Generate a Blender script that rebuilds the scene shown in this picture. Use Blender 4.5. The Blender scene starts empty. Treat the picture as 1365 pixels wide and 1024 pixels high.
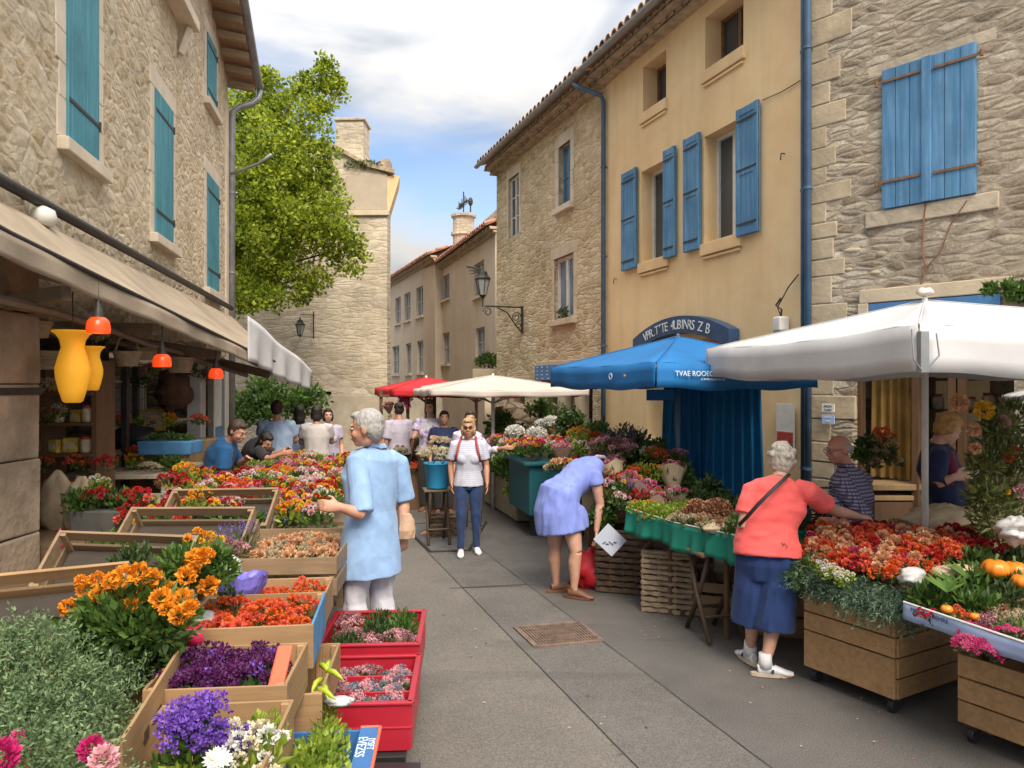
import bpy, bmesh, math, random
from mathutils import Vector, Matrix, noise
R = random.Random(7)
C = bpy.context.scene.collection
V = Vector
PI = math.pi
SC = bpy.context.scene
EYE = 2.0

def at(px, py, z):            # a pixel of the photo and a height give a place
    y = (EYE - z) * 1000.0 / (py - 512.0)
    return V(((px - 682.5) / 1000.0 * y, y, z))
def atY(px, py, y):
    return V(((px - 682.5) / 1000.0 * y, y, EYE - (py - 512.0) / 1000.0 * y))

# ------------------------------------------------------------ materials
MATS = {}
def nd(nt, typ, **kw):
    n = nt.nodes.new(typ)
    for k, v in kw.items():
        if k in n.inputs.keys() if isinstance(k, str) else False:
            n.inputs[k].default_value = v
        else:
            setattr(n, k, v)
    return n
def new_mat(name):
    m = bpy.data.materials.new(name); m.use_nodes = True
    nt = m.node_tree; nt.nodes.clear()
    out = nt.nodes.new('ShaderNodeOutputMaterial'); b = nt.nodes.new('ShaderNodeBsdfPrincipled')
    nt.links.new(b.outputs[0], out.inputs[0])
    MATS[name] = m
    return m, nt, b, out
def ramp(nt, fac, stops):
    r = nt.nodes.new('ShaderNodeValToRGB')
    e = r.color_ramp.elements
    while len(e) < len(stops): e.new(0.5)
    for i, (p, c) in enumerate(stops):
        e[i].position = p; e[i].color = (c[0], c[1], c[2], 1) if not isinstance(c, (int, float)) else (c, c, c, 1)
    nt.links.new(fac, r.inputs[0]); return r.outputs[0]
def tex_noise(nt, vec, scale, detail=4, rough=.55, dist=0):
    n = nt.nodes.new('ShaderNodeTexNoise'); n.inputs['Scale'].default_value = scale
    n.inputs['Detail'].default_value = detail; n.inputs['Roughness'].default_value = rough; n.inputs['Distortion'].default_value = dist
    if vec is not None: nt.links.new(vec, n.inputs['Vector'])
    return n
def mapping(nt, scale=(1, 1, 1), src='Object', loc=(0, 0, 0), rot=(0, 0, 0)):
    tc = nt.nodes.new('ShaderNodeTexCoord'); mp = nt.nodes.new('ShaderNodeMapping')
    mp.inputs['Scale'].default_value = scale; mp.inputs['Location'].default_value = loc; mp.inputs['Rotation'].default_value = rot
    nt.links.new(tc.outputs[src], mp.inputs['Vector']); return mp.outputs[0]
def mixc(nt, fac, a, b, mode='MIX'):
    m = nt.nodes.new('ShaderNodeMix'); m.data_type = 'RGBA'; m.blend_type = mode
    for i, v in ((0, fac), (6, a), (7, b)):
        if hasattr(v, 'is_linked') or hasattr(v, 'links'): nt.links.new(v, m.inputs[i])
        else: m.inputs[i].default_value = v if i == 0 else (v[0], v[1], v[2], 1)
    return m.outputs[2]
def math_n(nt, op, a, b=0.5, clamp=False):
    m = nt.nodes.new('ShaderNodeMath'); m.operation = op; m.use_clamp = clamp
    for i, v in ((0, a), (1, b)):
        if hasattr(v, 'links'): nt.links.new(v, m.inputs[i])
        else: m.inputs[i].default_value = v
    return m.outputs[0]
def bump(nt, b, h, strength=.5, dist=.01):
    n = nt.nodes.new('ShaderNodeBump'); n.inputs['Strength'].default_value = strength; n.inputs['Distance'].default_value = dist
    nt.links.new(h, n.inputs['Height']); nt.links.new(n.outputs[0], b.inputs['Normal'])

def plain(name, col, rough=.6, var=.18, scale=8, bumps=.15, bdist=.003, metal=0, sheen=0, trans=0, bscale=60, rnd=0):
    if name in MATS: return MATS[name]
    m, nt, b, out = new_mat(name)
    v = mapping(nt)
    n1 = tex_noise(nt, v, scale, 5)
    dk = [c * (1 - var) for c in col]; lt = [min(1, c * (1 + var)) for c in col]
    c = ramp(nt, n1.outputs[0], [(.3, dk), (.7, lt)])
    if rnd:
        oi = nt.nodes.new('ShaderNodeObjectInfo')
        hs = nt.nodes.new('ShaderNodeHueSaturation')
        nt.links.new(c, hs.inputs['Color'])
        nt.links.new(math_n(nt, 'ADD', math_n(nt, 'MULTIPLY', oi.outputs['Random'], rnd), .5 - rnd / 2), hs.inputs['Hue'])
        nt.links.new(math_n(nt, 'ADD', math_n(nt, 'MULTIPLY', oi.outputs['Random'], rnd * 5), 1 - rnd * 2.5), hs.inputs['Value'])
        c = hs.outputs[0]
    nt.links.new(c, b.inputs['Base Color'])
    b.inputs['Roughness'].default_value = rough; b.inputs['Metallic'].default_value = metal
    if sheen: b.inputs['Sheen Weight'].default_value = sheen
    if bumps:
        n2 = tex_noise(nt, v, bscale, 3); bump(nt, b, n2.outputs[0], bumps, bdist)
    if trans:
        t = nt.nodes.new('ShaderNodeBsdfTranslucent'); nt.links.new(c, t.inputs[0])
        mx = nt.nodes.new('ShaderNodeMixShader'); mx.inputs[0].default_value = trans
        nt.links.new(b.outputs[0], mx.inputs[1]); nt.links.new(t.outputs[0], mx.inputs[2]); nt.links.new(mx.outputs[0], out.inputs[0])
    return m

def painted(name, col, wear=.35):
    """old painted wood: sun-bleached streaks and worn flecks"""
    m, nt, b, out = new_mat(name)
    s1 = tex_noise(nt, mapping(nt, (14, 14, .7)), 1.5, 5, .65); s2 = tex_noise(nt, mapping(nt), 1.6, 5, .6); s3 = tex_noise(nt, mapping(nt, (30, 30, 9)), 1.6, 5, .7)
    pale = [min(1, c * 1.25 + .07) for c in col]; dk = [c * .62 for c in col]
    c = mixc(nt, ramp(nt, s1.outputs[0], [(.42, 0.0), (.72, 1.0)]), col, pale); c = mixc(nt, ramp(nt, s2.outputs[0], [(.45, 0.0), (.75, .8)]), c, dk)
    c = mixc(nt, ramp(nt, s3.outputs[0], [(.68, 0.0), (.73, wear * 2)]), c, (.36, .33, .28))
    nt.links.new(c, b.inputs['Base Color']); b.inputs['Roughness'].default_value = .65; bump(nt, b, s1.outputs[0], .3, .003); return m
def leafmat(name, dark, light, trans=.3, scale=14, rough=.5):
    """foliage: the tone changes from leaf to leaf"""
    if name in MATS: return MATS[name]
    m, nt, b, out = new_mat(name)
    g = nt.nodes.new('ShaderNodeNewGeometry')
    v = mapping(nt); n1 = tex_noise(nt, v, scale, 3)
    f = math_n(nt, 'ADD', math_n(nt, 'MULTIPLY', g.outputs['Random Per Island'], .6), math_n(nt, 'MULTIPLY', n1.outputs[0], .45))
    c = ramp(nt, f, [(.2, dark), (.85, light)])
    nt.links.new(c, b.inputs['Base Color']); b.inputs['Roughness'].default_value = rough
    t = nt.nodes.new('ShaderNodeBsdfTranslucent'); nt.links.new(c, t.inputs[0])
    mx = nt.nodes.new('ShaderNodeMixShader'); mx.inputs[0].default_value = trans
    nt.links.new(b.outputs[0], mx.inputs[1]); nt.links.new(t.outputs[0], mx.inputs[2]); nt.links.new(mx.outputs[0], out.inputs[0])
    return m

def stone(name, lo, hi, mortar, sx=3.5, sz=7, edge=.12, bstr=.9, bdist=.03, stain=.35, mort_w=.06, dist=.25, seed=0.0):
    m, nt, b, out = new_mat(name)
    v0 = mapping(nt, (1, 1, 1), loc=(seed, seed * .7, seed * .3))
    nz = tex_noise(nt, v0, 2.2, 4, .6)
    sub = nt.nodes.new('ShaderNodeVectorMath'); sub.operation = 'SUBTRACT'; nt.links.new(nz.outputs['Color'], sub.inputs[0]); sub.inputs[1].default_value = (.5, .5, .5)
    scl = nt.nodes.new('ShaderNodeVectorMath'); scl.operation = 'SCALE'; nt.links.new(sub.outputs[0], scl.inputs[0]); scl.inputs['Scale'].default_value = dist
    fl3 = nt.nodes.new('ShaderNodeVectorMath'); fl3.operation = 'MULTIPLY'; fl3.inputs[1].default_value = (1, 1, .35); nt.links.new(scl.outputs[0], fl3.inputs[0]); scl = fl3
    add = nt.nodes.new('ShaderNodeVectorMath'); add.operation = 'ADD'; nt.links.new(v0, add.inputs[0]); nt.links.new(scl.outputs[0], add.inputs[1])
    mp = nt.nodes.new('ShaderNodeMapping'); mp.inputs['Scale'].default_value = (sx, sx * .6, sz); nt.links.new(add.outputs[0], mp.inputs['Vector'])
    vo = nt.nodes.new('ShaderNodeTexVoronoi'); vo.feature = 'F1'; vo.inputs['Scale'].default_value = 1; nt.links.new(mp.outputs[0], vo.inputs['Vector'])
    ve = nt.nodes.new('ShaderNodeTexVoronoi'); ve.feature = 'DISTANCE_TO_EDGE'; ve.inputs['Scale'].default_value = 1; nt.links.new(mp.outputs[0], ve.inputs['Vector'])
    sep = nt.nodes.new('ShaderNodeSeparateColor'); nt.links.new(vo.outputs['Color'], sep.inputs[0])
    mid = [(a + c) / 2 for a, c in zip(lo, hi)]
    cs = ramp(nt, sep.outputs[0], [(0, lo), (.5, mid), (1, hi)])
    fine = tex_noise(nt, v0, 34, 7, .78); big = tex_noise(nt, v0, .9, 5, .65); med = tex_noise(nt, v0, 7, 5, .6)
    cs = mixc(nt, .65, cs, ramp(nt, fine.outputs[0], [(.36, .30), (.64, .82)]), 'OVERLAY')
    fe = ramp(nt, ve.outputs['Distance'], [(mort_w * .4, 0.0), (mort_w + edge * .4, 1.0)])
    c = mixc(nt, fe, mortar, cs)
    st = ramp(nt, big.outputs[0], [(.32, 1 - stain), (.62, 1.0)])
    c = mixc(nt, 1.0, c, st, 'MULTIPLY')
    st2 = ramp(nt, med.outputs[0], [(.35, .78), (.6, 1.0)])
    c = mixc(nt, .7, c, st2, 'MULTIPLY')
    nt.links.new(c, b.inputs['Base Color']); b.inputs['Roughness'].default_value = .92
    b.inputs['Specular IOR Level'].default_value = .15
    h1 = ramp(nt, ve.outputs['Distance'], [(0, 0.0), (edge + mort_w, 1.0)])
    h = math_n(nt, 'ADD', math_n(nt, 'MULTIPLY', h1, .55), math_n(nt, 'MULTIPLY', med.outputs[0], .7))
    h = math_n(nt, 'ADD', h, math_n(nt, 'MULTIPLY', fine.outputs[0], .62))
    h = math_n(nt, 'ADD', h, math_n(nt, 'MULTIPLY', sep.outputs[1], .3))
    bump(nt, b, h, bstr, bdist)
    return m

def render_wall(name, col, stain=(.8, .75, .7), bstr=.35, blot=.25):
    """painted lime render with faint stains and runs"""
    m, nt, b, out = new_mat(name)
    v = mapping(nt); vs = mapping(nt, (3.5, 3.5, .25))
    big = tex_noise(nt, v, .7, 6, .6); run = tex_noise(nt, vs, 1.2, 5, .6); fine = tex_noise(nt, v, 45, 4); md = tex_noise(nt, v, 4, 5)
    c = mixc(nt, ramp(nt, big.outputs[0], [(.4, 0.0), (.75, blot * 2)]), col, [a * s for a, s in zip(col, stain)])
    c = mixc(nt, ramp(nt, run.outputs[0], [(.45, 0.0), (.8, blot)]), c, [a * .7 for a in col])
    c = mixc(nt, .35, c, ramp(nt, md.outputs[0], [(.3, .42), (.7, .58)]), 'OVERLAY')
    nt.links.new(c, b.inputs['Base Color']); b.inputs['Roughness'].default_value = .9; b.inputs['Specular IOR Level'].default_value = .2
    h = math_n(nt, 'ADD', math_n(nt, 'MULTIPLY', fine.outputs[0], .4), md.outputs[0])
    bump(nt, b, h, bstr, .012); return m

def wood(name, col, axis='x', rough=.65, var=.3, grain=1.0):
    if name in MATS: return MATS[name]
    m, nt, b, out = new_mat(name)
    s = {'x': (2, 30, 30), 'y': (30, 2, 30), 'z': (30, 30, 2)}[axis]
    v = mapping(nt, s); n = tex_noise(nt, v, grain, 6, .6, .6); v2 = mapping(nt); n2 = tex_noise(nt, v2, 3.0, 5)
    g = nt.nodes.new('ShaderNodeNewGeometry')
    c = ramp(nt, n.outputs[0], [(.25, [k * (1 - var) for k in col]), (.6, col), (.8, [min(1, k * (1 + var * .5)) for k in col])])
    c = mixc(nt, ramp(nt, n2.outputs[0], [(.5, 0.0), (.75, .6)]), c, [k * .55 for k in col])
    c = mixc(nt, 1.0, c, ramp(nt, g.outputs['Random Per Island'], [(0, .72), (1, 1.0)]), 'MULTIPLY')
    nt.links.new(c, b.inputs['Base Color']); b.inputs['Roughness'].default_value = rough
    bump(nt, b, n.outputs[0], .35, .004); return m

def cloth(name, col, rough=.85, wv=.12, trans=0, var=.1):
    return plain(name, col, rough, var, 5, .25, .002, 0, .15, trans, bscale=160)

def glassy(name, col=(.03, .04, .05)):
    if name in MATS: return MATS[name]
    m, nt, b, out = new_mat(name)
    v = mapping(nt); n = tex_noise(nt, v, 1.4, 3)
    nt.links.new(ramp(nt, n.outputs[0], [(.3, col), (.7, [c * 1.8 for c in col])]), b.inputs['Base Color'])
    b.inputs['Roughness'].default_value = .08; b.inputs['Specular IOR Level'].default_value = .8
    bump(nt, b, n.outputs[0], .1, .01); return m

# ------------------------------------------------------------ mesh builder
class MB:
    def __init__(s): s.v = []; s.f = []; s.m = []
    def quadf(s, pts, mi=0):
        b = len(s.v); s.v.extend(V(p) for p in pts); s.f.append(tuple(range(b, b + len(pts)))); s.m.append(mi); return s
    def box(s, c, size, rot=None, mi=0, jit=0, taper=1.0):
        c = V(c); hx, hy, hz = size[0] / 2, size[1] / 2, size[2] / 2; b = len(s.v)
        for z in (-hz, hz):
            t = taper if z > 0 else 1.0
            for x, y in ((-hx, -hy), (hx, -hy), (hx, hy), (-hx, hy)):
                p = V((x * t, y * t, z))
                if jit: p += V((R.uniform(-jit, jit), R.uniform(-jit, jit), R.uniform(-jit, jit)))
                if rot is not None: p = rot @ p
                s.v.append(c + p)
        for q in ((0, 3, 2, 1), (4, 5, 6, 7), (0, 1, 5, 4), (1, 2, 6, 5), (2, 3, 7, 6), (3, 0, 4, 7)):
            s.f.append(tuple(b + i for i in q)); s.m.append(mi)
        return s
    def hexa(s, bot, top, mi=0):
        b = len(s.v); s.v.extend(V(p) for p in list(bot) + list(top)); n = len(bot)
        s.f.append(tuple(b + i for i in reversed(range(n)))); s.f.append(tuple(b + n + i for i in range(n))); s.m += [mi, mi]
        for i in range(n):
            j = (i + 1) % n; s.f.append((b + i, b + j, b + n + j, b + n + i)); s.m.append(mi)
        return s
    def beam(s, a, b_, w, h, mi=0, up=(0, 0, 1)):
        a = V(a); b_ = V(b_); d = b_ - a; L = d.length; x = d.normalized(); u = V(up)
        y = u.cross(x)
        if y.length < 1e-4: y = V((0, 1, 0)).cross(x)
        y.normalize(); z = x.cross(y); M = Matrix((x, y, z)).transposed()
        return s.box((a + b_) / 2, (L, w, h), M, mi)
    def rings(s, rs, n=12, mi=0, cap=True):
        """rs: (centre, ax, ay) with ax, ay as half-axis vectors"""
        b = len(s.v); k = len(rs)
        for c, ax, ay in rs:
            for i in range(n):
                a = 2 * PI * i / n; s.v.append(c + ax * math.cos(a) + ay * math.sin(a))
        for j in range(k - 1):
            for i in range(n):
                i2 = (i + 1) % n
                s.f.append((b + j * n + i, b + j * n + i2, b + (j + 1) * n + i2, b + (j + 1) * n + i)); s.m.append(mi)
        if cap:
            s.f.append(tuple(b + i for i in reversed(range(n)))); s.f.append(tuple(b + (k - 1) * n + i for i in range(n))); s.m += [mi, mi]
        return s
    def tube(s, pts, rad, n=8, mi=0, flat=1.0, ref=None, cap=True):
        pts = [V(p) for p in pts]; k = len(pts)
        if not hasattr(rad, '__len__'): rad = [rad] * k
        rs = []; prev = None
        for i in range(k):
            d = (pts[min(i + 1, k - 1)] - pts[max(i - 1, 0)])
            if d.length < 1e-6: d = V((0, 0, 1))
            d.normalize()
            if prev is None:
                r0 = V(ref) if ref is not None else (V((1, 0, 0)) if abs(d.x) < .8 else V((0, 1, 0)))
                ax = r0 - d * r0.dot(d); ax.normalize()
            else:
                ax = prev - d * prev.dot(d)
                ax.normalize()
            prev = ax; ay = d.cross(ax)
            rs.append((pts[i], ax * rad[i], ay * rad[i] * flat))
        return s.rings(rs, n, mi, cap)
    def cyl(s, c, r, h, n=16, mi=0, r2=None):
        c = V(c); r2 = r if r2 is None else r2
        return s.rings([(c, V((r, 0, 0)), V((0, r, 0))), (c + V((0, 0, h)), V((r2, 0, 0)), V((0, r2, 0)))], n, mi)
    def lathe(s, prof, c=(0, 0, 0), n=20, mi=0, cap=True):
        c = V(c)
        return s.rings([(c + V((0, 0, z)), V((max(r, 1e-4), 0, 0)), V((0, max(r, 1e-4), 0))) for r, z in prof], n, mi, cap)
    def ell(s, c, r, n=12, m=8, mi=0, M=None, nz=0, nf=3):
        c = V(c); b = len(s.v); r = V(r) if hasattr(r, '__len__') else V((r, r, r))
        def put(p):
            p = V((p[0] * r.x, p[1] * r.y, p[2] * r.z))
            if M is not None: p = M @ p
            q = c + p
            if nz: q += p.normalized() * noise.noise(q * nf) * nz
            s.v.append(q)
        put((0, 0, -1))
        for j in range(1, m):
            t = -PI / 2 + PI * j / m
            for i in range(n):
                a = 2 * PI * i / n; put((math.cos(t) * math.cos(a), math.cos(t) * math.sin(a), math.sin(t)))
        put((0, 0, 1)); top = len(s.v) - 1
        for i in range(n):
            s.f.append((b, b + 1 + (i + 1) % n, b + 1 + i)); s.m.append(mi)
            s.f.append((top, top - n + i, top - n + (i + 1) % n)); s.m.append(mi)
        for j in range(m - 2):
            o = b + 1 + j * n
            for i in range(n):
                i2 = (i + 1) % n; s.f.append((o + i, o + i2, o + n + i2, o + n + i)); s.m.append(mi)
        return s
    def sheet(s, fn, nu, nv, mi=0):
        b = len(s.v)
        for j in range(nv + 1):
            for i in range(nu + 1): s.v.append(V(fn(i / nu, j / nv)))
        for j in range(nv):
            for i in range(nu):
                o = b + j * (nu + 1) + i; s.f.append((o, o + 1, o + nu + 2, o + nu + 1)); s.m.append(mi)
        return s
    def slab(s, fn, nu, nv, th, mi=0):
        """a sheet with thickness th (a vector)"""
        b = len(s.v); th = V(th); N = (nu + 1) * (nv + 1)
        s.sheet(fn, nu, nv, mi)
        s.v.extend([p + th for p in s.v[b:b + N]])
        for j in range(nv):
            for i in range(nu):
                o = b + N + j * (nu + 1) + i; s.f.append((o + nu + 1, o + nu + 2, o + 1, o)); s.m.append(mi)
        def edge(i0, i1): s.f.append((b + i0, b + N + i0, b + N + i1, b + i1)); s.m.append(mi)
        for i in range(nu): edge(i, i + 1); edge(nv * (nu + 1) + i + 1, nv * (nu + 1) + i)
        for j in range(nv): edge((j + 1) * (nu + 1), j * (nu + 1)); edge(j * (nu + 1) + nu, (j + 1) * (nu + 1) + nu)
        return s
    def leaf(s, p, d, L, w, mi=0, nrm=None):
        d = d.normalized(); u = nrm if nrm is not None else V((R.gauss(0, 1), R.gauss(0, 1), R.gauss(0, 1)))
        sd = d.cross(u)
        if sd.length < 1e-5: sd = d.orthogonal()
        sd.normalize(); up = sd.cross(d); b = len(s.v)
        s.v.extend([p, p + d * L * .45 + sd * w / 2 + up * w * .15, p + d * L, p + d * L * .45 - sd * w / 2 + up * w * .15])
        s.f.append((b, b + 1, b + 2, b + 3)); s.m.append(mi)
    def build(s, name, mats, parent=None, smooth=False, bev=0, M=None, rec=False):
        me = bpy.data.meshes.new(name); me.from_pydata([tuple(p) for p in s.v], [], s.f)
        if not isinstance(mats, (list, tuple)): mats = [mats]
        for m in mats: me.materials.append(MATS[m] if isinstance(m, str) else m)
        if len(mats) > 1: me.polygons.foreach_set('material_index', s.m)
        if smooth: me.polygons.foreach_set('use_smooth', [True] * len(s.f))
        me.update()
        o = bpy.data.objects.new(name, me); C.objects.link(o)
        if M is not None: o.matrix_world = M
        if parent is not None: o.parent = parent
        if bev:
            b = o.modifiers.new('b', 'BEVEL'); b.width = bev; b.segments = 2; b.limit_method = 'ANGLE'
        return o
def smooth_by_angle(o, ang=.6):
    me = o.data; me.polygons.foreach_set('use_smooth', [True] * len(me.polygons))
    bm = bmesh.new(); bm.from_mesh(me)
    for e in bm.edges:
        if len(e.link_faces) == 2 and e.calc_face_angle(0) > ang: e.smooth = False
    bm.to_mesh(me); bm.free(); return o

def tag(o, label=None, cat=None, group=None, kind=None):
    if label: o['label'] = label
    if cat: o['category'] = cat
    if group: o['group'] = group
    if kind: o['kind'] = kind
    return o
def thing(name, label, cat, loc=(0, 0, 0), rz=0, group=None):
    o = bpy.data.objects.new(name, None); C.objects.link(o); o.location = loc; o.rotation_euler = (0, 0, rz); o.empty_display_size = .1
    return tag(o, label, cat, group)
def structure(o): o['kind'] = 'structure'; return o
def dup(root, loc, rz=0, label=None, scale=None, group=None, tilt=None):
    def rec(o, par):
        c = o.copy(); C.objects.link(c)
        if par is not None: c.parent = par
        for ch in KIDS.get(o.name, None) or [k for k in o.children]: rec(ch, c)
        return c
    c = rec(root, None); c.location = loc
    c.rotation_euler = (tilt[0] if tilt else 0, tilt[1] if tilt else 0, rz)
    if scale: c.scale = (scale,) * 3 if not hasattr(scale, '__len__') else scale
    if label: c['label'] = label
    if group: c['group'] = group
    return c
KIDS = {}
class Protos:
    """first call places the prototype itself, later calls copy it"""
    def __init__(s, fn): s.fn = fn; s.root = None
    def __call__(s, loc, rz=0, label=None, scale=None, group=None, tilt=None):
        if s.root is None:
            s.root = s.fn(); o = s.root; o.location = loc; o.rotation_euler = (tilt[0] if tilt else 0, tilt[1] if tilt else 0, rz)
            if scale: o.scale = (scale,) * 3 if not hasattr(scale, '__len__') else scale
            if label: o['label'] = label
            if group: o['group'] = group
            KIDS[o.name] = list(o.children)
            for k in KIDS[o.name]: KIDS[k.name] = list(k.children)
            return o
        return dup(s.root, loc, rz, label, scale, group, tilt)

# ------------------------------------------------------------ wall frames
class Frame:
    """local x runs along the facade, local y out of it, z up"""
    def __init__(s, ox, oy, dx, dy):
        L = math.hypot(dx, dy); s.o = (ox, oy); s.u = (dx / L, dy / L)
        x = V((s.u[0], s.u[1], 0)); y = V((0, 0, 1)).cross(x)
        s.M = Matrix.Translation((ox, oy, 0)) @ Matrix((x, y, V((0, 0, 1)))).transposed().to_4x4(); s.y = y
    def s_(s, px, off=0.0):
        """distance along the facade seen at photo column px; and its depth"""
        dx = (px - 682.5) / 1000.0; ox = s.o[0] + s.y.x * off; oy = s.o[1] + s.y.y * off
        # ox + ux*a = dx*t ; oy + uy*a = t
        a = (dx * oy - ox) / (s.u[0] - dx * s.u[1]); return a, oy + s.u[1] * a
    def sz(s, px, py, off=0.0):
        a, t = s.s_(px, off); return a, EYE - (py - 512.0) / 1000.0 * t
    def w(s, a, y, z): return s.M @ V((a, y, z))

def facade(name, fr, s0, s1, zb, ztop, holes, mat, parent, thick=.5, reveal=.22, back=True, extra_s=()):
    """wall with real openings; ztop is a function of s; holes: (sa, sb, za, zb)"""
    mb = MB(); xs = sorted(set([s0, s1] + [h[0] for h in holes] + [h[1] for h in holes] + list(extra_s)))
    xs = [x for x in xs if s0 <= x <= s1]
    for i in range(len(xs) - 1):
        a, b = xs[i], xs[i + 1]; mx = (a + b) / 2
        hs = sorted([h for h in holes if h[0] < mx < h[1]], key=lambda h: h[2]); z = zb
        for h in hs:
            if h[2] > z + 1e-4: mb.quadf([(a, 0, z), (a, 0, h[2]), (b, 0, h[2]), (b, 0, z)])
            z = h[3]
        mb.quadf([(a, 0, z), (a, 0, ztop(a)), (b, 0, ztop(b)), (b, 0, z)])
        if back:
            mb.quadf([(a, -thick, ztop(a)), (a, 0, ztop(a)), (b, 0, ztop(b)), (b, -thick, ztop(b))][::-1])
    for (a, b, c, d) in holes:
        r = -reveal
        mb.quadf([(a, 0, c), (a, r, c), (a, r, d), (a, 0, d)]); mb.quadf([(b, 0, c), (b, 0, d), (b, r, d), (b, r, c)])
        mb.quadf([(a, 0, d), (a, r, d), (b, r, d), (b, 0, d)]); mb.quadf([(a, 0, c), (b, 0, c), (b, r, c), (a, r, c)])
    for x, sg in ((s0, 1), (s1, -1)):
        q = [(x, 0, zb), (x, -thick, zb), (x, -thick, ztop(x)), (x, 0, ztop(x))]
        mb.quadf(q if sg > 0 else q[::-1])
    o = mb.build(name, mat, parent)
    bm = bmesh.new(); bm.from_mesh(o.data); bmesh.ops.remove_doubles(bm, verts=bm.verts, dist=1e-4); bmesh.ops.recalc_face_normals(bm, faces=bm.faces); bm.to_mesh(o.data); bm.free()
    return o

def window_unit(house, hole, reveal, glass='glass', frame='paint_white', curtains=True, cross=1, fr_w=.05, inset=.2):
    a, b, c, d = hole; mb = MB(); y = -inset; w = fr_w
    mb.box(((a + b) / 2, y, c + w / 2), (b - a, .05, w)); mb.box(((a + b) / 2, y, d - w / 2), (b - a, .05, w))
    mb.box((a + w / 2, y, (c + d) / 2), (w, .05, d - c - 2 * w)); mb.box((b - w / 2, y, (c + d) / 2), (w, .05, d - c - 2 * w))
    mb.box(((a + b) / 2, y + .003, (c + d) / 2), (w * 1.3, .05, d - c - 2 * w))
    for k in range(cross):
        z = c + (d - c) * (k + 1) / (cross + 1); mb.box(((a + b) / 2 , y - .002, z), (b - a - 2 * w, .03, w * .6))
    win = mb.build('window', frame, house, bev=.004)
    g = MB().box(((a + b) / 2, y - .015, (c + d) / 2), (b - a - w, .006, d - c - w)).build('pane', glass, win)
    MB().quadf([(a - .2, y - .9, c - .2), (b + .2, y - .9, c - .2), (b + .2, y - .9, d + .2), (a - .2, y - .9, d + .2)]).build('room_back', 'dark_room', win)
    if curtains:
        for sg, x0, x1 in ((1, a + w, a + (b - a) * .36), (-1, b - w, b - (b - a) * .3)):
            m2 = MB(); m2.sheet(lambda u, v: (x0 + (x1 - x0) * u, y - .06 + .015 * math.sin(u * 22), c + .03 + (d - c - .06) * v), 24, 2)
            m2.build('curtain', 'net_curtain', win, smooth=True)
    return win

def shutter(house, x0, x1, z0, z1, y=.03, boards=3, mat='shutter_blue', style='plank', name='shutter', inner=True, th=.035, hinges=True):
    mb = MB(); w = (x1 - x0) / boards
    if style == 'plank':
        for k in range(boards):
            mb.box((x0 + w * (k + .5), y, (z0 + z1) / 2), (w - .006, th, z1 - z0))
        mb.box(((x0 + x1) / 2, y - .008, (z0 + z1) / 2), (x1 - x0 - .01, th * .6, z1 - z0 - .01))
        o = mb.build(name, mat, house, bev=.004)
        for zz in (z0 + (z1 - z0) * .17, z1 - (z1 - z0) * .14) if hinges else ():
            MB().box(((x0 + x1) / 2, y + th / 2 + .004, zz), (x1 - x0 - .02, .008, .035)).build('hinge', 'iron', o)
            MB().tube([(x0 if inner else x1, y + .02, zz - .05), (x0 if inner else x1, y + .02, zz + .05)], .014, 8).build('hinge_pin', 'iron', o)
    else:
        mb.box(((x0 + x1) / 2, y, (z0 + z1) / 2), (x1 - x0, th, z1 - z0))
        fw = .07
        for (cx, cz, sx, sz_) in (((x0 + fw / 2), (z0 + z1) / 2, fw, z1 - z0), ((x1 - fw / 2), (z0 + z1) / 2, fw, z1 - z0)):
            mb.box((cx, y + .012 * (1 if y >= 0 else -1), cz), (sx, th, sz_))
        for zz in (z0 + .05, (z0 + z1) / 2, z1 - .05):
            mb.box(((x0 + x1) / 2, y + .010, zz), (x1 - x0 - 2 * fw, th, .09))
        o = mb.build(name, mat, house, bev=.004)
        for zz in (z0 + .14, (z0 + z1) / 2 + .02, z1 - .16):
            MB().box(((x0 + x1) / 2, y + .031, zz), (x1 - x0 - .03, .008, .022)).build('hinge', 'iron', o)
    return o

def text_obj(name, txt, size, mat, M, parent=None, extrude=.002, align='CENTER'):
    cu = bpy.data.curves.new(name, 'FONT'); cu.body = txt; cu.size = size; cu.extrude = extrude; cu.align_x = align; cu.align_y = 'CENTER'
    cu.resolution_u = 3
    tmp = bpy.data.objects.new(name, cu); C.objects.link(tmp)
    dg = bpy.context.evaluated_depsgraph_get(); me = bpy.data.meshes.new_from_object(tmp.evaluated_get(dg))
    bpy.data.objects.remove(tmp); me.materials.clear(); me.materials.append(MATS[mat])
    o = bpy.data.objects.new(name, me); C.objects.link(o); o.matrix_world = M
    if parent is not None: o.parent = parent
    return o

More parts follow.
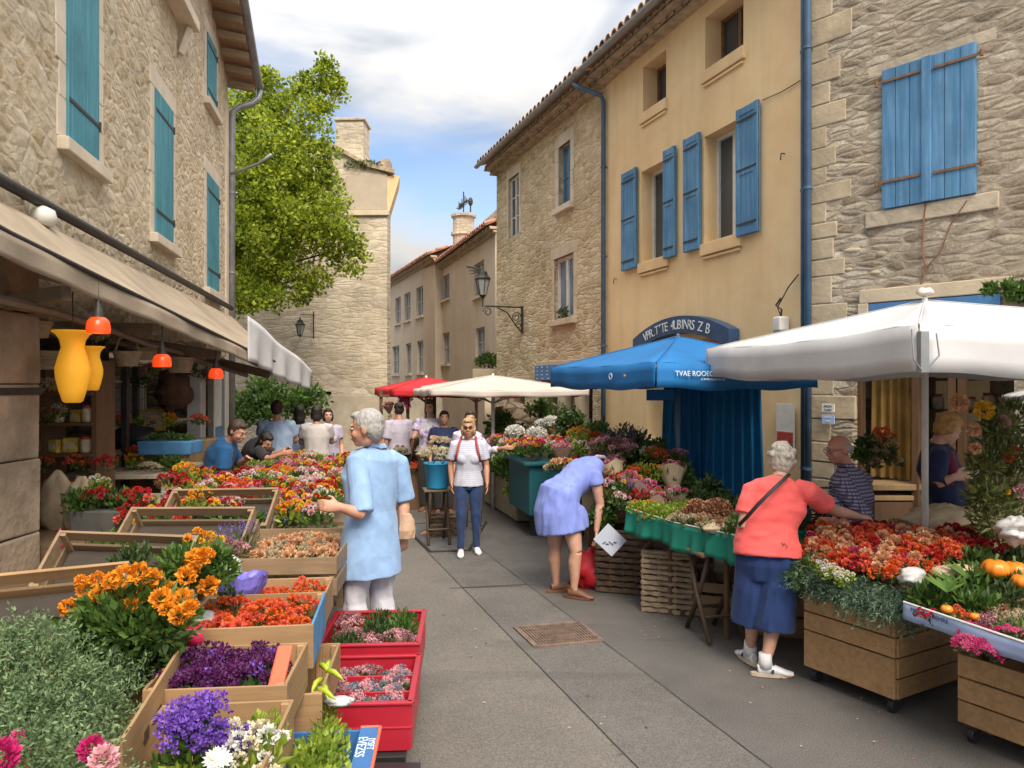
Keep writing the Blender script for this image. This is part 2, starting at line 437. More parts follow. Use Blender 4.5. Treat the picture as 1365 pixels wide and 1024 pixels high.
# ------------------------------------------------------------ plants
def rdir(up=0.0):
    d = V((R.gauss(0, 1), R.gauss(0, 1), R.gauss(0, 1) + up)); return d.normalized()
def foliage(mb, c, r, n, L, w, mi=0, nm=1, up=.4, shell=.45, gaps=0.0, gf=4, half=False, out=.7):
    c = V(c); r = V(r) if hasattr(r, '__len__') else V((r, r, r))
    k = 0; tries = 0
    while k < n and tries < n * 6:
        tries += 1
        d = rdir()
        if half and d.z < -.15: d.z = -d.z
        f = R.random() ** shell; p = c + V((d.x * r.x, d.y * r.y, d.z * r.z)) * f
        if gaps and noise.noise(p * gf) < gaps - .5: continue
        ax = d * out + rdir() * .6 + V((0, 0, up))
        mb.leaf(p, ax, L * R.uniform(.6, 1.25), w * R.uniform(.7, 1.2), mi + (R.randrange(nm) if nm > 1 else 0)); k += 1
def pom(mb, c, r, n=26, mi=0, axis=None, jit=.30, cover=1.35):
    n = int(n * 1.5)
    """a full ruffled flower head"""
    c = V(c); ax = (axis or V((0, 0, 1))).normalized()
    q = V((0, 0, 1)).rotation_difference(ax)
    ga = PI * (3 - 5 ** .5)
    for i in range(n):
        z = 1 - cover * (i + .5) / n; rr = math.sqrt(max(0, 1 - z * z)); a = ga * i
        d = q @ V((rr * math.cos(a), rr * math.sin(a), z))
        d = (d + rdir() * .18).normalized()
        p = c + d * r * .45
        nrm = (d.cross(rdir())).normalized()
        mb.leaf(p, (d + rdir() * jit + ax * .12), r * R.uniform(.44, .58), r * R.uniform(.42, .62), mi, nrm=nrm)
def daisy(mb, c, r, n=10, mi=0, mc=1, axis=None):
    ax = (axis or V((0, 0, 1))).normalized(); q = V((0, 0, 1)).rotation_difference(ax); c = V(c)
    for i in range(n):
        a = 2 * PI * i / n + R.uniform(-.1, .1); d = q @ V((math.cos(a), math.sin(a), R.uniform(.15, .45)))
        mb.leaf(c, d, r, r * .5, mi, nrm=ax)
    mb.ell(c + ax * r * .1, r * .25, 6, 4, mc)
def tinyb(mb, c, r, n, s, mi=0, half=True):
    """a cloud of tiny blossoms"""
    c = V(c)
    for i in range(n):
        d = rdir()
        if half and d.z < 0: d.z = -d.z
        rr = r if not hasattr(r, '__len__') else 1
        p = c + (V((d.x * r[0], d.y * r[1], d.z * r[2])) if hasattr(r, '__len__') else d * r) * R.random() ** .35
        for k in range(2): mb.leaf(p, d + rdir() * .9, s, s * .8, mi, nrm=rdir())
# ============================================================ world, sun, camera
cam = bpy.data.cameras.new('camera'); co = bpy.data.objects.new('camera', cam); C.objects.link(co)
co.location = (0, 0, EYE); co.rotation_euler = (math.radians(90), 0, 0)
cam.sensor_width = 36; cam.lens = 36 * 1000 / 1365.0; cam.clip_end = 3000; cam.clip_start = .05
SC.camera = co
SUN_EL, SUN_AZ = math.radians(48), math.radians(160)      # azimuth of the sun, clockwise from +Y
w = bpy.data.worlds.new('World'); SC.world = w; w.use_nodes = True; nt = w.node_tree; nt.nodes.clear()
wo = nt.nodes.new('ShaderNodeOutputWorld'); bg = nt.nodes.new('ShaderNodeBackground'); bg2 = nt.nodes.new('ShaderNodeBackground')
sky = nt.nodes.new('ShaderNodeTexSky'); sky.sky_type = 'NISHITA'; sky.sun_disc = False; sky.sun_elevation = SUN_EL; sky.sun_rotation = SUN_AZ
sky.air_density = 1.0; sky.dust_density = .35; sky.ozone_density = 2.2; sky.altitude = 500
nt.links.new(sky.outputs[0], bg.inputs[0]); bg.inputs[1].default_value = .13
tc = nt.nodes.new('ShaderNodeTexCoord'); sp = nt.nodes.new('ShaderNodeSeparateXYZ'); nt.links.new(tc.outputs['Generated'], sp.inputs[0])
def cloud_tex(scale, sx, sy, sz, dist, det=8, seed=0, tilt=0.0):
    mp = nt.nodes.new('ShaderNodeMapping'); mp.inputs['Scale'].default_value = (sx, sy, sz); mp.inputs['Location'].default_value = (seed, seed * .6, seed * .2)
    mp.inputs['Rotation'].default_value = (0, tilt, 0)
    nt.links.new(tc.outputs['Generated'], mp.inputs['Vector']); return tex_noise(nt, mp.outputs[0], scale, det, .55, dist)
c1 = cloud_tex(2.2, 1.0, 1.0, 3.6, .5, 6, 3.1, .25); c2 = cloud_tex(7, 1, 1, 3.5, .8, 4, 1.7, .3)
# a band of open sky between two banks of cloud, tilted a little
h = math_n(nt, 'ADD', sp.outputs[2], math_n(nt, 'MULTIPLY', sp.outputs[0], .20))
gap = math_n(nt, 'ABSOLUTE', math_n(nt, 'SUBTRACT', h, .250)); gap = math_n(nt, 'MULTIPLY', gap, 4.0)
gap = math_n(nt, 'MINIMUM', gap, .42)
d = math_n(nt, 'ADD', math_n(nt, 'ADD', math_n(nt, 'MULTIPLY', c1.outputs[0], .80), math_n(nt, 'MULTIPLY', c2.outputs[0], .32)), gap)
fac = ramp(nt, d, [(.60, 0.14), (.76, .58), (.93, 1.0)])
c3 = cloud_tex(3.5, 1, 1, 2.6, .7, 4, 8.3)
ccol = ramp(nt, c3.outputs[0], [(.36, (.50, .545, .63)), (.5, (.80, .81, .83)), (.64, (.98, .95, .91))])
nt.links.new(ccol, bg2.inputs[0]); zz = math_n(nt, 'MAXIMUM', sp.outputs[2], 0.0); nt.links.new(math_n(nt, 'ADD', math_n(nt, 'MULTIPLY', math_n(nt, 'MULTIPLY', zz, zz), 1.6), .47), bg2.inputs[1])
mx = nt.nodes.new('ShaderNodeMixShader'); nt.links.new(fac, mx.inputs[0]); nt.links.new(bg.outputs[0], mx.inputs[1]); nt.links.new(bg2.outputs[0], mx.inputs[2])
nt.links.new(mx.outputs[0], wo.inputs[0])
sl = bpy.data.lights.new('sun', 'SUN'); sl.energy = 2.9; sl.angle = math.radians(30); sl.color = (1, .89, .74)
so = bpy.data.objects.new('sun', sl); C.objects.link(so)
sd = V((math.sin(SUN_AZ) * math.cos(SUN_EL), math.cos(SUN_AZ) * math.cos(SUN_EL), math.sin(SUN_EL)))
so.rotation_euler = sd.to_track_quat('Z', 'Y').to_euler(); so.location = (0, -5, 20)
SC.view_settings.view_transform = 'Standard'; SC.view_settings.look = 'None'; SC.view_settings.gamma = 1; SC.view_settings.exposure = 0.68

# ============================================================ shared materials
stone('stone_left', (.64, .48, .29), (.92, .79, .57), (.84, .70, .50), 5.2, 8.0, .28, 1.0, .045, .20, .05, .40, 1.3)
stone('stone_mid', (.52, .38, .21), (.82, .67, .45), (.68, .54, .36), 3.4, 11.5, .15, .9, .022, .22, .04, .16, 5.1)
stone('stone_grey', (.26, .205, .145), (.66, .56, .43), (.50, .42, .32), 4.4, 13, .20, 1.0, .032, .28, .09, .24, 9.4)
stone('stone_gable', (.52, .43, .31), (.72, .61, .47), (.63, .53, .40), 2.0, 7.0, .16, .6, .025, .32, .04, .16, 2.2)
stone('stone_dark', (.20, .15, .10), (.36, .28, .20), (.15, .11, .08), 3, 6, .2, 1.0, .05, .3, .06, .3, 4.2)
render_wall('ochre_render', (.83, .62, .355), (.82, .72, .62), .30, .42)
render_wall('cream_render', (.50, .42, .32), (.8, .78, .76), .3, .3)
render_wall('beige_render', (.60, .50, .385), (.75, .72, .7), .3, .35)
plain('cut_stone', (.58, .48, .34), .9, .14, 3, .5, .008, bscale=25)
plain('cut_stone_pale', (.66, .57, .44), .9, .12, 3, .4, .006, bscale=25)
plain('quoin_stone', (.46, .37, .25), .9, .28, 2.5, .6, .012, bscale=18, rnd=0)
plain('mortar_patch', (.46, .385, .285), .95, .22, 3, .8, .016, bscale=14)
painted('shutter_teal', (.04, .235, .30))
painted('shutter_blue', (.065, .20, .36))
plain('pipe_blue', (.07, .13, .21), .45, .2, 5, .1)
plain('paint_blue', (.07, .20, .42), .5, .15, 5, .1)
plain('sign_navy', (.03, .07, .16), .5, .2, 5, .1)
plain('paint_white', (.66, .65, .60), .5, .1, 8, .1)
plain('net_curtain', (.55, .57, .60), .8, .1, 8, .1)
plain('iron', (.035, .03, .028), .55, .3, 20, .3)
plain('rust', (.20, .10, .05), .8, .4, 20, .4)
plain('zinc', (.30, .31, .32), .45, .2, 5, .15, metal=.4)
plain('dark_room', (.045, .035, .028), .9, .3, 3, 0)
plain('white_letter', (.70, .76, .80), .6, .05, 5, 0)
glassy('glass'); glassy('glass_sky', (.10, .13, .17))
plain('lamp_glass', (.30, .33, .33), .2, .1, 8, 0)
m, nt2, b2, o2 = new_mat('roof_tile')
gg = nt2.nodes.new('ShaderNodeNewGeometry'); vv = mapping(nt2); nn = tex_noise(nt2, vv, 9, 5)
cc = ramp(nt2, math_n(nt2, 'ADD', math_n(nt2, 'MULTIPLY', gg.outputs['Random Per Island'], .6), math_n(nt2, 'MULTIPLY', nn.outputs[0], .4)), [(.2, (.16, .095, .06)), (.5, (.36, .20, .12)), (.8, (.48, .34, .23))])
nt2.links.new(cc, b2.inputs[0]); b2.inputs['Roughness'].default_value = .9; bump(nt2, b2, nn.outputs[0], .5, .01)
plain('roof_red', (.40, .20, .13), .9, .35, 6, .5, .02, bscale=14)
plain('genoise', (.40, .31, .21), .95, .35, 6, .7, .02, bscale=14)
wood('eave_wood', (.42, .30, .18), 'y')

# ============================================================ ground
def asphalt(name, lo, hi, warm=0, spk=.5):
    m, nt, b, out = new_mat(name); v = mapping(nt)
    f = tex_noise(nt, v, 120, 4, .75); md = tex_noise(nt, v, 1.3, 6, .65); st = tex_noise(nt, v, .45, 5, .6, 1.0); g2 = tex_noise(nt, v, 320, 2, .6)
    c = ramp(nt, md.outputs[0], [(.32, lo), (.68, hi)])
    c = mixc(nt, spk, c, ramp(nt, f.outputs[0], [(.42, .15), (.58, .85)]), 'OVERLAY')
    c = mixc(nt, ramp(nt, st.outputs[0], [(.53, 0.0), (.57, .35)]), c, [k * .6 for k in lo])
    sp_ = ramp(nt, g2.outputs[0], [(.62, 0.0), (.70, 1.0)])
    c = mixc(nt, math_n(nt, 'MULTIPLY', sp_, .35), c, [.33, .30, .27])
    vo = nt.nodes.new('ShaderNodeTexVoronoi'); vo.inputs['Scale'].default_value = 2.3; nt.links.new(v, vo.inputs['Vector'])
    spot = ramp(nt, vo.outputs['Distance'], [(.03, 1.0), (.06, 0.0)])
    c = mixc(nt, math_n(nt, 'MULTIPLY', spot, .5), c, [.03, .03, .03])
    nt.links.new(c, b.inputs['Base Color']); b.inputs['Roughness'].default_value = .82
    bump(nt, b, math_n(nt, 'ADD', f.outputs[0], math_n(nt, 'MULTIPLY', md.outputs[0], .8)), .6, .006)
asphalt('asphalt', (.084, .077, .070), (.120, .111, .102)); asphalt('pavement_mat', (.125, .111, .096), (.160, .143, .124)); asphalt('slab_mat', (.100, .092, .083), (.134, .124, .112), 0, .5)
plain('joint', (.035, .032, .03), .9, .3, 10, .3)
g = MB().quadf([(-400, -200, 0), (400, -200, 0), (400, 800, 0), (-400, 800, 0)]).build('ground', 'asphalt'); structure(g)
def line2(y, x0, y0, k): return x0 + (y - y0) * k
K1 = -.333
def pav(y): return line2(y, -1.48, 10.36, -.33)
def lane2(y): return line2(y, at(650, 740, 0).x, at(650, 740, 0).y, -.335)
m = MB(); m.sheet(lambda u, v: ((-8 + (pav(-2 + 30 * v) + 8) * u), -2 + 30 * v, .004), 1, 12)
structure(m.build('pavement', 'pavement_mat'))
m = MB(); m.sheet(lambda u, v: (pav(-2 + 24 * v) + (lane2(-2 + 24 * v) - pav(-2 + 24 * v)) * u, -2 + 24 * v, .004), 1, 12)
structure(m.build('road_lane', 'slab_mat'))
m = MB()
def joint(a, b, w=.018):
    a = V(a); b = V(b); d = (b - a).normalized(); s = V((-d.y, d.x, 0)) * w / 2; n = max(4, int((b - a).length / .15)); pts = []
    for i in range(n + 1):
        p = a + (b - a) * i / n + s * R.uniform(-.6, .6); p.z = .008; pts.append(p)
    for i in range(n): m.quadf([pts[i] - s, pts[i + 1] - s, pts[i + 1] + s, pts[i] + s])
joint((pav(-1), -1, 0), (pav(20), 20, 0), .008); joint((lane2(-1), -1, 0), (lane2(20), 20, 0), .007)
for y in (7.35, 10.2): joint((pav(y), y, 0), (lane2(y + .12), y + .12, 0), .010)
joint(at(600, 785, 0), at(695, 782, 0), .012)
structure(m.build('paving_joint', 'joint'))
# steel cover and grating set in the road
def ground_quad(px4, z=.0): return [V((p.x, p.y, z)) for p in [at(x, y, 0) for x, y in px4]]
t = thing('inspection_cover', 'grey steel plate cover set in the road at the jeans woman\'s feet', 'manhole cover', tuple(at(590, 712, 0)))
L = t.location.copy()
plain('steel_plate', (.15, .15, .145), .55, .2, 6, .2, metal=.3); plain('orange_paint', (.85, .24, .10), .7, .15, 12, .2); plain('rusty_grate', (.17, .115, .085), .75, .35, 12, .5)
q = ground_quad([(574, 737), (625, 735), (648, 697), (536, 700)]); cen = sum(q, V()) / 4
MB().hexa([p - L + V((0, 0, .009)) for p in q], [cen + (p - cen) * .985 - L + V((0, 0, .016)) for p in q]).build('plate', 'steel_plate', t, bev=.002)
m = MB()
for i in range(4):
    a, b = q[i], q[(i + 1) % 4]; m.beam(a - L + V((0, 0, .011)), b - L + V((0, 0, .011)), .03, .02)
m.build('frame', 'iron', t)
tag(MB().quadf([V((p.x, p.y, .0185)) for p in [at(560, 714, 0), at(595, 711, 0), at(596, 708.5, 0), at(566, 709.5, 0)]]).build('paint_mark', 'orange_paint'), 'orange paint dash across the grey steel plate cover', 'paint mark')
t = thing('drain_grate', 'rusty brown drain grating set flush in the middle of the street', 'drain grate', tuple(at(743, 847, 0)))
L = t.location.copy(); q = ground_quad([(714, 864), (802, 856), (772, 831), (686, 838)]); m = MB()
for i in range(4): m.beam(q[i] - L + V((0, 0, .010)), q[(i + 1) % 4] - L + V((0, 0, .010)), .03, .016)
m.build('frame', 'rusty_grate', t)
m = MB()
for k in range(1, 22):
    u = k / 22; m.beam(q[0].lerp(q[1], u) - L + V((0, 0, .009)), q[3].lerp(q[2], u) - L + V((0, 0, .009)), .012, .012)
for k in range(1, 7):
    u = k / 7; m.beam(q[0].lerp(q[3], u) - L + V((0, 0, .007)), q[1].lerp(q[2], u) - L + V((0, 0, .007)), .012, .010)
m.build('bars', 'rusty_grate', t)
MB().quadf([p - L + V((0, 0, .006)) for p in q]).build('pit', 'joint', t)

# ============================================================ roof helper
def tiled_roof(house, s0, s1, ze, over=.45, slope=.32, depth=4.0, zf=None, pitch=.21, mat='roof_tile', name='roof', rows=3):
    """a canal-tile roof seen from the eave: deck, rows of barrel tiles, two courses under the eave"""
    zf = zf or (lambda s: ze); m = MB(); n = int((s1 - s0) / pitch)
    m.hexa([(s0, over, zf(s0)), (s0, -depth, zf(s0) + slope * (depth + over)), (s1, -depth, zf(s1) + slope * (depth + over)), (s1, over, zf(s1))],
           [(s0, over, zf(s0) + .03), (s0, -depth, zf(s0) + .03 + slope * (depth + over)), (s1, -depth, zf(s1) + .03 + slope * (depth + over)), (s1, over, zf(s1) + .03)])
    for i in range(n):
        s = s0 + pitch * (i + .5)
        for j in range(rows):
            y0 = over + .05 - j * .36; y1 = y0 - .46; z0 = zf(s) + .035 + slope * (over - y0) + R.uniform(-.006, .012) + .012; z1 = zf(s) + .02 + slope * (over - y1)
            b = len(m.v); K = 7; js = R.uniform(-.012, .012)
            for (yy, zz, rr) in ((y0, z0, .088), (y1, z1, .075)):
                for q in range(K):
                    a = PI * q / (K - 1); m.v.append(V((s + js + math.cos(a) * rr, yy, zz + math.sin(a) * rr * .95)))
                for q in range(K):
                    a = PI * q / (K - 1); m.v.append(V((s + js + math.cos(a) * (rr - .016), yy, zz + math.sin(a) * (rr - .016) * .95)))
            for q in range(K - 1):
                m.f.append((b + q, b + q + 1, b + 2 * K + q + 1, b + 2 * K + q)); m.m.append(0)
                m.f.append((b + q, b + K + q, b + K + q + 1, b + q + 1)); m.m.append(0)
                m.f.append((b + K + q, b + 3 * K + q, b + 3 * K + q + 1, b + K + q + 1)); m.m.append(0)
    r = m.build(name, mat, house)
    g = MB()
    for k, (o0, dz) in enumerate(((over * .72, -.07), (over * .42, -.16))):
        for i in range(int((s1 - s0) / .19)):
            s = s0 + .19 * (i + .5); zz = zf(s) + dz
            K = 6; b = len(g.v)
            for yy in (o0 + R.uniform(-.01, .01), 0.0):
                for q in range(K):
                    a = PI * q / (K - 1); g.v.append(V((s + math.cos(a) * .085, yy, zz + math.sin(a) * .07)))
                g.v.append(V((s, yy, zz)))
            for q in range(K - 1): g.f.append((b + q, b + q + 1, b + K + 1 + q + 1, b + K + 1 + q)); g.m.append(0)
            g.f.append(tuple(range(b, b + K + 1))); g.m.append(0)
        g.hexa([(s0, 0, zf(s0) + dz - .03), (s1, 0, zf(s1) + dz - .03), (s1, o0 - .02, zf(s1) + dz - .03), (s0, o0 - .02, zf(s0) + dz - .03)],
               [(s0, 0, zf(s0) + dz), (s1, 0, zf(s1) + dz), (s1, o0 - .02, zf(s1) + dz), (s0, o0 - .02, zf(s0) + dz)])
    g.build('eave_tile', 'genoise', r)
    return r
def house(name, label, fr):
    t = thing(name, label, 'house'); t.matrix_world = fr.M; return t
def surround(h, hole, w=.16, proud=.02, mat='cut_stone', sill=True, lint=.22, jit=True, name='window_surround'):
    a, b, c, d = hole; m = MB(); y = proud / 2 - .02
    th = proud + .04
    m.box(((a + b) / 2, y, d + lint / 2), (b - a + 2 * w + .06, th, lint), mi=0)
    for sx in (a - w / 2, b + w / 2):
        z = c
        while z < d - .01:
            hh = min(R.uniform(.28, .42), d - z)
            if d - z - hh < .12: hh = d - z
            e = R.uniform(-.02, .06) if jit else 0
            cx = sx + (-e / 2 if sx < a else e / 2)
            m.box((cx, y - .002, z + hh / 2), (w + e, th, hh - .006)); z += hh
    o = m.build(name, mat, h, bev=.006)
    if sill: MB().box(((a + b) / 2, y + .035, c - .06), (b - a + 2 * w + .04, th + .10, .12)).build('sill', mat, h, bev=.01)
    return o
def pipe(h, pts, r, name='drainpipe', mat='pipe_blue', clamps=True):
    m = MB().tube(pts, r, 10); o = m.build(name, mat, h, smooth=True)
    if clamps:
        z = pts[-1][2] + 1.0; k = MB(); x, y = pts[-1][0], pts[-1][1]
        while z < pts[-2][2]:
            k.cyl((x, y, z), r * 1.25, .03, 10); k.box((x, y - .06, z + .015), (.02, .10, .02)); z += 1.55
        if k.v: k.build('clamp', mat, o)
    return o
def shell(house_, s0, s1, ztop, depth=6, mat='cream_render', gable_side=None, name='side_wall'):
    """the other three walls of a house, so that it is a volume"""
    m = MB(); zt = ztop
    for (p, q) in (((s0 + .001, -.5), (s0 + .001, -depth)), ((s0, -depth), (s1, -depth)), ((s1 - .001, -depth), (s1 - .001, -.5))):
        m.quadf([(p[0], p[1], 0), (q[0], q[1], 0), (q[0], q[1], zt), (p[0], p[1], zt)])
    return m.build(name, mat, house_)

# ============================================================ ochre house (right)
RF = Frame(3.32, 8.36, -.358, 1.0)
def hp(fr, x0, x1, yt, yb, off=0):
    """hole from photo columns and rows, the rows read at the middle column"""
    a, _ = fr.s_(x1, off); b, t1 = fr.s_(x0, off); a, b = min(a, b), max(a, b)
    _, t = fr.s_((x0 + x1) / 2, off)
    return (a, b, EYE - (yb - 512) / 1000 * t, EYE - (yt - 512) / 1000 * t)
sO = RF.s_(808)[0]; sE = RF.s_(662)[0]
ochre = house('ochre_house', 'ochre rendered house with four blue shutters open on its first floor', RF)
def zr(h, z0, z1): return (h[0], h[1], z0, z1)
hA = zr(hp(RF, 855, 890, 0, 1), 3.93, 5.36); hB = zr(hp(RF, 939, 987, 0, 1), 3.93, 5.38)
hC = zr(hp(RF, 857, 888, 0, 1), 6.28, 7.0); hD = zr(hp(RF, 940, 991, 0, 1), 6.28, 7.0)
aw = hp(RF, 862, 985, 440, 700); hS = (aw[0], aw[1], 0.02, 2.62)
ZE = 7.34
facade('wall', RF, -.0, sO, 0, lambda s: ZE, [hA, hB, hC, hD, hS], 'ochre_render', ochre, reveal=.32)
shell(ochre, 0, sO, ZE, 6, 'ochre_render')
for hh in (hA, hB): window_unit(ochre, hh, .3, 'glass', inset=.22, cross=0)
for hh in (hC, hD): window_unit(ochre, hh, .3, 'glass', 'rust', False, 0, .04, .28)
for hh in (hA, hB, hC, hD):
    a, b, c, d = hh
    MB().box(((a + b) / 2, .015, c - .10), (b - a + .10, .07, .16)).build('sill', 'ochre_render', ochre, bev=.008)
    MB().box(((a + b) / 2, .012, c - .215), (b - a + .02, .04, .035)).build('sill', 'ochre_render', ochre, bev=.008)
def sh(x0, x1, y=.045, tilt=0):
    a, b, _, _ = hp(RF, x0, x1, 0, 1); return shutter(ochre, a, b, 3.86, 5.46, y, style='panel')
sh(833, 852); sh(889, 904); sh(916, 937); sh(987, 1016)
# small iron hold-backs and cables on the ochre wall
m = MB()
for px, py in ((822, 372), (1046, 205)):
    a, z = RF.sz(px, py); m.tube([(a, 0, z), (a, .05, z), (a, .06, z - .08)], .008, 6)
m.build('shutter_stay', 'iron', ochre)
a0, z0 = RF.sz(1070, 107); a1, z1 = RF.sz(1018, 134)
m = MB().tube([(a0, .02, z0), ((a0 + a1) / 2, .02, (z0 + z1) / 2 - .02), (a1, .02, z1)], .006, 5)
m.build('cable', 'iron', ochre)
# curved navy shop sign on the ochre wall
sgn = thing('shop_sign', 'arched navy shop sign with worn white lettering on the ochre wall', 'shop sign'); sgn.matrix_world = RF.M @ Matrix.Translation((0, 0, 0))
sa, sb = RF.s_(987)[0], RF.s_(857)[0]; mid = (sa + sb) / 2; W = sb - sa
def arc(u): return 2.74 + .26 * (1 - (2 * u - 1) ** 2)
m = MB(); N = 24; b0 = 0
for k in range(N):
    u0, u1 = k / N, (k + 1) / N; x0, x1 = sa + W * u0, sa + W * u1
    t0, t1 = arc(u0) - .04, arc(u1) - .04
    bz0, bz1 = t0 - .24, t1 - .24
    m.hexa([(x0, .02, bz0), (x1, .02, bz1), (x1, .18, bz1), (x0, .18, bz0)], [(x0, .02, t0), (x1, .02, t1), (x1, .18, t1), (x0, .18, t0)])
o = m.build('board', 'sign_navy', sgn)
TXT = 'VPR.T\'TE 4UBINRS Z B'
for i, ch in enumerate(TXT):
    if ch == ' ': continue
    u = .84 - .66 * i / (len(TXT) - 1); x = sa + W * u; z = arc(u) - .17; sl_ = (arc(u - .01) - arc(u + .01)) / (.02 * W)
    M = Matrix.Translation((x, .186, z)) @ Matrix.Rotation(-0.0, 4, 'Y') @ Matrix(((-1, 0, 0, 0), (0, 0, 1, 0), (0, 1, 0, 0), (0, 0, 0, 1))) @ Matrix.Rotation(math.atan(sl_), 4, 'Z')
    text_obj('letter', ch, .19, 'white_letter', M, sgn)
# door recess under the sign, mostly behind the blue curtain
MB().quadf([(hS[0] - .1, -.9, 0), (hS[1] + .1, -.9, 0), (hS[1] + .1, -.9, 2.7), (hS[0] - .1, -.9, 2.7)]).build('room_back', 'cream_render', ochre)
tiled_roof(ochre, -.02, sO, ZE + .05, .5, rows=3)
# ============================================================ yellow stone house (middle right)
stoneh = house('stone_house', 'honey coloured stone house between the ochre house and the lane', RF)
hE = zr(hp(RF, 745, 761, 0, 1), 5.5, 6.72); hF = zr(hp(RF, 739, 765, 0, 1), 3.28, 4.52); hG = zr(hp(RF, 678, 692, 0, 1), 5.45, 6.85)
hs1 = zr(hp(RF, 722, 790, 0, 1), .3, 2.25); hs2 = zr(hp(RF, 672, 700, 0, 1), .3, 1.95)
facade('wall', RF, sO, sE, 0, lambda s: ZE - .02, [hE, hF, hG, hs1, hs2], 'stone_mid', stoneh, reveal=.25, extra_s=[])
shell(stoneh, sO, sE, ZE - .02, 6, 'stone_mid')
window_unit(stoneh, hE, .2, 'glass_sky', 'shutter_blue', True, 1, .05, .12); surround(stoneh, hE, .13, .02, 'cut_stone_pale')
window_unit(stoneh, hF, .2, 'glass_sky', 'paint_white', True, 0, .07, .1); surround(stoneh, hF, .12, .015, 'cut_stone')
surround(stoneh, hG, .10, .015, 'cut_stone_pale', sill=False); window_unit(stoneh, hG, .2, 'glass', 'paint_white', True, 2, .05, .08)
for hh in (hs1, hs2):
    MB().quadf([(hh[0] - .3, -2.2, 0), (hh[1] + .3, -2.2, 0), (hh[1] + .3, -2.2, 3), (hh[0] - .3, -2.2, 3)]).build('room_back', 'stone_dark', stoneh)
    MB().box(((hh[0] + hh[1]) / 2, -.04, hh[3] + .11), (hh[1] - hh[0] + .5, .14, .22)).build('lintel', 'cut_stone', stoneh, bev=.01)
for px in (745, 768, 680): 
    a = RF.s_(px)[0]; MB().box((a, -.12, 1.1), (.24, .2, 2.28 if px > 700 else 1.66)).build('pillar', 'cut_stone', stoneh, bev=.01)
# small pot plant on the ledge of the lower window
a, z = RF.sz(752, 423); t = thing('window_plant', 'small dark plant on the sill of the white curtained window', 'plant'); t.matrix_world = RF.M @ Matrix.Translation((a, .02, 3.28))
leafmat('leaf_dark', (.016, .034, .010), (.09, .15, .04)); leafmat('leaf_mid', (.03, .07, .012), (.12, .22, .04)); leafmat('leaf_lime', (.12, .20, .02), (.38, .48, .06))
leafmat('leaf_grey', (.06, .12, .05), (.27, .37, .17)); leafmat('leaf_olive', (.05, .07, .02), (.22, .25, .07)); leafmat('leaf_tree', (.06, .12, .010), (.56, .64, .05), .5, .8)
leafmat('leaf_blue', (.04, .08, .05), (.16, .25, .15))
plain('terracotta', (.36, .15, .08), .85, .2, 8, .3)
m = MB(); foliage(m, (0, 0, .12), (.16, .08, .12), 160, .07, .03); m.build('foliage', 'leaf_dark', t)
MB().lathe([(.03, 0), (.045, .07), (.04, .07)], (0, 0, 0)).build('pot', 'terracotta', t)
tiled_roof(stoneh, sO + .02, sE, ZE + .03, .5, rows=3)
a = sO - .02
g1, gt = RF.s_(785, .5)
pipe(ochre, [(sO - .02 + .28, .50, 7.26), (sO - .02 + .18, .44, 7.16), (sO - .03, .12, 7.0), (sO - .03, .07, 6.9), (sO - .03, .07, .1)], .040)
# rain gutter along both eaves
m = MB()
m.slab(lambda u, v: (0 + u * sE, .53 + .06 * math.cos(PI + PI * v), 7.37 - .055 * math.sin(PI * v)), 1, 8, (0, 0, -.004))
m.build('gutter', 'zinc', ochre)
# wall lantern on scroll bracket
def lantern(t, c, sc=1.0, down=False):
    """six-sided street lantern standing on c"""
    x, y, z = c; m = MB()
    m.lathe([(.02 * sc, 0), (.05 * sc, .02 * sc), (.075 * sc, .05 * sc)], c, 6)
    for k in range(6):
        a = 2 * PI * k / 6; ca, sa_ = math.cos(a), math.sin(a)
        m.beam(V(c) + V((ca * .07 * sc, sa_ * .07 * sc, .05 * sc)), V(c) + V((ca * .14 * sc, sa_ * .14 * sc, .36 * sc)), .012 * sc, .012 * sc)
    m.lathe([(.155 * sc, .355 * sc), (.16 * sc, .375 * sc), (.10 * sc, .43 * sc), (.085 * sc, .50 * sc), (.03 * sc, .53 * sc), (.012 * sc, .60 * sc), (.002, .64 * sc)], c, 6)
    f = m.build('lantern_frame', 'iron', t)
    MB().lathe([(.062 * sc, .055 * sc), (.13 * sc, .35 * sc)], c, 6).build('lamp_glass', 'lamp_glass', t)
t = thing('wall_lantern', 'black wall lantern on a scrolled iron bracket on the honey stone house', 'street lamp'); t.matrix_world = RF.M @ Matrix.Translation((0, 0, 0))
sb_ = RF.s_(697)[0]; zb_ = RF.sz(697, 410)[1]
m = MB(); m.box((sb_, .02, zb_ - .28), (.06, .04, .62)); m.beam((sb_, .03, zb_), (sb_, .88, zb_), .03, .035)
def scroll(m, c, r0, r1, a0, a1, rad=.012, n=16):
    m.tube([(c[0], c[1] + (r0 + (r1 - r0) * i / n) * math.cos(a0 + (a1 - a0) * i / n), c[2] + (r0 + (r1 - r0) * i / n) * math.sin(a0 + (a1 - a0) * i / n)) for i in range(n + 1)], rad, 6)
m.tube([(sb_, .04, zb_ - .55), (sb_, .18, zb_ - .40), (sb_, .38, zb_ - .12), (sb_, .60, zb_ - .03)], .016, 6)
scroll(m, (sb_, .16, zb_ - .22), .03, .12, 0, PI * 3); scroll(m, (sb_, .10, zb_ - .40), .02, .08, 0, PI * 2.6); scroll(m, (sb_, .84, zb_ - .13), .03, .11, PI * .5, -PI * 2)
m.tube([(sb_, .88, zb_), (sb_, .95, zb_ - .02), (sb_, .95, zb_ + .18)], .016, 6)
m.build('bracket', 'iron', t); lantern(t, (sb_, .95, zb_ + .18), 1.15)
m = MB()
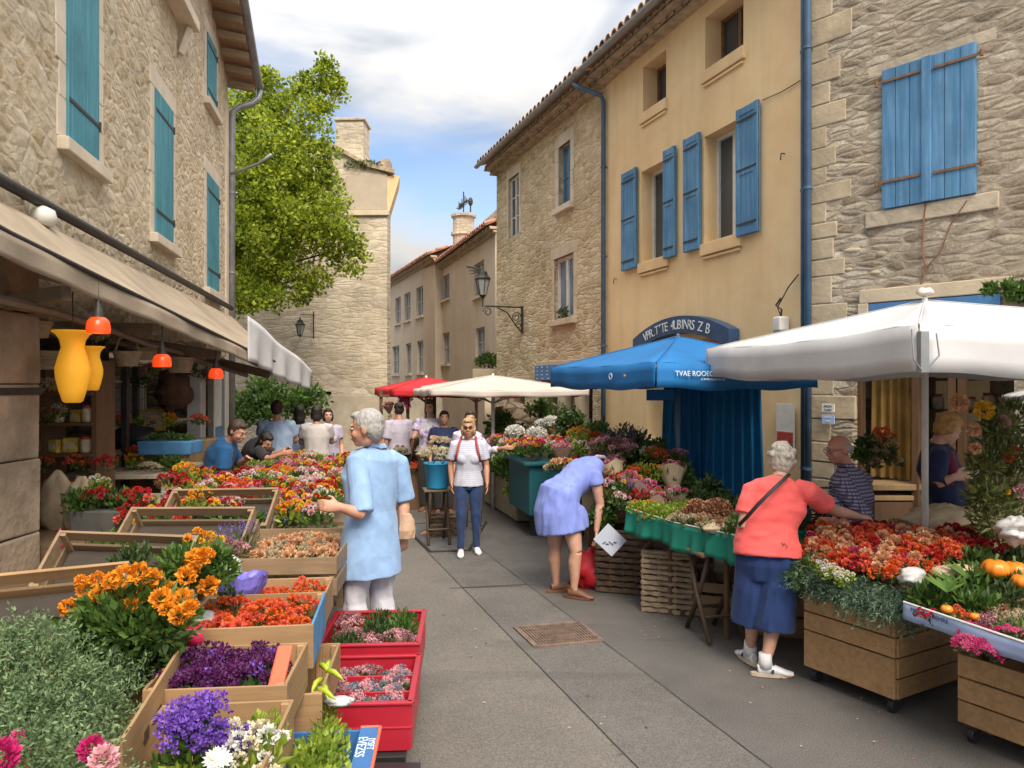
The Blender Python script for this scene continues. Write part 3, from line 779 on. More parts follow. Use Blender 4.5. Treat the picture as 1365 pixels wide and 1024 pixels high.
for k in range(7): m.tube([(sb_ - .0, .95, zb_ + .80), (sb_ + .10 * math.cos(k), .95 + .3 + .08 * math.sin(k * 2), zb_ + .78 + .10 * math.sin(k * 1.7))], .012, 5)
m.build('iron_ornament', 'iron', t)
# blue enamel plate over the shop opening
a0, z0 = RF.sz(740, 487, .05); t = thing('blue_plate', 'blue enamel plate over the opening of the honey stone house', 'sign'); t.matrix_world = RF.M
h5 = hp(RF, 714, 742, 487, 507, .06); MB().box(((h5[0] + h5[1]) / 2, .07, (h5[2] + h5[3]) / 2), (h5[1] - h5[0], .02, h5[3] - h5[2])).build('plate', 'paint_blue', t, bev=.004)
m = MB()
for i in range(4):
    for j in range(4):
        m.box((h5[0] + (h5[1] - h5[0]) * (i + .5) / 4 + R.uniform(-.03, .03), .083, h5[2] + (h5[3] - h5[2]) * (j + .5) / 4), (R.uniform(.04, .11), .004, .018))
m.build('marking', 'white_letter', t)

# ============================================================ grey stone house (far right)
RS = Frame(3.32 + .636 * 4.5, 8.36 - .771 * 4.5, -.636, .771); LS = 4.5
grey = house('grey_stone_house', 'tall grey rubble stone house with closed blue shutters at the right edge', RS)
def hs(x0, x1, yt, yb): return hp(RS, x0, x1, yt, yb)
hW = hs(1180, 1300, 80, 262); hL = hs(1160, 1335, 400, 418)
hDoor = hs(1136, 1352, 440, 800); hDoor = (hDoor[0], hDoor[1], .02, 2.66)
facade('wall', RS, 0, LS, 0, lambda s: 8.6, [zr(hW, hW[2], hW[3]), hDoor], 'stone_grey', grey, reveal=.3)
# shutters closed over the window
mw = (hW[0] + hW[1]) / 2
shutter(grey, hW[0] - .02, mw - .02, hW[2] - .05, hW[3] + .03, .02, 3, hinges=False); shutter(grey, mw + .03, hW[1] + .02, hW[2] - .05, hW[3] + .03, .02, 3, inner=False, hinges=False)
MB().box((mw, .045, (hW[2] + hW[3]) / 2 - .01), (.085, .03, hW[3] - hW[2] + .08)).build('cover_strip', 'shutter_blue', grey, bev=.004)
for zz in (hW[2] + .22, hW[3] - .10):
    for sg, e in ((-1, hW[0] - .07), (1, hW[1] + .07)):
        a_, b_ = sorted((mw + sg * .06, e)); MB().box(((a_ + b_) / 2, .046, zz + sg * .004), (b_ - a_, .010, .024)).tube([(e, .046, zz - .03), (e, .046, zz + .03)], .016, 8).build('hinge', 'rust', grey)
surround(grey, hW, .15, .001, 'mortar_patch', sill=False, lint=.12)
MB().box(((hW[0] + hW[1]) / 2, .0, hW[2] - .14), (hW[1] - hW[0] + .4, .04, .16)).build('sill', 'mortar_patch', grey, bev=.01)
# quoins up the corner
z = 0; k = 0; m = MB()
while z < 8.5:
    hh = R.uniform(.16, .30); wv = .40 + R.uniform(-.1, .15) if k % 2 else .24 + R.uniform(-.05, .05)
    m.box((LS - wv / 2 + .003, -.012, z + hh / 2), (wv, .04 + R.uniform(-.006, .006), hh - .008), jit=.004); z += hh; k += 1
m.build('quoin', 'quoin_stone', grey, bev=.012)
# lighter field stones scattered through the rubble
for i in range(90):
    s = R.uniform(.05, 4.1); z = R.uniform(2.75, 4.3) if i < 48 else R.uniform(4.3, 6.9)
    if hW[0] - .35 < s < hW[1] + .35 and z > hW[2] - .28: continue
    MB().ell((s, -.012, z), (R.uniform(.05, .14), .022, R.uniform(.02, .045)), 10, 6, nz=.012, nf=9).build('field_stone', 'quoin_stone', grey, smooth=True)
# lintel and blue fascia over the shop opening
MB().box(((hL[0] + hL[1]) / 2, .01, hL[3] + .09), (hL[1] - hL[0] + .2, .06, .14)).build('lintel', 'cut_stone', grey, bev=.008)
MB().box((hL[1] + .06, .01, hL[3] - .2), (.11, .06, .44)).build('lintel', 'cut_stone', grey, bev=.008)
MB().box(((hL[0] + hL[1]) / 2, .015, hL[3] - .15), (hL[1] - hL[0], .04, .32)).build('fascia', 'paint_blue', grey, bev=.004)
# drain pipes in the corner
pipe(grey, [(LS - .03, .09, 8.4), (LS - .03, .09, 7), (LS - .03, .09, .05)], .038)
pipe(ochre, [(.05, .05, 7.3), (.05, .05, 7), (.05, .05, .05)], .028)
m = MB()
a0, z0 = RS.sz(1235, 262); pts = [RS.sz(*p) for p in ((1236, 262), (1232, 300), (1230, 330), (1234, 352), (1229, 383))]
m.tube([(s, .02, z) for s, z in pts], .009, 5); pts = [RS.sz(*p) for p in ((1290, 268), (1268, 300), (1255, 335), (1232, 362), (1228, 383))]
m.tube([(s, .02, z) for s, z in pts], .007, 5); m.build('dead_vine', 'rust', grey)
# shop front inside the opening
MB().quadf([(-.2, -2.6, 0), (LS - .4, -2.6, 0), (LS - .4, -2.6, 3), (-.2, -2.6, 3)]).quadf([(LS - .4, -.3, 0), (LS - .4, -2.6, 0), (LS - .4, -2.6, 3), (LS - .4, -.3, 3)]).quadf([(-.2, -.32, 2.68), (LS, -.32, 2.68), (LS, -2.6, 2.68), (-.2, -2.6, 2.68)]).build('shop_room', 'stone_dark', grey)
wood('shop_wood', (.16, .085, .04), 'z'); wood('shop_wood_light', (.42, .27, .13), 'z')
m = MB()
for px in (1137, 1213, 1262, 1275):
    s = RS.s_(px)[0]; m.box((s, -.16, 1.3), (.07, .09, 2.6))
m.build('shop_frame', 'shop_wood', grey, bev=.004)
a, b = RS.s_(1205)[0], RS.s_(1142)[0]
plain('ochre_drape', (.42, .25, .07), .8, .25, 5, .2, .002, trans=.2)
m = MB(); m.sheet(lambda u, v: (a + (b - a) * u * (1 - .25 * (1 - v) * (1 - u)), -.32 + .04 * math.sin(u * 34 + v * 2), 1.0 + 1.6 * v), 60, 10); m.build('drape', 'ochre_drape', grey, smooth=True)

# ============================================================ left house
LF = Frame(-5.53, 14.6, .1925, -1.0)
left = house('cream_stone_house', 'large cream rubble stone house with teal shutters on the left', LF)
def hl(x0, x1, z0, z1): h = hp(LF, x0, x1, 0, 1); return (h[0], h[1], z0, z1)
h1 = hl(87, 129, 4.18, 6.5); h2 = hl(205, 229, 3.9, 5.78); h3 = hl(275, 290.5, 3.62, 5.58); h4 = hl(275, 287, 6.8, 7.95); h6 = hl(205, 238, 7.35, 8.6)
h0 = (h1[0] + 3.2, h1[0] + 4.3, 4.18, 6.4)
def ztl(s): return 7.9 + min(s, 2.3) * .45
LEN = 13.5
openL = [(hl(0, 292, 0, 1)[0] + .4, 10.6, .0, 2.55)]
facade('wall', LF, 0, LEN, 0, ztl, [h1, h2, h3, h4, h6, h0] + openL, 'stone_left', left, reveal=.12, extra_s=[2.3])
for hh in (h1, h2, h3, h4, h0, h6):
    shutter(left, hh[0] + .005, hh[1] - .005, hh[2] + .005, hh[3] - .005, .012, 3, 'shutter_teal', th=.03)
    if hh is not h6: surround(left, hh, .17, .012, 'cut_stone_pale', lint=.24)
a, b, c, d = h6
MB().box(((a + b) / 2, .1, c - .09), (b - a + .5, .28, .16)).build('sill', 'cut_stone_pale', left, bev=.012)
MB().beam((a - .05, .13, c - .2), (a + .05, .03, c - .62), .08, .1).build('sill_bracket', 'cut_stone_pale', left, bev=.01)
# eave with rafters, boards and gutter
m = MB(); over = .55
def zo(s): return ztl(s) - .06
for s0_, s1_ in ((-.15, 2.3), (2.3, LEN)):
    m.hexa([(s0_, -.3, zo(max(s0_, 0)) + .15), (s1_, -.3, zo(s1_) + .15), (s1_, over, zo(s1_) - .0), (s0_, over, zo(max(s0_, 0)))],
           [(s0_, -.3, zo(max(s0_, 0)) + .22), (s1_, -.3, zo(s1_) + .22), (s1_, over, zo(s1_) + .08), (s0_, over, zo(max(s0_, 0)) + .08)])
rf = m.build('roof', 'roof_tile', left)
m = MB()
for i in range(40):
    s = .0 + i * .36; 
    if s < LEN: m.beam((s, -.02, zo(s) + .01), (s, over - .06, zo(s) - .06), .10, .12)
m.build('rafter', 'eave_wood', rf)
m = MB()
m.slab(lambda u, v: ((-.2 + 2.5 * u) if True else 0, over + .02 + .07 * math.cos(PI + PI * v), zo(-.2 + 2.5 * u if u > .08 else 0) + .06 - .07 * math.sin(PI * v)), 6, 8, (0, 0, -.004))
m.slab(lambda u, v: (2.3 + (LEN - 2.3) * u, over + .02 + .07 * math.cos(PI + PI * v), zo(3) + .06 - .07 * math.sin(PI * v)), 1, 8, (0, 0, -.004))
m.build('gutter', 'zinc', left)
pipe(left, [(-.16, over + .02, 7.82), (-.16, over, 7.66), (-.1, over - .12, 7.52), (-.02, .22, 7.42), (.02, .1, 7.3), (.02, .08, 7.1), (.02, .08, .05)], .06, mat='zinc')
shell(left, 0, LEN, 7.9, 6, 'stone_left')
m = MB(); m.box((.17, .012, 3.7), (.3, .04, 7.4)); m.build('corner_strip', 'cut_stone_pale', left, bev=.01)
p0 = LF.w(.02, .1, 5.3)
# tap-like pipe arm
a, z = LF.sz(306, 232); m = MB().tube([LF.M.inverted() @ p for p in (atY(307, 232, 14.4), atY(325, 226, 14.3), atY(345, 218, 14.2), atY(362, 206, 14.1))], .03, 8); m.build('overflow_pipe', 'zinc', left, smooth=True)

# ============================================================ gable house behind the tree
GF = Frame(-3.66, 22, -1, .03)
gab = house('gable_house', 'pale stone gable house with a tall chimney behind the tree', GF)
def zg(s):     # s runs left from the right corner
    pts = [(0, 8.15), (.55, 8.35), (1.9, 9.1), (6.5, 7.2)]
    for (a, b), (c, d) in zip(pts, pts[1:]):
        if s <= c: return b + (d - b) * (s - a) / (c - a)
    return pts[-1][1]
slot = (1.65, 2.35, 1.62, 1.78)
facade('wall', GF, 0, 6.5, 0, zg, [slot], 'stone_gable', gab, reveal=.3, extra_s=[.55, 1.9])
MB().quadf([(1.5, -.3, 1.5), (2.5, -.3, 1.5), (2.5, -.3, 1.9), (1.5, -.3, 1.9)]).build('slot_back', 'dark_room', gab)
M2 = MB(); M2.box((.62, .03, 7.02), (1.36, .1, .16)); M2.build('cornice', 'cut_stone', gab, bev=.01)
M2 = MB(); M2.box((.6, .015, 7.62), (1.2, .04, 1.0)); M2.build('render_band', 'cream_render', gab)
m = MB()
for (a, b) in ((-.25, .55), (.55, 1.9), (1.9, 6.6)):
    za, zb2 = zg(max(a, 0)) , zg(min(b, 6.5)); m.hexa([(a, .12, za), (b, .12, zb2), (b + 2.9, -8, zb2), (a + 2.9, -8, za)], [(a, .12, za + .12), (b, .12, zb2 + .12), (b + 2.9, -8, zb2 + .12), (a + 2.9, -8, za + .12)])
m.build('roof', 'genoise', gab)
m = MB(); m.hexa([(0, .0, 6.95), (0.3, -1.5, 6.95), (.27, -1.5, 6.95), (-.03, 0, 6.95)], [(0, 0, 8.10), (0.3, -1.5, 8.10), (-.08, -1.5, 8.10), (-.38, .0, 8.10)]); m.build('eave_cove', 'ochre_render', gab)
m = MB(); a = (682.5 - 483) / 1000 * 22 - 3.66; b = (682.5 - 446) / 1000 * 22 - 3.66
m.box(((a + b) / 2, -.5, 9.1), (b - a, .8, 1.35)); m.box(((a + b) / 2, -.5, 9.81), (b - a + .1, .9, .08)); m.build('chimney', 'stone_gable', gab, bev=.02)
m = MB(); m.hexa([(.05, -.3, 8.1), (.42, -.3, 8.1), (.42, -.9, 8.1), (.05, -.9, 8.1)], [(.02, -.3, 8.7), (.25, -.3, 8.7), (.25, -.9, 8.7), (.02, -.9, 8.7)]); m.build('chimney', 'genoise', gab)
m = MB(); foliage(m, (.7, .05, 8.42), (.55, .15, .1), 300, .10, .05, nm=1); m.build('roof_moss', 'leaf_olive', gab)
M2 = MB(); sh_ = [(0, -.5), (1.6, -8)]; M2.quadf([(.0, -.5, 0), (1.5, -8, 0), (1.5, -8, 8.1), (.0, -.5, 8.1)]).quadf([(6.5, -.5, 0), (6.5, -8, 0), (6.5, -8, 7.2), (6.5, -.5, 7.2)]).quadf([(1.5, -8, 0), (6.5, -8, 0), (6.5, -8, 7.5), (1.5, -8, 7.5)]).build('side_wall', 'stone_gable', gab)
t = thing('wall_lantern', 'small black lantern hanging from a bracket on the pale gable house', 'street lamp'); p = atY(400, 449, 21.7); t.location = p
lantern(t, (0, 0, 0), .95)
pb = atY(418, 418, 21.9) - p; pd = atY(418, 449, 21.9) - p
m = MB().beam((0, 0, .64), (pb.x, .1, .64), .02, .02).beam((pb.x, .2, .75), (pb.x, .2, -.05), .03, .03).beam((0, 0, 0), (pb.x + .1, .22, 0), .015, .015).beam((pb.x, .1, .64), (pb.x, .32, .64), .02, .02); m.build('bracket', 'iron', t)

# ============================================================ two plain houses down the lane
def lane_house(name, label, fr, L, zt, holes, wall, roofmat='roof_red', back=5, hood=True):
    h = house(name, label, fr)
    facade('wall', fr, 0, L, 0, lambda s: zt, holes, wall, h, reveal=.15)
    shell(h, 0, L, zt, back, wall)
    for i, hh in enumerate(holes):
        window_unit(h, hh, .15, 'glass_sky', 'paint_grey', True, 1, .06, .1)
        MB().box(((hh[0] + hh[1]) / 2, .03, hh[2] - .05), (hh[1] - hh[0] + .2, .12, .08)).build('sill', 'cut_stone', h)
    return h
plain('paint_grey', (.36, .35, .33), .6, .1, 8, .1)
H2 = Frame(-.49, 21.7, -2.64, 8.3); L2 = 8.7
def hh2(fr, x0, x1, yt, yb): return hp(fr, x0, x1, yt, yb)
wl = [hh2(H2, 590, 599, 368, 404), hh2(H2, 632, 645, 347, 391), hh2(H2, 586, 599, 443, 488), hh2(H2, 634, 646, 435, 477)]
wl[0] = zr(wl[0], 5.15, 6.05); wl[1] = zr(wl[1], 4.75, 5.8); wl[2] = zr(wl[2], 2.75, 3.9); wl[3] = zr(wl[3], 2.85, 3.75)
house2 = lane_house('lane_house', 'beige rendered house in the lane next to the honey stone house', H2, L2, 6.5, wl, 'beige_render')
tiled_roof(house2, -.3, L2 + .1, 6.52, .35, .45, 2.2, mat='roof_red', rows=2)
m = MB(); m.box((4.2, -1.7, 7.0), (8.6, .4, 2.1)); m.hexa([(-.5, -2.0, 7.9), (8.4, -2.0, 7.9), (8.4, -1.4, 7.9), (-.5, -1.4, 7.9)], [(-.5, -2.0, 8.35), (6, -2.0, 8.12), (6, -1.4, 8.12), (-.5, -1.4, 8.35)]); m.build('parapet_wall', 'stone_gable', house2)
m = MB(); m.cyl((8.2, -1.1, 6.6), .42, 2.1, 14); m.cyl((8.2, -1.1, 7.9), .5, .12, 14); m.cyl((8.2, -1.1, 8.62), .5, .1, 14); m.build('chimney', 'stone_gable', house2)
m = MB(); c0 = V((8.2, -1.1, 8.7))
for k in range(6):
    x = -.5 + k * .25; m.tube([c0 + V((x, 0, .45)), c0 + V((x + .02, 0, .45 + .14 * (1 + k % 2)))], .02, 5); m.tube([c0 + V((x, -.12, .45)), c0 + V((x, .12, .45))], .02, 5)
m.tube([c0, c0 + V((0, 0, .45)), c0 + V((0, 0, .95))], .025, 6); m.tube([c0 + V((-.55, 0, .5)), c0 + V((.8, 0, .42))], .03, 6); m.tube([c0 + V((-1.1, 0, -.1)), c0 + V((-1.1, 0, .4)), c0 + V((-.3, 0, .45))], .03, 6)
m.ell(c0 + V((-1.1, 0, .3)), (.10, .1, .17), 8, 6); m.ell(c0 + V((.4, 0, .5)), (.2, .1, .1), 8, 6)
t = m.build('roof_aerial', 'iron'); t.matrix_world = H2.M; tag(t, 'dark spindly rooftop aerial on the round chimney down the lane', 'aerial')
H1 = Frame(-2.9, 28.3, -3.0, 7.7); L1 = 8.4
w1 = [hh2(H1, 555, 564, 382, 417), hh2(H1, 539, 547, 392, 421), hh2(H1, 527, 534, 397, 424), hh2(H1, 556, 564, 453, 490), hh2(H1, 541, 548, 456, 494), hh2(H1, 523, 532, 460, 496)]
for i in range(3): w1[i] = zr(w1[i], 4.75, 5.95); w1[3 + i] = zr(w1[3 + i], 2.45, 3.75)
house1 = lane_house('lane_house', 'narrow beige house at the far end of the lane beside the gable house', H1, L1, 6.8, w1, 'beige_render')
tiled_roof(house1, -.3, L1 + .1, 6.82, .35, .42, 2.6, mat='roof_red', rows=2)
pipe(house2, [(L2 - .1, .05, 6.5), (L2 - .1, .05, 6.4), (L2 - .1, .05, .1)], .05, mat='zinc', clamps=False)
# end of the lane
EF = Frame(-5.0, 39, -1, 0.05); endh = house('lane_house', 'house closing the far end of the lane, mostly hidden', EF)
facade('wall', EF, 0, 6, 0, lambda s: 5.6, [], 'cream_render', endh)

# ============================================================ tree
def big_tree():
    t = thing('plane_tree', 'leafy bright green tree beside the cream stone house', 'tree', (-7.3, 18.6, 0))
    L = V(t.location); m = MB(); plain('bark', (.14, .10, .07), .9, .3, 6, .8, .02, bscale=20)
    m.tube([(0, 0, 0), (.05, 0, 1.6), (.15, 0, 3.2), (.3, .1, 4.6)], [.26, .22, .19, .15], 10)
    clumps = []
    for (px, py, yy, r) in ((335, 150, 18, .75), (320, 200, 18, .9), (358, 115, 18.2, .45), (356, 175, 18.4, .8), (395, 120, 18, .42), (436, 92, 18, .30), (428, 130, 18.2, .55), (400, 165, 17.8, .75),
                            (440, 120, 18.1, .32), (370, 215, 17.5, .95), (410, 205, 17.8, .6), (330, 260, 17.4, 1.0), (385, 265, 17.3, .9), (420, 255, 17.8, .55), (435, 235, 18, .35), (345, 320, 17.2, 1.0), (400, 310, 17.4, .85), (325, 405, 16.6, .45), (345, 408, 16.6, .38), (312, 395, 16.8, .5), (365, 400, 17, .4),
                            (440, 305, 17.6, .65), (462, 330, 17.6, .50), (470, 350, 17.8, .35), (430, 345, 17.5, .6), (380, 365, 17.5, .65), (350, 385, 17.6, .6), (330, 400, 17.8, .5), (420, 380, 17.8, .38), (315, 330, 17.6, 1.0), (320, 130, 18.3, .6),
                            (290, 230, 18.4, 1.2), (280, 320, 18.6, 1.2), (350, 240, 19.2, 1.2), (400, 290, 19.2, 1.1), (345, 330, 19.2, 1.2), (300, 170, 18.6, .9), (366, 143, 18.2, .5), (408, 395, 17.9, .2), (392, 140, 18.3, .45), (452, 105, 18.1, .2), (346, 100, 18.1, .22), (405, 108, 18.1, .22), (432, 84, 18, .16)):
        clumps.append((atY(px, py, yy) - L, r))
    for c, r in clumps[:30:2]:
        m.tube([(.28, .08, 4.3), (c.x * .4 + .1, c.y * .4, 4.2 + (c.z - 4.2) * .6), tuple(c)], [.07, .035, .012], 6)
    m.build('trunk', 'bark', t, smooth=True)
    mb = MB()
    for c, r in clumps:
        # each clump is broken into sprigs that stick out unevenly
        for k in range(int(24 * (r / .6) ** 2) + 5):
            d = rdir(.25); q = c + V((d.x, d.y, d.z)) * r * R.uniform(.45, 1.12)
            if noise.noise((q + L) * 1.1) < -.30: continue
            foliage(mb, q, (r * .17 + .06, r * .17 + .06, r * .15 + .05), int(18 + 24 * r), .11, .075, up=.1, shell=.4, out=.8)
    mb.build('crown', 'leaf_tree', t)
    print('tree faces', len(mb.f))
big_tree()
def bush(name, label, cat, loc, r, n, mat, L=.09, w=.045, stems=True, group=None, gaps=.0, h=None):
    t = thing(name, label, cat, loc, group=group); m = MB()
    rr = V(r) if hasattr(r, '__len__') else V((r, r, r))
    for k in range(n // 40):
        d = rdir(.2); 
        if d.z < -.3: d.z *= -1
        q = V((d.x * rr.x, d.y * rr.y, rr.z + d.z * rr.z)) * 1.0 * R.uniform(.5, 1.0) ; q.z = max(q.z, .05)
        foliage(m, q, min(rr) * .34, 40, L, w, shell=.4)
    m.build('foliage', mat, t)
    if stems:
        s = MB()
        for k in range(5): s.tube([(0, 0, 0), (R.uniform(-.3, .3) * rr.x, R.uniform(-.3, .3) * rr.y, rr.z)], [.012, .006], 5)
        s.build('stem', 'bark', t)
    return t
bush('hedge_shrub', 'green shrub growing behind the shoppers under the awning end', 'shrub', tuple(atY(362, 512, 16) - V((0, 0, 1.0))), (1.2, .5, .52), 3000, 'leaf_mid', .13, .07)
bush('window_shrub', 'small clipped shrub on the ledge where the lane begins', 'shrub', tuple(atY(646, 492, 19.5)), (.34, .3, .2), 900, 'leaf_mid', .08, .05)
MB().box((0, 0, -.35), (.6, .5, .7)).build('stone_ledge', 'cut_stone', None, bev=.01); o = bpy.data.objects['stone_ledge']; o.location = atY(646, 492, 19.5); o.scale = (1, 1, 1)
tag(o, 'pale stone ledge block under the small clipped shrub', 'ledge')
bush('climbing_vine', 'bright green vine leaves at the right edge over the blue fascia', 'climber', tuple(RS.w(RS.s_(1358)[0], .12, RS.sz(1358, 412)[1])), (.28, .1, .12), 700, 'leaf_mid', .07, .05, stems=False)

m = MB()
for i in range(150):
    sd_ = R.random(); y = R.uniform(3.6, 9)
    x = (pav(y) + R.uniform(-.9, .3) ** 1 if sd_ < .35 else lane2(y) + R.uniform(.3, 1.5)); z = .010
    a = R.uniform(0, 6.28); s_ = R.uniform(.008, .02); m.leaf(V((x, y, z)), V((math.cos(a), math.sin(a), .05)), s_ * 1.6, s_, R.randrange(3), nrm=V((0, 0, 1)))
plain('litter_leaf', (.10, .11, .04), .8); plain('litter_petal', (.35, .10, .10), .8); plain('litter_paper', (.35, .32, .28), .8)
tag(m.build('fallen_petals', ['litter_leaf', 'litter_petal', 'litter_paper']), 'scattered fallen petals and leaf scraps on the road beside the stalls', 'petals', kind='stuff')
# ============================================================ flower kinds
def fl(name, col, lt=None, trans=.25): return leafmat(name, [c * .62 for c in col], lt or [min(1, c * 1.25) for c in col], trans, 30, .6)
fl('f_orange', (.85, .26, .01), (1.0, .42, .02)); fl('f_red', (.50, .015, .02)); fl('f_coral', (.78, .13, .07)); fl('f_pink', (.72, .12, .28)); fl('f_palepink', (.78, .42, .45))
fl('f_magenta', (.55, .02, .16)); fl('f_violet', (.14, .04, .42), (.30, .14, .66)); fl('f_plum', (.07, .008, .075), (.17, .02, .16)); fl('f_white', (.78, .76, .68), (.92, .91, .86)); fl('f_yellow', (.80, .50, .03))
fl('f_peach', (.72, .36, .17), (.90, .55, .32)); fl('f_cream', (.70, .62, .42)); fl('f_lav', (.10, .12, .35), (.25, .28, .55)); fl('f_lime', (.40, .50, .08)); fl('f_ruby', (.40, .01, .03)); fl('f_brown', (.30, .13, .07)); fl('f_straw', (.48, .38, .23), (.66, .55, .36))
fl('f_redor', (.72, .08, .02), (.9, .2, .03)); fl('f_greyblue', (.22, .25, .35)); fl('f_heather', (.30, .10, .14), (.50, .26, .28))
plain('stem_green', (.10, .17, .04), .7, .3, 20, 0)
plain('paper_wrap', (.36, .27, .19), .7, .1, 9, .2, rnd=.06)
class Kind:
    def __init__(s, name, cat, label, heads, hr, mats, leaf, nleaf, r=.12, style='pom', h=.14, L=.06, wrap=False, petals=32, lw=.5, under=.6):
        s.__dict__.update(locals()); s.name = name; s.proto = Protos(s.make)
    def make(s):
        t = thing(s.name, s.label, s.cat); m = MB()
        foliage(m, (0, 0, s.h * .45), (s.r * 1.0, s.r * 1.0, s.h * .55), s.nleaf, s.L, s.L * s.lw, up=.8, shell=.6)
        m.build('foliage', s.leaf, t)
        if s.heads:
            m = MB(); ga = PI * (3 - 5 ** .5)
            for i in range(s.heads):
                q = math.sqrt((i + .5) / s.heads); a = ga * i + R.uniform(-.3, .3); x, y = s.r * q * math.cos(a), s.r * q * math.sin(a)
                z = s.h + s.r * .42 * (1 - q * q) + R.uniform(-.02, .015); ax = V((x * 3, y * 3, .5)).normalized(); mi = R.randrange(len(s.mats))
                if s.style == 'pom': pom(m, (x, y, z), s.hr * R.uniform(.8, 1.15), s.petals, mi, ax)
                elif s.style == 'daisy': daisy(m, (x, y, z), s.hr, 9, 0, min(1, len(s.mats) - 1), ax)
                elif s.style == 'tiny': tinyb(m, (x, y, z - s.hr * .3), s.hr, 40, s.hr * .42, mi)
                elif s.style == 'spike':
                    for k in range(16):
                        p = V((x, y, z)) + ax * s.hr * 3 * k / 16 + rdir() * s.hr * .25; m.leaf(p, rdir(.5), s.hr * .45, s.hr * .35, mi)
            m.build('blossoms', s.mats, t)
        if s.wrap: 
            m = MB(); N = 18
            m.rings([(V((0, 0, -.10)), V((.025, 0, 0)), V((0, .025, 0))), (V((0, 0, 0)), V((s.r * .6, 0, 0)), V((0, s.r * .6, 0))), (V((0, 0, s.h)), V((s.r * 1.12, 0, 0)), V((0, s.r * 1.12, 0)))], N, 0, False)
            for v in m.v[-N:]: v.z += R.uniform(-.03, .03)
            m.build('paper_wrap', 'paper_wrap', t)
        return t
    def __call__(s, loc, sc=1.0, label=None, group=None, tilt=.25, rz=None):
        return s.proto(tuple(loc), R.uniform(0, 6.28) if rz is None else rz, label, sc * R.uniform(.92, 1.08), group, (R.uniform(-tilt, tilt), R.uniform(-tilt, tilt)))
def B(name, label, *a, **k): return Kind(name, 'flowers', label, *a, **k)

# ------------------------------------------------------------ wood, plastic, crates
wood('crate_wood', (.48, .29, .14), 'x'); wood('crate_wood_y', (.44, .27, .13), 'y'); wood('crate_wood_old', (.33, .22, .125), 'x'); wood('box_wood', (.46, .27, .12), 'x', var=.35); wood('table_wood', (.26, .17, .10), 'x')
plain('red_plastic', (.38, .015, .03), .35, .12, 4, .05); plain('crate_shade', (.05, .04, .032), .9, .2, 5, .2); plain('black_plastic', (.02, .02, .022), .45, .2, 6, .1); plain('soil', (.04, .028, .018), .95, .4, 20, .8, .01)
plain('blue_card', (.04, .14, .36), .5, .15, 6, .1); plain('crate_blue', (.07, .22, .42), .6, .25, 6, .2); plain('canvas_tan', (.43, .345, .25), .85, .22, 2.0, .4, .02, trans=.12, bscale=4)
plain('canvas_white', (.66, .655, .66), .85, .12, 1.6, .4, .02, trans=.22, bscale=3); plain('canvas_blue', (.012, .17, .46), .7, .2, 1.6, .2, .003, trans=.15); plain('canvas_red', (.62, .02, .03), .75, .1, 3, .2, .003, trans=.15)
plain('canvas_offwhite', (.66, .60, .54), .85, .08, 3, .2, .003, trans=.2); plain('cloth_teal', (.005, .19, .13), .75, .15, 4, .2, .003); plain('tub_teal', (.015, .12, .15), .5, .15, 5, .1)
plain('burlap', (.50, .39, .26), .95, .2, 10, .6, .004, bscale=140); plain('cement', (.42, .36, .27), .9, .2, 3, .3)
def crate(name, label, loc, size, rz=0, wood_='crate_wood', slats=2, tilt=None, shade_sheet=False, group=None, blue_side=False, base=True, mark=None, th=.012, gapf=.18):
    w, d, h = size; t = thing(name, label, 'crate', loc, rz, group)
    if tilt: t.rotation_euler = (tilt[0], tilt[1], rz)
    hb = h / slats
    for k, (cx, cy, L, along) in enumerate(((0, -d / 2, w, 'x'), (0, d / 2, w, 'x'), (-w / 2, 0, d, 'y'), (w / 2, 0, d, 'y'))):
        m = MB()
        for i in range(slats):
            z = hb * (i + .5); bh = hb * (1 - gapf) if slats > 1 else h
            if i == slats - 1: z = h - bh / 2
            z += R.uniform(-.003, .003)
            sz = (L + (th if along == 'x' else -th), th, bh) if along == 'x' else (th, L - th * 1.02, bh)
            m.box((cx, cy, z), sz, jit=.0015)
        if along == 'x':
            for sx in (-1, 1): m.box((sx * (w / 2 - .022), cy - math.copysign(th * .5 + .011, cy), h / 2 - .002), (.03, .02, h - .004))
        m.build('side_panel', 'crate_blue' if (blue_side and k == 3) else (wood_ if along == 'x' or wood_ != 'crate_wood' else 'crate_wood_y'), t, bev=.0025)
    if base:
        m = MB(); n = max(3, int(d / .09))
        for i in range(n): m.box((0, -d / 2 + d * (i + .5) / n, .006), (w - th * 1.2, d / n * .82, .010))
        m.build('base', wood_, t)
    if shade_sheet: MB().box((0, 0, h * .18), (w - th * 2.4, d - th * 2.4, .02)).build('shade_sheet', 'crate_shade', t)  # added dark sheet, its colour stands for the shaded crate interior
    if mark:
        for k, (my, ww) in enumerate(mark):
            MB().box((w / 2 + th / 2 + .001, my, h * .55), (.002, ww, .045)).build('mark', 'iron', t)
    return t

# ============================================================ LEFT STALL
def wallx(y): return -2.72 - .1925 * y
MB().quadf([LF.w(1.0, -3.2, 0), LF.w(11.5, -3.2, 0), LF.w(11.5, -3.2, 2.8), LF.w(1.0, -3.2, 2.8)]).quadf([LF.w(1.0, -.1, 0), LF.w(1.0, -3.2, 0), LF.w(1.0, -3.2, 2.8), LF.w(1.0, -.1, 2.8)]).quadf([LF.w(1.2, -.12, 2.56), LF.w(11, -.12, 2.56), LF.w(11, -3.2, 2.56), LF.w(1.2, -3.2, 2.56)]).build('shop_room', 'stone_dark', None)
o = bpy.data.objects['shop_room.001'] if 'shop_room.001' in bpy.data.objects else bpy.data.objects['shop_room']; o.parent = left; o.matrix_parent_inverse = LF.M.inverted()
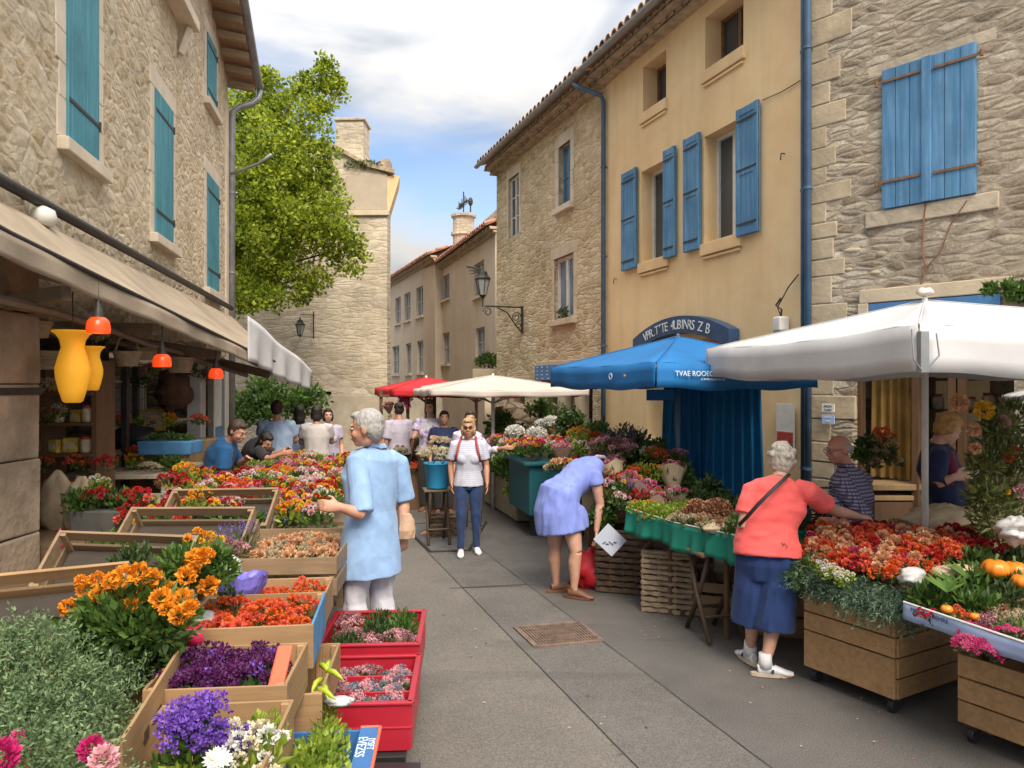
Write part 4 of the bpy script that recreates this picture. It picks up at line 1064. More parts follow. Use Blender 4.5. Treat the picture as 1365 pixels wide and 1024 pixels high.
# awning
def Fb(y):      # front bar
    pts = [(1.8, -2.55, 3.12), (4.0, -2.73, 2.84), (8.5, -3.0, 2.40), (11.0, -2.98, 2.13)]
    for a, b in zip(pts, pts[1:]):
        if y <= b[0]: f = (y - a[0]) / (b[0] - a[0]); return V((a[1] + (b[1] - a[1]) * f, y, a[2] + (b[2] - a[2]) * f))
    return V((pts[-1][1], y, pts[-1][2]))
def Rb(y): return V((wallx(y) + .16, y, 3.27))
aw = thing('shop_awning', 'long tan canvas awning on the cream stone house over the left stall', 'awning', (0, 0, 0))
m = MB()
def shf(u, v):
    a = Rb(1.8 + 12.4 * u); b = Fb(1.8 + 9.2 * u); p = a.lerp(b, v); p.z -= .06 * math.sin(PI * v) * (1 + .5 * math.sin(u * 26)); return p
m.slab(shf, 60, 10, (0, 0, -.006)); m.build('canvas', 'canvas_tan', aw, smooth=True)
m = MB(); m.slab(lambda u, v: Fb(1.8 + 9.2 * u) + V((.045 + .012 * math.sin(u * 90) * v + .01 * math.sin(u * 31), 0, -.045 - .145 * v * (1 - .2 * u))), 120, 4, (-.005, 0, 0)); m.build('valance', 'canvas_tan', aw, smooth=True)
m = MB(); m.tube([Rb(1.8) + V((-.03, 0, .17)), Rb(14.3) + V((-.03, 0, .17))], .045, 10); m.build('roller_tube', 'iron', aw, smooth=True)
m = MB(); m.tube([Fb(y) + V((.04, 0, -.03)) for y in (1.8, 4, 6, 8.5, 11)], .018, 8); m.build('front_bar', 'iron', aw, smooth=True)
for k, y in enumerate((3.2, 5.4, 7.6, 9.8)):
    m = MB(); a = V((wallx(y) + .05, y, 2.85)); b = Fb(y) + V((0, 0, -.04)); mid_ = a.lerp(b, .5) + V((0, .4, -.02)); m.tube([a, mid_, b], .018, 6); m.build('arm', 'paint_grey', aw)
m = MB()      # beams under the awning with cords and old cloth
m = MB()
m.slab(lambda u, v: atY(324, 426, 8.3).lerp(atY(413, 498, 10.9), u) + V((.05 + .035 * math.sin(u * 30) * v + .02 * math.sin(u * 11), 0, (.04 - (.50 * (1 - u) ** .8 + .27 * u) * v) )), 60, 8, (.004, 0, 0)); m.build('end_flap', 'canvas_white', aw, smooth=True)
wood('old_beam', (.30, .24, .17), 'x')
for k, y in enumerate((3.6, 4.9, 6.3, 7.9, 9.6)):
    a = V((wallx(y) - .1, y + .2, 2.50)); b = Fb(y) + V((-.12, 0, -.16))
    o = MB().beam(a, b, .08, .10).build('roof_pole', 'old_beam', None, bev=.01)
    tag(o, 'grey wooden cross pole under the tan awning of the left stall', 'pole', 'cross poles under the awning')
for k, (f, yy0, yy1) in enumerate(((.25, 3.2, 10), (.6, 3.4, 10.4))):
    pts = []
    for i in range(9):
        y = yy0 + (yy1 - yy0) * i / 8; p = V((wallx(y), y, 2.40)).lerp(Fb(y) + V((0, 0, -.2)), f); p.z += R.uniform(-.04, .03); pts.append(p)
    o = MB().tube(pts, .03, 6).build('rail', 'old_beam', None); tag(o, 'rough long rail hung with cords under the awning, %s' % ('nearer the wall' if f < .5 else 'nearer the street'), 'rail')
# white wall lamp and bracket on the roller
t = thing('wall_spotlight', 'white round spotlight above the near end of the awning roller', 'lamp', tuple(atY(58, 292, 5.9)))
MB().lathe([(.0, -.06), (.07, -.05), (.10, .0), (.08, .07), (.02, .1)], (0, 0, 0)).build('lamp_shade', 'paint_white', t, smooth=True)
MB().tube([(0, 0, .08), (-.1, 0, .16), (-.22, .0, .18)], .02, 6).build('arm', 'rust', t)
# red lamps
mr, ntr, br, orr = new_mat('red_shade'); br.inputs['Base Color'].default_value = (.8, .06, .01, 1); br.inputs['Emission Color'].default_value = (1, .07, .008, 1); br.inputs['Emission Strength'].default_value = .45; br.inputs['Roughness'].default_value = .3
mr, ntr, br, orr = new_mat('bulb'); br.inputs['Emission Color'].default_value = (1, .5, .12, 1); br.inputs['Emission Strength'].default_value = 9
def red_lamp():
    t = thing('hanging_lamp', 'x', 'lamp')
    MB().lathe([(.085, -.06), (.088, -.02), (.08, .03), (.055, .06), (.03, .068)], (0, 0, 0), 24, cap=False).build('lamp_shade', 'red_shade', t, smooth=True)
    MB().ell((0, 0, -.01), .035, 12, 8).build('bulb', 'bulb', t, smooth=True)
    m = MB().lathe([(.045, .06), (.035, .11), (.015, .17), (.008, .20)], (0, 0, 0), 14); m.tube([(0, 0, .2), (0, 0, .38)], .005, 5); m.build('cap', 'iron', t); return t
RL = Protos(red_lamp)
for (px, py, y, lab) in ((131, 434, 5.0, 'glowing red lamp nearest the yellow vase lanterns'), (216, 481, 6.3, 'glowing red lamp in the middle of the row under the awning'), (288, 498, 7.8, 'glowing red lamp at the far end by the seller in blue')):
    RL(tuple(atY(px, py, y)), 0, lab, .85, 'red lamps under the awning')
mr, ntr, br, orr = new_mat('yellow_paper'); br.inputs['Base Color'].default_value = (.72, .36, .02, 1); br.inputs['Roughness'].default_value = .7; br.inputs['Emission Color'].default_value = (.9, .38, .02, 1); br.inputs['Emission Strength'].default_value = .22
def vase(): 
    t = thing('vase_lantern', 'x', 'lantern'); MB().lathe([(.045, -.255), (.062, -.245), (.085, -.17), (.105, -.08), (.108, -.02), (.088, .06), (.070, .12), (.078, .17), (.10, .205), (.128, .225), (.128, .235)], (0, 0, 0), 32).build('body', 'yellow_paper', t, smooth=True)
    MB().tube([(0, 0, .25), (0, 0, .5)], .004, 5).build('cord', 'iron', t); return t
VP = Protos(vase); VP(tuple(atY(97, 487, 5.1)), 0, 'large yellow vase shaped lantern hanging in front'); VP(tuple(atY(124, 490, 5.5)), 0, 'smaller yellow vase lantern behind the large one', (.62, .62, .66))
# stone pillar at the left edge
t = thing('stone_pillar', 'broad weathered stone pillar at the left edge of the stall', 'pillar', (-3.62, 5.1, 0)); m = MB(); z = 0
while z < 2.75: hh = R.uniform(.38, .6); m.box((0, 0, z + hh / 2), (.52, .5, hh - .008), jit=.006); z += hh
m.build('shaft', plain('pillar_stone_shaded', (.36, .28, .20), .95, .35, 3, .8, .02, bscale=14), t, bev=.015); MB().box((0, 0, 1.95), (.535, .515, .05)).build('strap', 'iron', t)  # shaft stone darker than cut stone: awning shade put into its colour
# slim posts
for px, y, r, nm, lab in ((138, 6.9, .035, 'steel_post', 'dark square post between the shelf and the tiled wall'), (167, 7.6, .03, 'steel_post', 'thin grey post in front of the white tiles'), (181, 8.6, .03, 'steel_post', 'thin dark post right of the white tiles'), (262, 9.0, .08, 'stall_post', 'pale thick post beside the blue door')):
    p = atY(px, 512, y); o = MB().box((p.x, y, 1.25), (2 * r, 2 * r, 2.5)).build(nm, 'paint_white' if nm == 'stall_post' else 'iron', None, bev=.004); tag(o, lab, 'post')
# tiled partition
m = MB(); a = atY(140, 512, 9.2); b = atY(192, 512, 9.2)
for i in range(5):
    for j in range(6): m.box((a.x + (b.x - a.x) * (i + .5) / 5, 9.2, 1.28 + .15 * j), ((b.x - a.x) / 5 - .012, .02, .138))
t = thing('tiled_partition', 'cream tiled partition between the dark posts in the left stall', 'partition'); m.build('tiles', 'paint_white', t, bev=.003); MB().box(((a.x + b.x) / 2, 9.23, 1.1), (b.x - a.x + .02, .03, 2.2)).build('panel', 'cement', t)
t = thing('side_door', 'pale blue door with a white frame at the end of the left stall', 'door'); p = LF.w(LF.s_(284)[0], .05, 0); t.matrix_world = Matrix.Translation(p) @ LF.M.to_3x3().to_4x4()
MB().box((0, 0, 1.2), (.85, .05, 2.3)).build('leaf', 'crate_blue', t, bev=.005); MB().box((0, .03, 1.7), (.6, .02, .9)).build('panel', 'paint_white', t, bev=.005); MB().box((-.52, .02, 1.25), (.16, .1, 2.5)).box((.5, .02, 1.25), (.12, .1, 2.5)).build('frame', 'paint_white', t, bev=.005)

# shelf rack with goods
sx0, sx1 = atY(36, 512, 6.5).x, atY(138, 512, 6.5).x
t = thing('shelf_rack', 'dark wooden shelf rack full of small goods behind the yellow lanterns', 'shelf', (0, 0, 0))
m = MB()
for x in (sx0, (sx0 + sx1) / 2 - .1, sx1): m.box((x, 6.5, 1.1), (.04, .3, 2.2))
m.build('upright', 'shop_wood', t)
SH = (.72, 1.06, 1.40, 1.66, 1.92)
for z in SH: MB().box(((sx0 + sx1) / 2, 6.48, z), (sx1 - sx0, .36, .025)).build('shelf', 'shop_wood', t)
plain('good_orange', (.50, .20, .04), .7, .5, 30, .3); plain('good_cream', (.55, .46, .32), .7, .3, 20, .3); plain('good_red', (.4, .05, .03), .7, .4, 30, .3); plain('good_dark', (.09, .07, .05), .7, .4, 20, .3); plain('good_yellow', (.55, .38, .06), .7, .4, 20, .3)
def jar():
    t = thing('jar', 'x', 'jar'); MB().lathe([(.035, 0), (.045, .01), (.045, .09), (.03, .105)], n=14).build('body', 'good_cream', t, smooth=True); MB().cyl((0, 0, .105), .034, .018, 14).build('lid', 'good_red', t); return t
def parcel():
    t = thing('packet', 'x', 'packet'); MB().box((0, 0, .055), (.11, .09, .11), jit=.006, taper=.9).build('box', 'good_yellow', t, bev=.008); MB().box((0, -.045, .055), (.07, .006, .05)).build('paper_tag', 'good_cream', t); return t
JR, PK = Protos(jar), Protos(parcel)
for z in SH:
    x = sx0 + .07; k = 0
    while x < sx1 - .06:
        fn, lab, g_ = ((JR, 'small cream jar standing in a row on the dark shelf rack', 'jars on the shelf rack'), (PK, 'yellowish packet standing in a row on the dark shelf rack', 'packets on the shelf rack'))[R.random() < .45]
        fn((x, 6.42 + R.uniform(-.03, .03), z + .013), R.uniform(-.3, .3), lab, R.uniform(.85, 1.25), g_); x += R.uniform(.10, .15)

# trestle tables under the left display
def long_table(name, label, corners, z, mat='table_wood'):
    t = thing(name, label, 'table'); m = MB(); n = 5
    A, Bq, Cc, D = [V((x, y, z - .03)) for x, y in corners]
    for i in range(n):
        u0, u1 = i / n + .004, (i + 1) / n - .004
        m.hexa([A.lerp(Bq, u0), A.lerp(Bq, u1), D.lerp(Cc, u1), D.lerp(Cc, u0)], [p + V((0, 0, .03)) for p in (A.lerp(Bq, u0), A.lerp(Bq, u1), D.lerp(Cc, u1), D.lerp(Cc, u0))])
    m.build('tabletop', mat, t)
    cen = (A + Bq + Cc + D) / 4
    for p in (A, Bq, Cc, D):
        q = p.lerp(cen, .12); MB().box((q.x, q.y, (z - .03) / 2), (.06, .06, z - .03)).build('leg', mat, t)
    return t
long_table('display_table', 'low plank table carrying the nearest flower crates on the left', [(-3.2, 2.1), (-.92, 2.1), (-1.10, 4.35), (-3.4, 4.35)], .62)
long_table('display_table', 'plank table under the bouquets beside the white haired man', [(-3.5, 4.4), (-1.22, 4.4), (-1.42, 6.9), (-3.7, 6.9)], .70)
long_table('display_table', 'plank table under the far bouquets by the dark haired shoppers', [(-3.6, 6.95), (-1.50, 6.95), (-2.05, 10), (-3.9, 10)], .72)
# the column of crates next to the road
crate('flower_crate', 'light wooden crate of violet and white flowers nearest the camera', (-1.02, 2.48, .64), (.46, .60, .18), .10, slats=1)
crate('flower_crate', 'light wooden crate of dark purple flowers with a coral divider in it', (-1.15, 3.08, .66), (.52, .46, .19), .10, slats=1)
crate('flower_crate', 'wooden crate of coral red blossoms with a blue outer side', (-1.24, 3.66, .70), (.58, .54, .20), .14, slats=1, blue_side=True)
crate('flower_crate', 'wooden crate of small orange red blossoms behind the coral ones', (-1.33, 4.18, .70), (.60, .34, .17), .12, slats=1)
crate('flower_crate', 'slatted wooden crate of peach blossoms beside the white haired man', (-1.45, 4.94, .72), (.72, .92, .24), .07, 'crate_wood_old', slats=2)
o = crate('flower_crate', 'wooden crate side with two black marks in front of the grey green bush', (-1.585, 2.66, .66), (.60, .88, .25), .218, slats=2, mark=((-.16, .06), (-.02, .13)), gapf=.05)
o = MB().box((0, 0, .12), (.062, .018, .24)).build('coral_divider', 'orange_paint', None, bev=.008); o.location = (-.925, 2.92, .80); o.rotation_euler = (-1.12, 0, .1); tag(o, 'coral coloured plastic divider leaning in the crate of dark purple flowers', 'divider')
o.data.materials[0] = plain('coral_plastic', (.85, .13, .06), .4, .06, 5, .05)
# tilted empty crates
for (px, py, y, w, lab, rz) in ((52, 812, 3.35, .78, 'empty wooden crate tilted up at the left edge behind the grey green bush', .12), (168, 752, 4.15, .74, 'empty wooden crate tilted up behind the marigolds', .05), (255, 712, 4.9, .80, 'empty wooden crate tilted up, second from the back of its row', .0), (300, 682, 5.7, .80, 'empty wooden crate tilted up in front of the seller in blue', -.02)):
    p = atY(px, py, y); crate('empty_crate', lab, (p.x, p.y, p.z - .10), (w, .36, .20), rz, 'crate_wood_old' if px > 100 else 'crate_wood', 2, (.62 + R.uniform(-.08, .12), R.uniform(-.12, .12)), True, 'tilted empty crates', gapf=.3, th=.016)
# ---- flower kinds on the left
K = {}
K['marigold'] = B('marigold_plant', 'tall bunch of bright orange marigolds', 0, 0, [], 'leaf_mid', 0)
K['coral'] = B('carnation_bunch', 'x', 13, .032, ['f_coral', 'f_redor', 'f_coral'], 'leaf_olive', 50, r=.115, h=.09, petals=30)
K['redor'] = B('kalanchoe_bunch', 'x', 12, .028, ['f_redor', 'f_coral'], 'leaf_olive', 50, r=.10, h=.09)
K['peach'] = B('peach_blossom_bunch', 'x', 9, .044, ['f_peach', 'f_peach', 'f_straw'], 'leaf_olive', 40, r=.12, h=.08, petals=34)
K['plum'] = B('purple_flower_bunch', 'x', 14, .034, ['f_plum', 'f_plum', 'f_plum', 'f_violet'], 'leaf_dark', 60, r=.11, style='tiny', h=.10)
K['violet'] = B('statice_bunch', 'x', 13, .036, ['f_violet'], 'leaf_mid', 60, r=.10, style='tiny', h=.13)
K['white'] = B('white_flower_bunch', 'x', 10, .034, ['f_white', 'f_cream'], 'leaf_lime', 90, r=.11, h=.10, petals=20)
K['pink'] = B('pink_bouquet', 'x', 10, .030, ['f_pink', 'f_palepink'], 'leaf_mid', 70, r=.12, h=.13, wrap=True)
K['palepink'] = B('pale_pink_bouquet', 'x', 12, .028, ['f_palepink', 'f_cream', 'f_white'], 'leaf_mid', 60, r=.12, h=.12)
K['red'] = B('red_bouquet', 'x', 10, .034, ['f_red', 'f_coral'], 'leaf_dark', 70, r=.12, h=.12)
K['yellow'] = B('yellow_bouquet', 'x', 12, .026, ['f_yellow', 'f_orange'], 'leaf_lime', 80, r=.12, h=.12)
K['lav'] = B('lavender_bunch', 'x', 26, .022, ['f_lav', 'f_violet'], 'leaf_dark', 80, r=.13, style='spike', h=.10, L=.07, lw=.2)
K['mixed'] = B('mixed_bouquet', 'x', 13, .03, ['f_red', 'f_yellow', 'f_coral', 'f_orange', 'f_pink'], 'leaf_mid', 110, r=.13, h=.12)
K['heather'] = B('heather_bunch', 'x', 16, .03, ['f_heather', 'f_palepink'], 'leaf_olive', 80, r=.12, style='tiny', h=.08)
K['herb'] = B('herb_bunch', 'x', 0, 0, [], 'leaf_dark', 260, r=.12, h=.16, L=.05, lw=.45); K['herb'].cat = 'herbs'
K['lime'] = B('herb_bunch', 'x', 0, 0, [], 'leaf_lime', 280, r=.11, h=.13, L=.035, lw=.7); K['lime'].cat = 'herbs'
K['midg'] = B('herb_bunch', 'x', 0, 0, [], 'leaf_mid', 240, r=.12, h=.15, L=.06, lw=.5); K['midg'].cat = 'herbs'
K['greyb'] = B('grey_flower_bunch', 'x', 14, .03, ['f_greyblue', 'f_palepink'], 'leaf_grey', 80, r=.10, style='tiny', h=.07)
K['ruby'] = B('ruby_flower_bunch', 'x', 9, .036, ['f_ruby', 'f_red'], 'leaf_dark', 40, r=.12, h=.08, petals=28)
K['brown'] = B('dried_flower_bunch', 'x', 10, .034, ['f_brown', 'f_peach', 'f_straw'], 'leaf_olive', 60, r=.11, h=.07, style='tiny')
K['straw'] = B('straw_flower_bunch', 'x', 60, .03, ['f_straw', 'f_cream'], 'leaf_olive', 30, r=.26, h=.10, style='tiny')
K['magenta'] = B('magenta_flower_bunch', 'x', 26, .034, ['f_magenta', 'f_magenta', 'f_pink'], 'leaf_dark', 50, r=.15, h=.07, style='tiny')
K['bigcoral'] = B('dahlia_bunch', 'x', 7, .048, ['f_coral', 'f_redor', 'f_peach'], 'leaf_mid', 40, r=.12, h=.08, petals=34)
def fill(cx, cy, z, w, d, rz, kinds, step, lab, group, sc=1.0, cnt=None):
    nx, ny = max(1, round(w / step)), max(1, round(d / step)); c, s_ = math.cos(rz), math.sin(rz)
    for j in range(ny):
        for i in range(nx):
            x = -w / 2 + w * (i + .5) / nx + R.uniform(-.02, .02); y = -d / 2 + d * (j + .5) / ny + R.uniform(-.02, .02); k = R.choice(kinds)
            K[k]((cx + x * c - y * s_, cy + x * s_ + y * c, z + R.uniform(-.01, .025)), sc, (lab[k] if isinstance(lab, dict) else lab), group)
fill(-1.24, 3.66, .74, .46, .42, .14, ['coral'], .155, 'round bunch of coral red blossoms in the crate with the blue side', 'coral bunches in a crate', 1.0)
fill(-1.33, 4.18, .74, .48, .22, .12, ['redor'], .14, 'bunch of small orange red blossoms in the crate behind the coral ones', 'orange red bunches in a crate', .9)
fill(-1.42, 4.98, .80, .52, .66, .07, ['peach'], .17, 'ruffled peach coloured flower bunch in the slatted crate', 'peach bunches in a crate', 1.0)
fill(-1.19, 3.08, .70, .36, .34, .10, ['plum'], .14, 'bunch of dark purple flowers in the wooden crate', 'dark purple bunches in a crate', 1.05)
fill(-1.10, 2.98, .69, .3, .1, .10, ['lime'], .2, 'pale green sprig tuft among the dark purple flowers', 'pale sprigs among purple flowers', .55)
# near crate: violet statice, white blossom, greens
for (px, py, z, k, sc, lab) in ((262, 958, .90, 'violet', 1.0, 'violet statice bunch at the front left of the nearest crate'), (245, 985, .86, 'violet', .9, 'violet statice bunch hanging lower at the crate front'), (292, 985, .84, 'violet', .85, 'violet statice bunch next to the white blossoms'), (258, 940, .96, 'violet', .6, 'topmost small violet statice head of the near crate'),
                                (335, 985, .84, 'white', 1.05, 'white blossom bunch beside the violet statice'), (318, 1012, .82, 'white', 1.0, 'white and green blossom bunch at the bottom edge'), (228, 1018, .74, 'midg', .9, 'leafy green bunch under the violet statice'), (255, 1022, .78, 'lime', 1.0, 'pale green bunch at the bottom edge below the statice'),
                                (425, 985, .66, 'lime', 1.0, 'lime green bunch in the blue printed box'), (405, 1012, .64, 'lime', 1.1, 'lime green bunch nearest the camera in the blue printed box'), (440, 1015, .62, 'lime', .9, 'lime green bunch against the printed side of the box'),
                                (432, 925, .62, 'lime', .8, 'yellow green leaf bunch beside the red crates'), (436, 955, .62, 'lime', .8, 'yellow green leaf bunch next to the blue printed box'), (350, 950, .84, 'lime', .8, 'yellow green sprigs behind the white blossoms')):
    p = at(px, py, z); p.z -= .12; K[k](p, sc, lab)
# big daisies at the bottom edge
p = at(290, 1015, .86); t = thing('white_flower', 'white petalled flower at the bottom edge of the picture', 'flower', tuple(p)); m = MB(); daisy(m, (0, 0, 0), .048, 17, 0, 0, V((.2, -.3, .9))); m.build('petals', ['f_white', 'f_cream'], t); MB().tube([(0, 0, 0), (0, .05, -.15)], .004, 5).build('stem', 'stem_green', t)
# blue printed box with pale lettering
bx = thing('printed_box', 'blue printed cardboard box of lime green leaves by the red crates', 'box', (-.765, 2.86, .26), .08)
for (c, s) in (((0, -.25, .15), (.33, .012, .30)), ((0, .25, .15), (.33, .012, .30)), ((-.16, 0, .15), (.012, .486, .30)), ((.16, 0, .15), (.012, .486, .30))): MB().box(c, s).build('side_panel', 'blue_card', bx, bev=.002)
MB().box((0, 0, .01), (.3, .48, .01)).build('base', 'blue_card', bx)
fl_ = MB().box((.195, -.02, .312), (.075, .52, .008)).build('printed_flap', 'blue_card', bx, bev=.002)
MB().box((.238, -.02, .312), (.012, .53, .014)).box((.195, .245, .312), (.078, .012, .014)).build('rim', 'coral_plastic', bx, bev=.003)
for tx, xx, yy, ss in (('EVEZSS', .178, .07, .052), ('JYSFT', .214, .09, .040), ('AS', .190, -.15, .06)): text_obj('print', tx, ss, 'white_letter', Matrix.Translation((xx, yy, .3168)) @ Matrix.Rotation(-PI / 2, 4, 'Z'), bx, .0006)
MB().box((0, 0, .13), (.6, .9, .26), jit=.0).build('box_stand', 'black_plastic'); o = bpy.data.objects['box_stand']; o.location = (-.72, 3.0, 0); tag(o, 'low black stand under the blue printed box', 'stand')
# white crumpled paper on the box
def crumple(name, label, cat, loc, r, mat, nz=.35, seg=20, flat=1.0):
    m = MB(); m.ell((0, 0, 0), 1.0, seg, seg * 2 // 3)
    for v in m.v:
        q = v * 2.3 + V(loc); f = 1 + nz * (noise.noise(q) + .5 * noise.noise(q * 2.7) + .35 * abs(noise.noise(q * 5)))
        v *= f; v.x *= r[0]; v.y *= r[1]; v.z *= r[2]
    o = m.build(name, mat, None, smooth=True); o.location = loc; return tag(o, label, cat)
plain('white_film', (.50, .49, .49), .35, .15, 10, .5, .008, bscale=30); plain('pink_film', (.55, .02, .08), .3, .2, 10, .5, .008, bscale=30); plain('purple_film', (.16, .14, .50), .3, .6, 9, .5, .008, bscale=30)
crumple('paper_wrap', 'crumpled white paper lying between the lime leaves and the red crates', 'paper', tuple(at(452, 935, .60)), (.06, .035, .02), 'white_film')
crumple('red_wrap', 'shiny red film bundle between the marigolds and the coral crate', 'wrap', tuple(at(258, 848, .86)), (.07, .06, .05), 'pink_film')
crumple('white_wrap', 'crumpled white film beside the marigolds', 'wrap', tuple(at(270, 825, .86)), (.07, .06, .035), 'white_film')
crumple('white_bag', 'small white bag standing behind the purple wrapped bouquet', 'bag', tuple(at(308, 758, .93)), (.06, .06, .07), 'white_film', .2)
t = thing('wrapped_bouquet', 'purple blue printed film bouquet lying on the crate edge', 'bouquet', tuple(at(322, 788, .90)))
m = MB(); m.rings([(V((-.02, 0, -.09)), V((.03, 0, 0)), V((0, .03, 0))), (V((-.01, 0, -.05)), V((.08, 0, 0)), V((0, .06, 0))), (V((0, 0, .02)), V((.125, 0, .02)), V((0, .08, 0))), (V((.02, 0, .085)), V((.12, 0, .01)), V((0, .085, 0))), (V((.0, 0, .06)), V((.09, 0, .01)), V((0, .06, 0)))], 26, 0)
[v.__iadd__(V((0, 0, R.uniform(-.008, .008))) + v.normalized() * .014 * noise.noise(v * 30)) for v in m.v]; m.build('film', 'purple_film', t); m = MB(); tinyb(m, (-.11, -.02, .06), .05, 60, .02); m.build('blossoms', 'f_pink', t)
m = MB(); foliage(m, (-.02, -.10, .0), (.05, .01, .05), 40, .05, .02); m.build('foliage', 'leaf_mid', t)
# peppers
def pepper():
    t = thing('green_pepper', 'x', 'pepper'); m = MB().tube([(0, 0, 0), (.03, 0, .005), (.08, .01, .01), (.12, .02, .0), (.15, .03, -.01)], [.008, .015, .014, .009, .002], 10); m.build('fruit', plain('pepper', (.34, .42, .03), .35, .3, 14, .1), t, smooth=True); MB().tube([(0, 0, 0), (-.03, 0, .008)], .005, 6).build('stem', 'stem_green', t); return t
PP = Protos(pepper)
for i, (px, py) in enumerate(((428, 885), (436, 893), (430, 905), (440, 882), (424, 918), (434, 914))): PP(tuple(at(px, py, .665 - .003 * i)), R.uniform(-1.9, -.7), 'yellow green pepper lying beside the upper red crate', .9, 'yellow green peppers')
p = at(432, 905, .60); crate('pepper_crate', 'small wooden crate of peppers squeezed beside the red crates', (p.x - .03, p.y, .48), (.12, .62, .18), .1, slats=1)
# red plastic crates
def red_crate(name, label, loc, size, rz, div=0):
    w, d, h = size; t = thing(name, label, 'crate', loc, rz); m = MB(); th = .012
    for (cx, cy, sx, sy) in ((0, -d / 2, w, th), (0, d / 2, w, th), (-w / 2, 0, th, d - th), (w / 2, 0, th, d - th)):
        m.box((cx, cy, h / 2), (sx, sy, h))
        m.box((cx, cy, h + .006), (sx + (.02 if sx > sy else .02), sy + .02, .014))
        m.box((cx, cy, h * .5), (sx + .008, sy + .008, .012))
    m.box((0, 0, .006), (w, d, .01)); m.build('tray_body', 'red_plastic', t, bev=.004)
    for k in range(div): MB().box((0, -d / 2 + d * (k + 1) / (div + 1), h * .55), (w - .02, .012, h * .7)).build('divider', 'red_plastic', t, bev=.003)
    MB().box((0, 0, h * .42), (w - .04, d - .04, .02)).build('soil', 'soil', t); return t
red_crate('red_crate', 'upper red plastic crate of green and pink sprigs by the man in white trousers', (-.83, 4.55, .30), (.56, .62, .22), .06)
red_crate('red_crate', 'lower red plastic crate with dividers nearest the camera', (-.76, 3.86, .26), (.52, .62, .22), .06, 2)
fill(-.83, 4.55, .42, .46, .50, .06, ['herb', 'herb', 'heather', 'midg', 'brown'], .16, {'herb': 'dark green herb bunch in the upper red crate', 'heather': 'reddish heather bunch in the upper red crate', 'midg': 'fresh green herb bunch in the upper red crate', 'brown': 'brownish blossom bunch in the upper red crate'}, 'plants in the upper red crate', .8)
fill(-.76, 3.86, .36, .42, .52, .06, ['greyb', 'heather', 'brown', 'greyb'], .14, {'greyb': 'grey blue blossom tuft in the lower red crate', 'heather': 'reddish tuft in the lower red crate', 'brown': 'brownish tuft in the lower red crate'}, 'tufts in the lower red crate', .75)
t = thing('low_trolley', 'low black trolley under the two red plastic crates', 'trolley', (-.79, 4.2, 0), .06)
MB().box((0, 0, .24), (.5, 1.4, .03)).build('deck', 'black_plastic', t, bev=.004)
for sx in (-.2, .2):
    for sy in (-.6, .6): MB().box((sx, sy, .15), (.03, .03, .17)).build('leg', 'iron', t)
    for sy in (-.6, .6): m = MB(); m.tube([(sx - .015, sy, .045), (sx + .015, sy, .045)], .045, 14); m.build('wheel', 'black_plastic', t)
MB().tube([(.2, -.70, .22), (.28, -.80, .16), (.30, -.76, .10), (.22, -.7, .12)], .010, 8).build('handle', 'iron', t)

# marigolds
t = thing('marigold_plant', 'tall leafy bunch of bright orange marigolds on the left stall', 'flowers', tuple(at(160, 935, .70)))
m = MB(); L0 = V(t.location); cc = atY(175, 835, 3.1) - L0
for k in range(5): m.tube([(R.uniform(-.02, .02), R.uniform(-.02, .02), -.05), (cc.x * .3 + R.uniform(-.03, .03), cc.y * .3, cc.z * .4), tuple(cc + V((R.uniform(-.15, .15), R.uniform(-.1, .1), .0)))], [.018, .012, .006], 6)
m.build('stem', 'stem_green', t)
m = MB(); foliage(m, cc + V((0, 0, .02)), (.27, .18, .15), 1500, .055, .028, shell=.5, up=.4); foliage(m, cc + V((0, 0, -.10)), (.16, .13, .12), 500, .06, .03, up=.2); m.build('foliage', 'leaf_mid', t)
m = MB()
for (px, py, r) in ((150, 775, 15), (165, 768, 17), (185, 765, 17), (202, 772, 16), (118, 785, 16), (132, 795, 15), (150, 792, 18), (172, 792, 17), (195, 790, 16), (215, 798, 17), (228, 808, 14), (244, 800, 17), (240, 820, 16), (146, 798, 13), (176, 806, 13), (92, 810, 14), (98, 818, 11), (222, 812, 12), (252, 812, 13), (258, 806, 9), (196, 855, 8), (212, 855, 8), (231, 862, 9), (262, 745, 17), (274, 742, 14), (278, 782, 16), (270, 740, 12), (248, 768, 15), (256, 762, 13), (130, 772, 12), (108, 775, 10), (225, 785, 12)):
    y = 3.1 + R.uniform(-.12, .10) + (.35 if px > 245 and py < 800 else 0) - (.05 if py > 800 else 0); p = atY(px, py, y) - L0; pom(m, p, r / 1000 * y * 1.05, 36, R.randrange(2), V((R.uniform(-.3, .3), -.5, .7)))
m.build('blossoms', ['f_orange', 'f_orange'], t)
bush('marigold_leaves', 'loose marigold foliage behind the main marigold bunch', 'plant', tuple(atY(268, 800, 3.6)), (.16, .14, .13), 1000, 'leaf_mid', .05, .03)
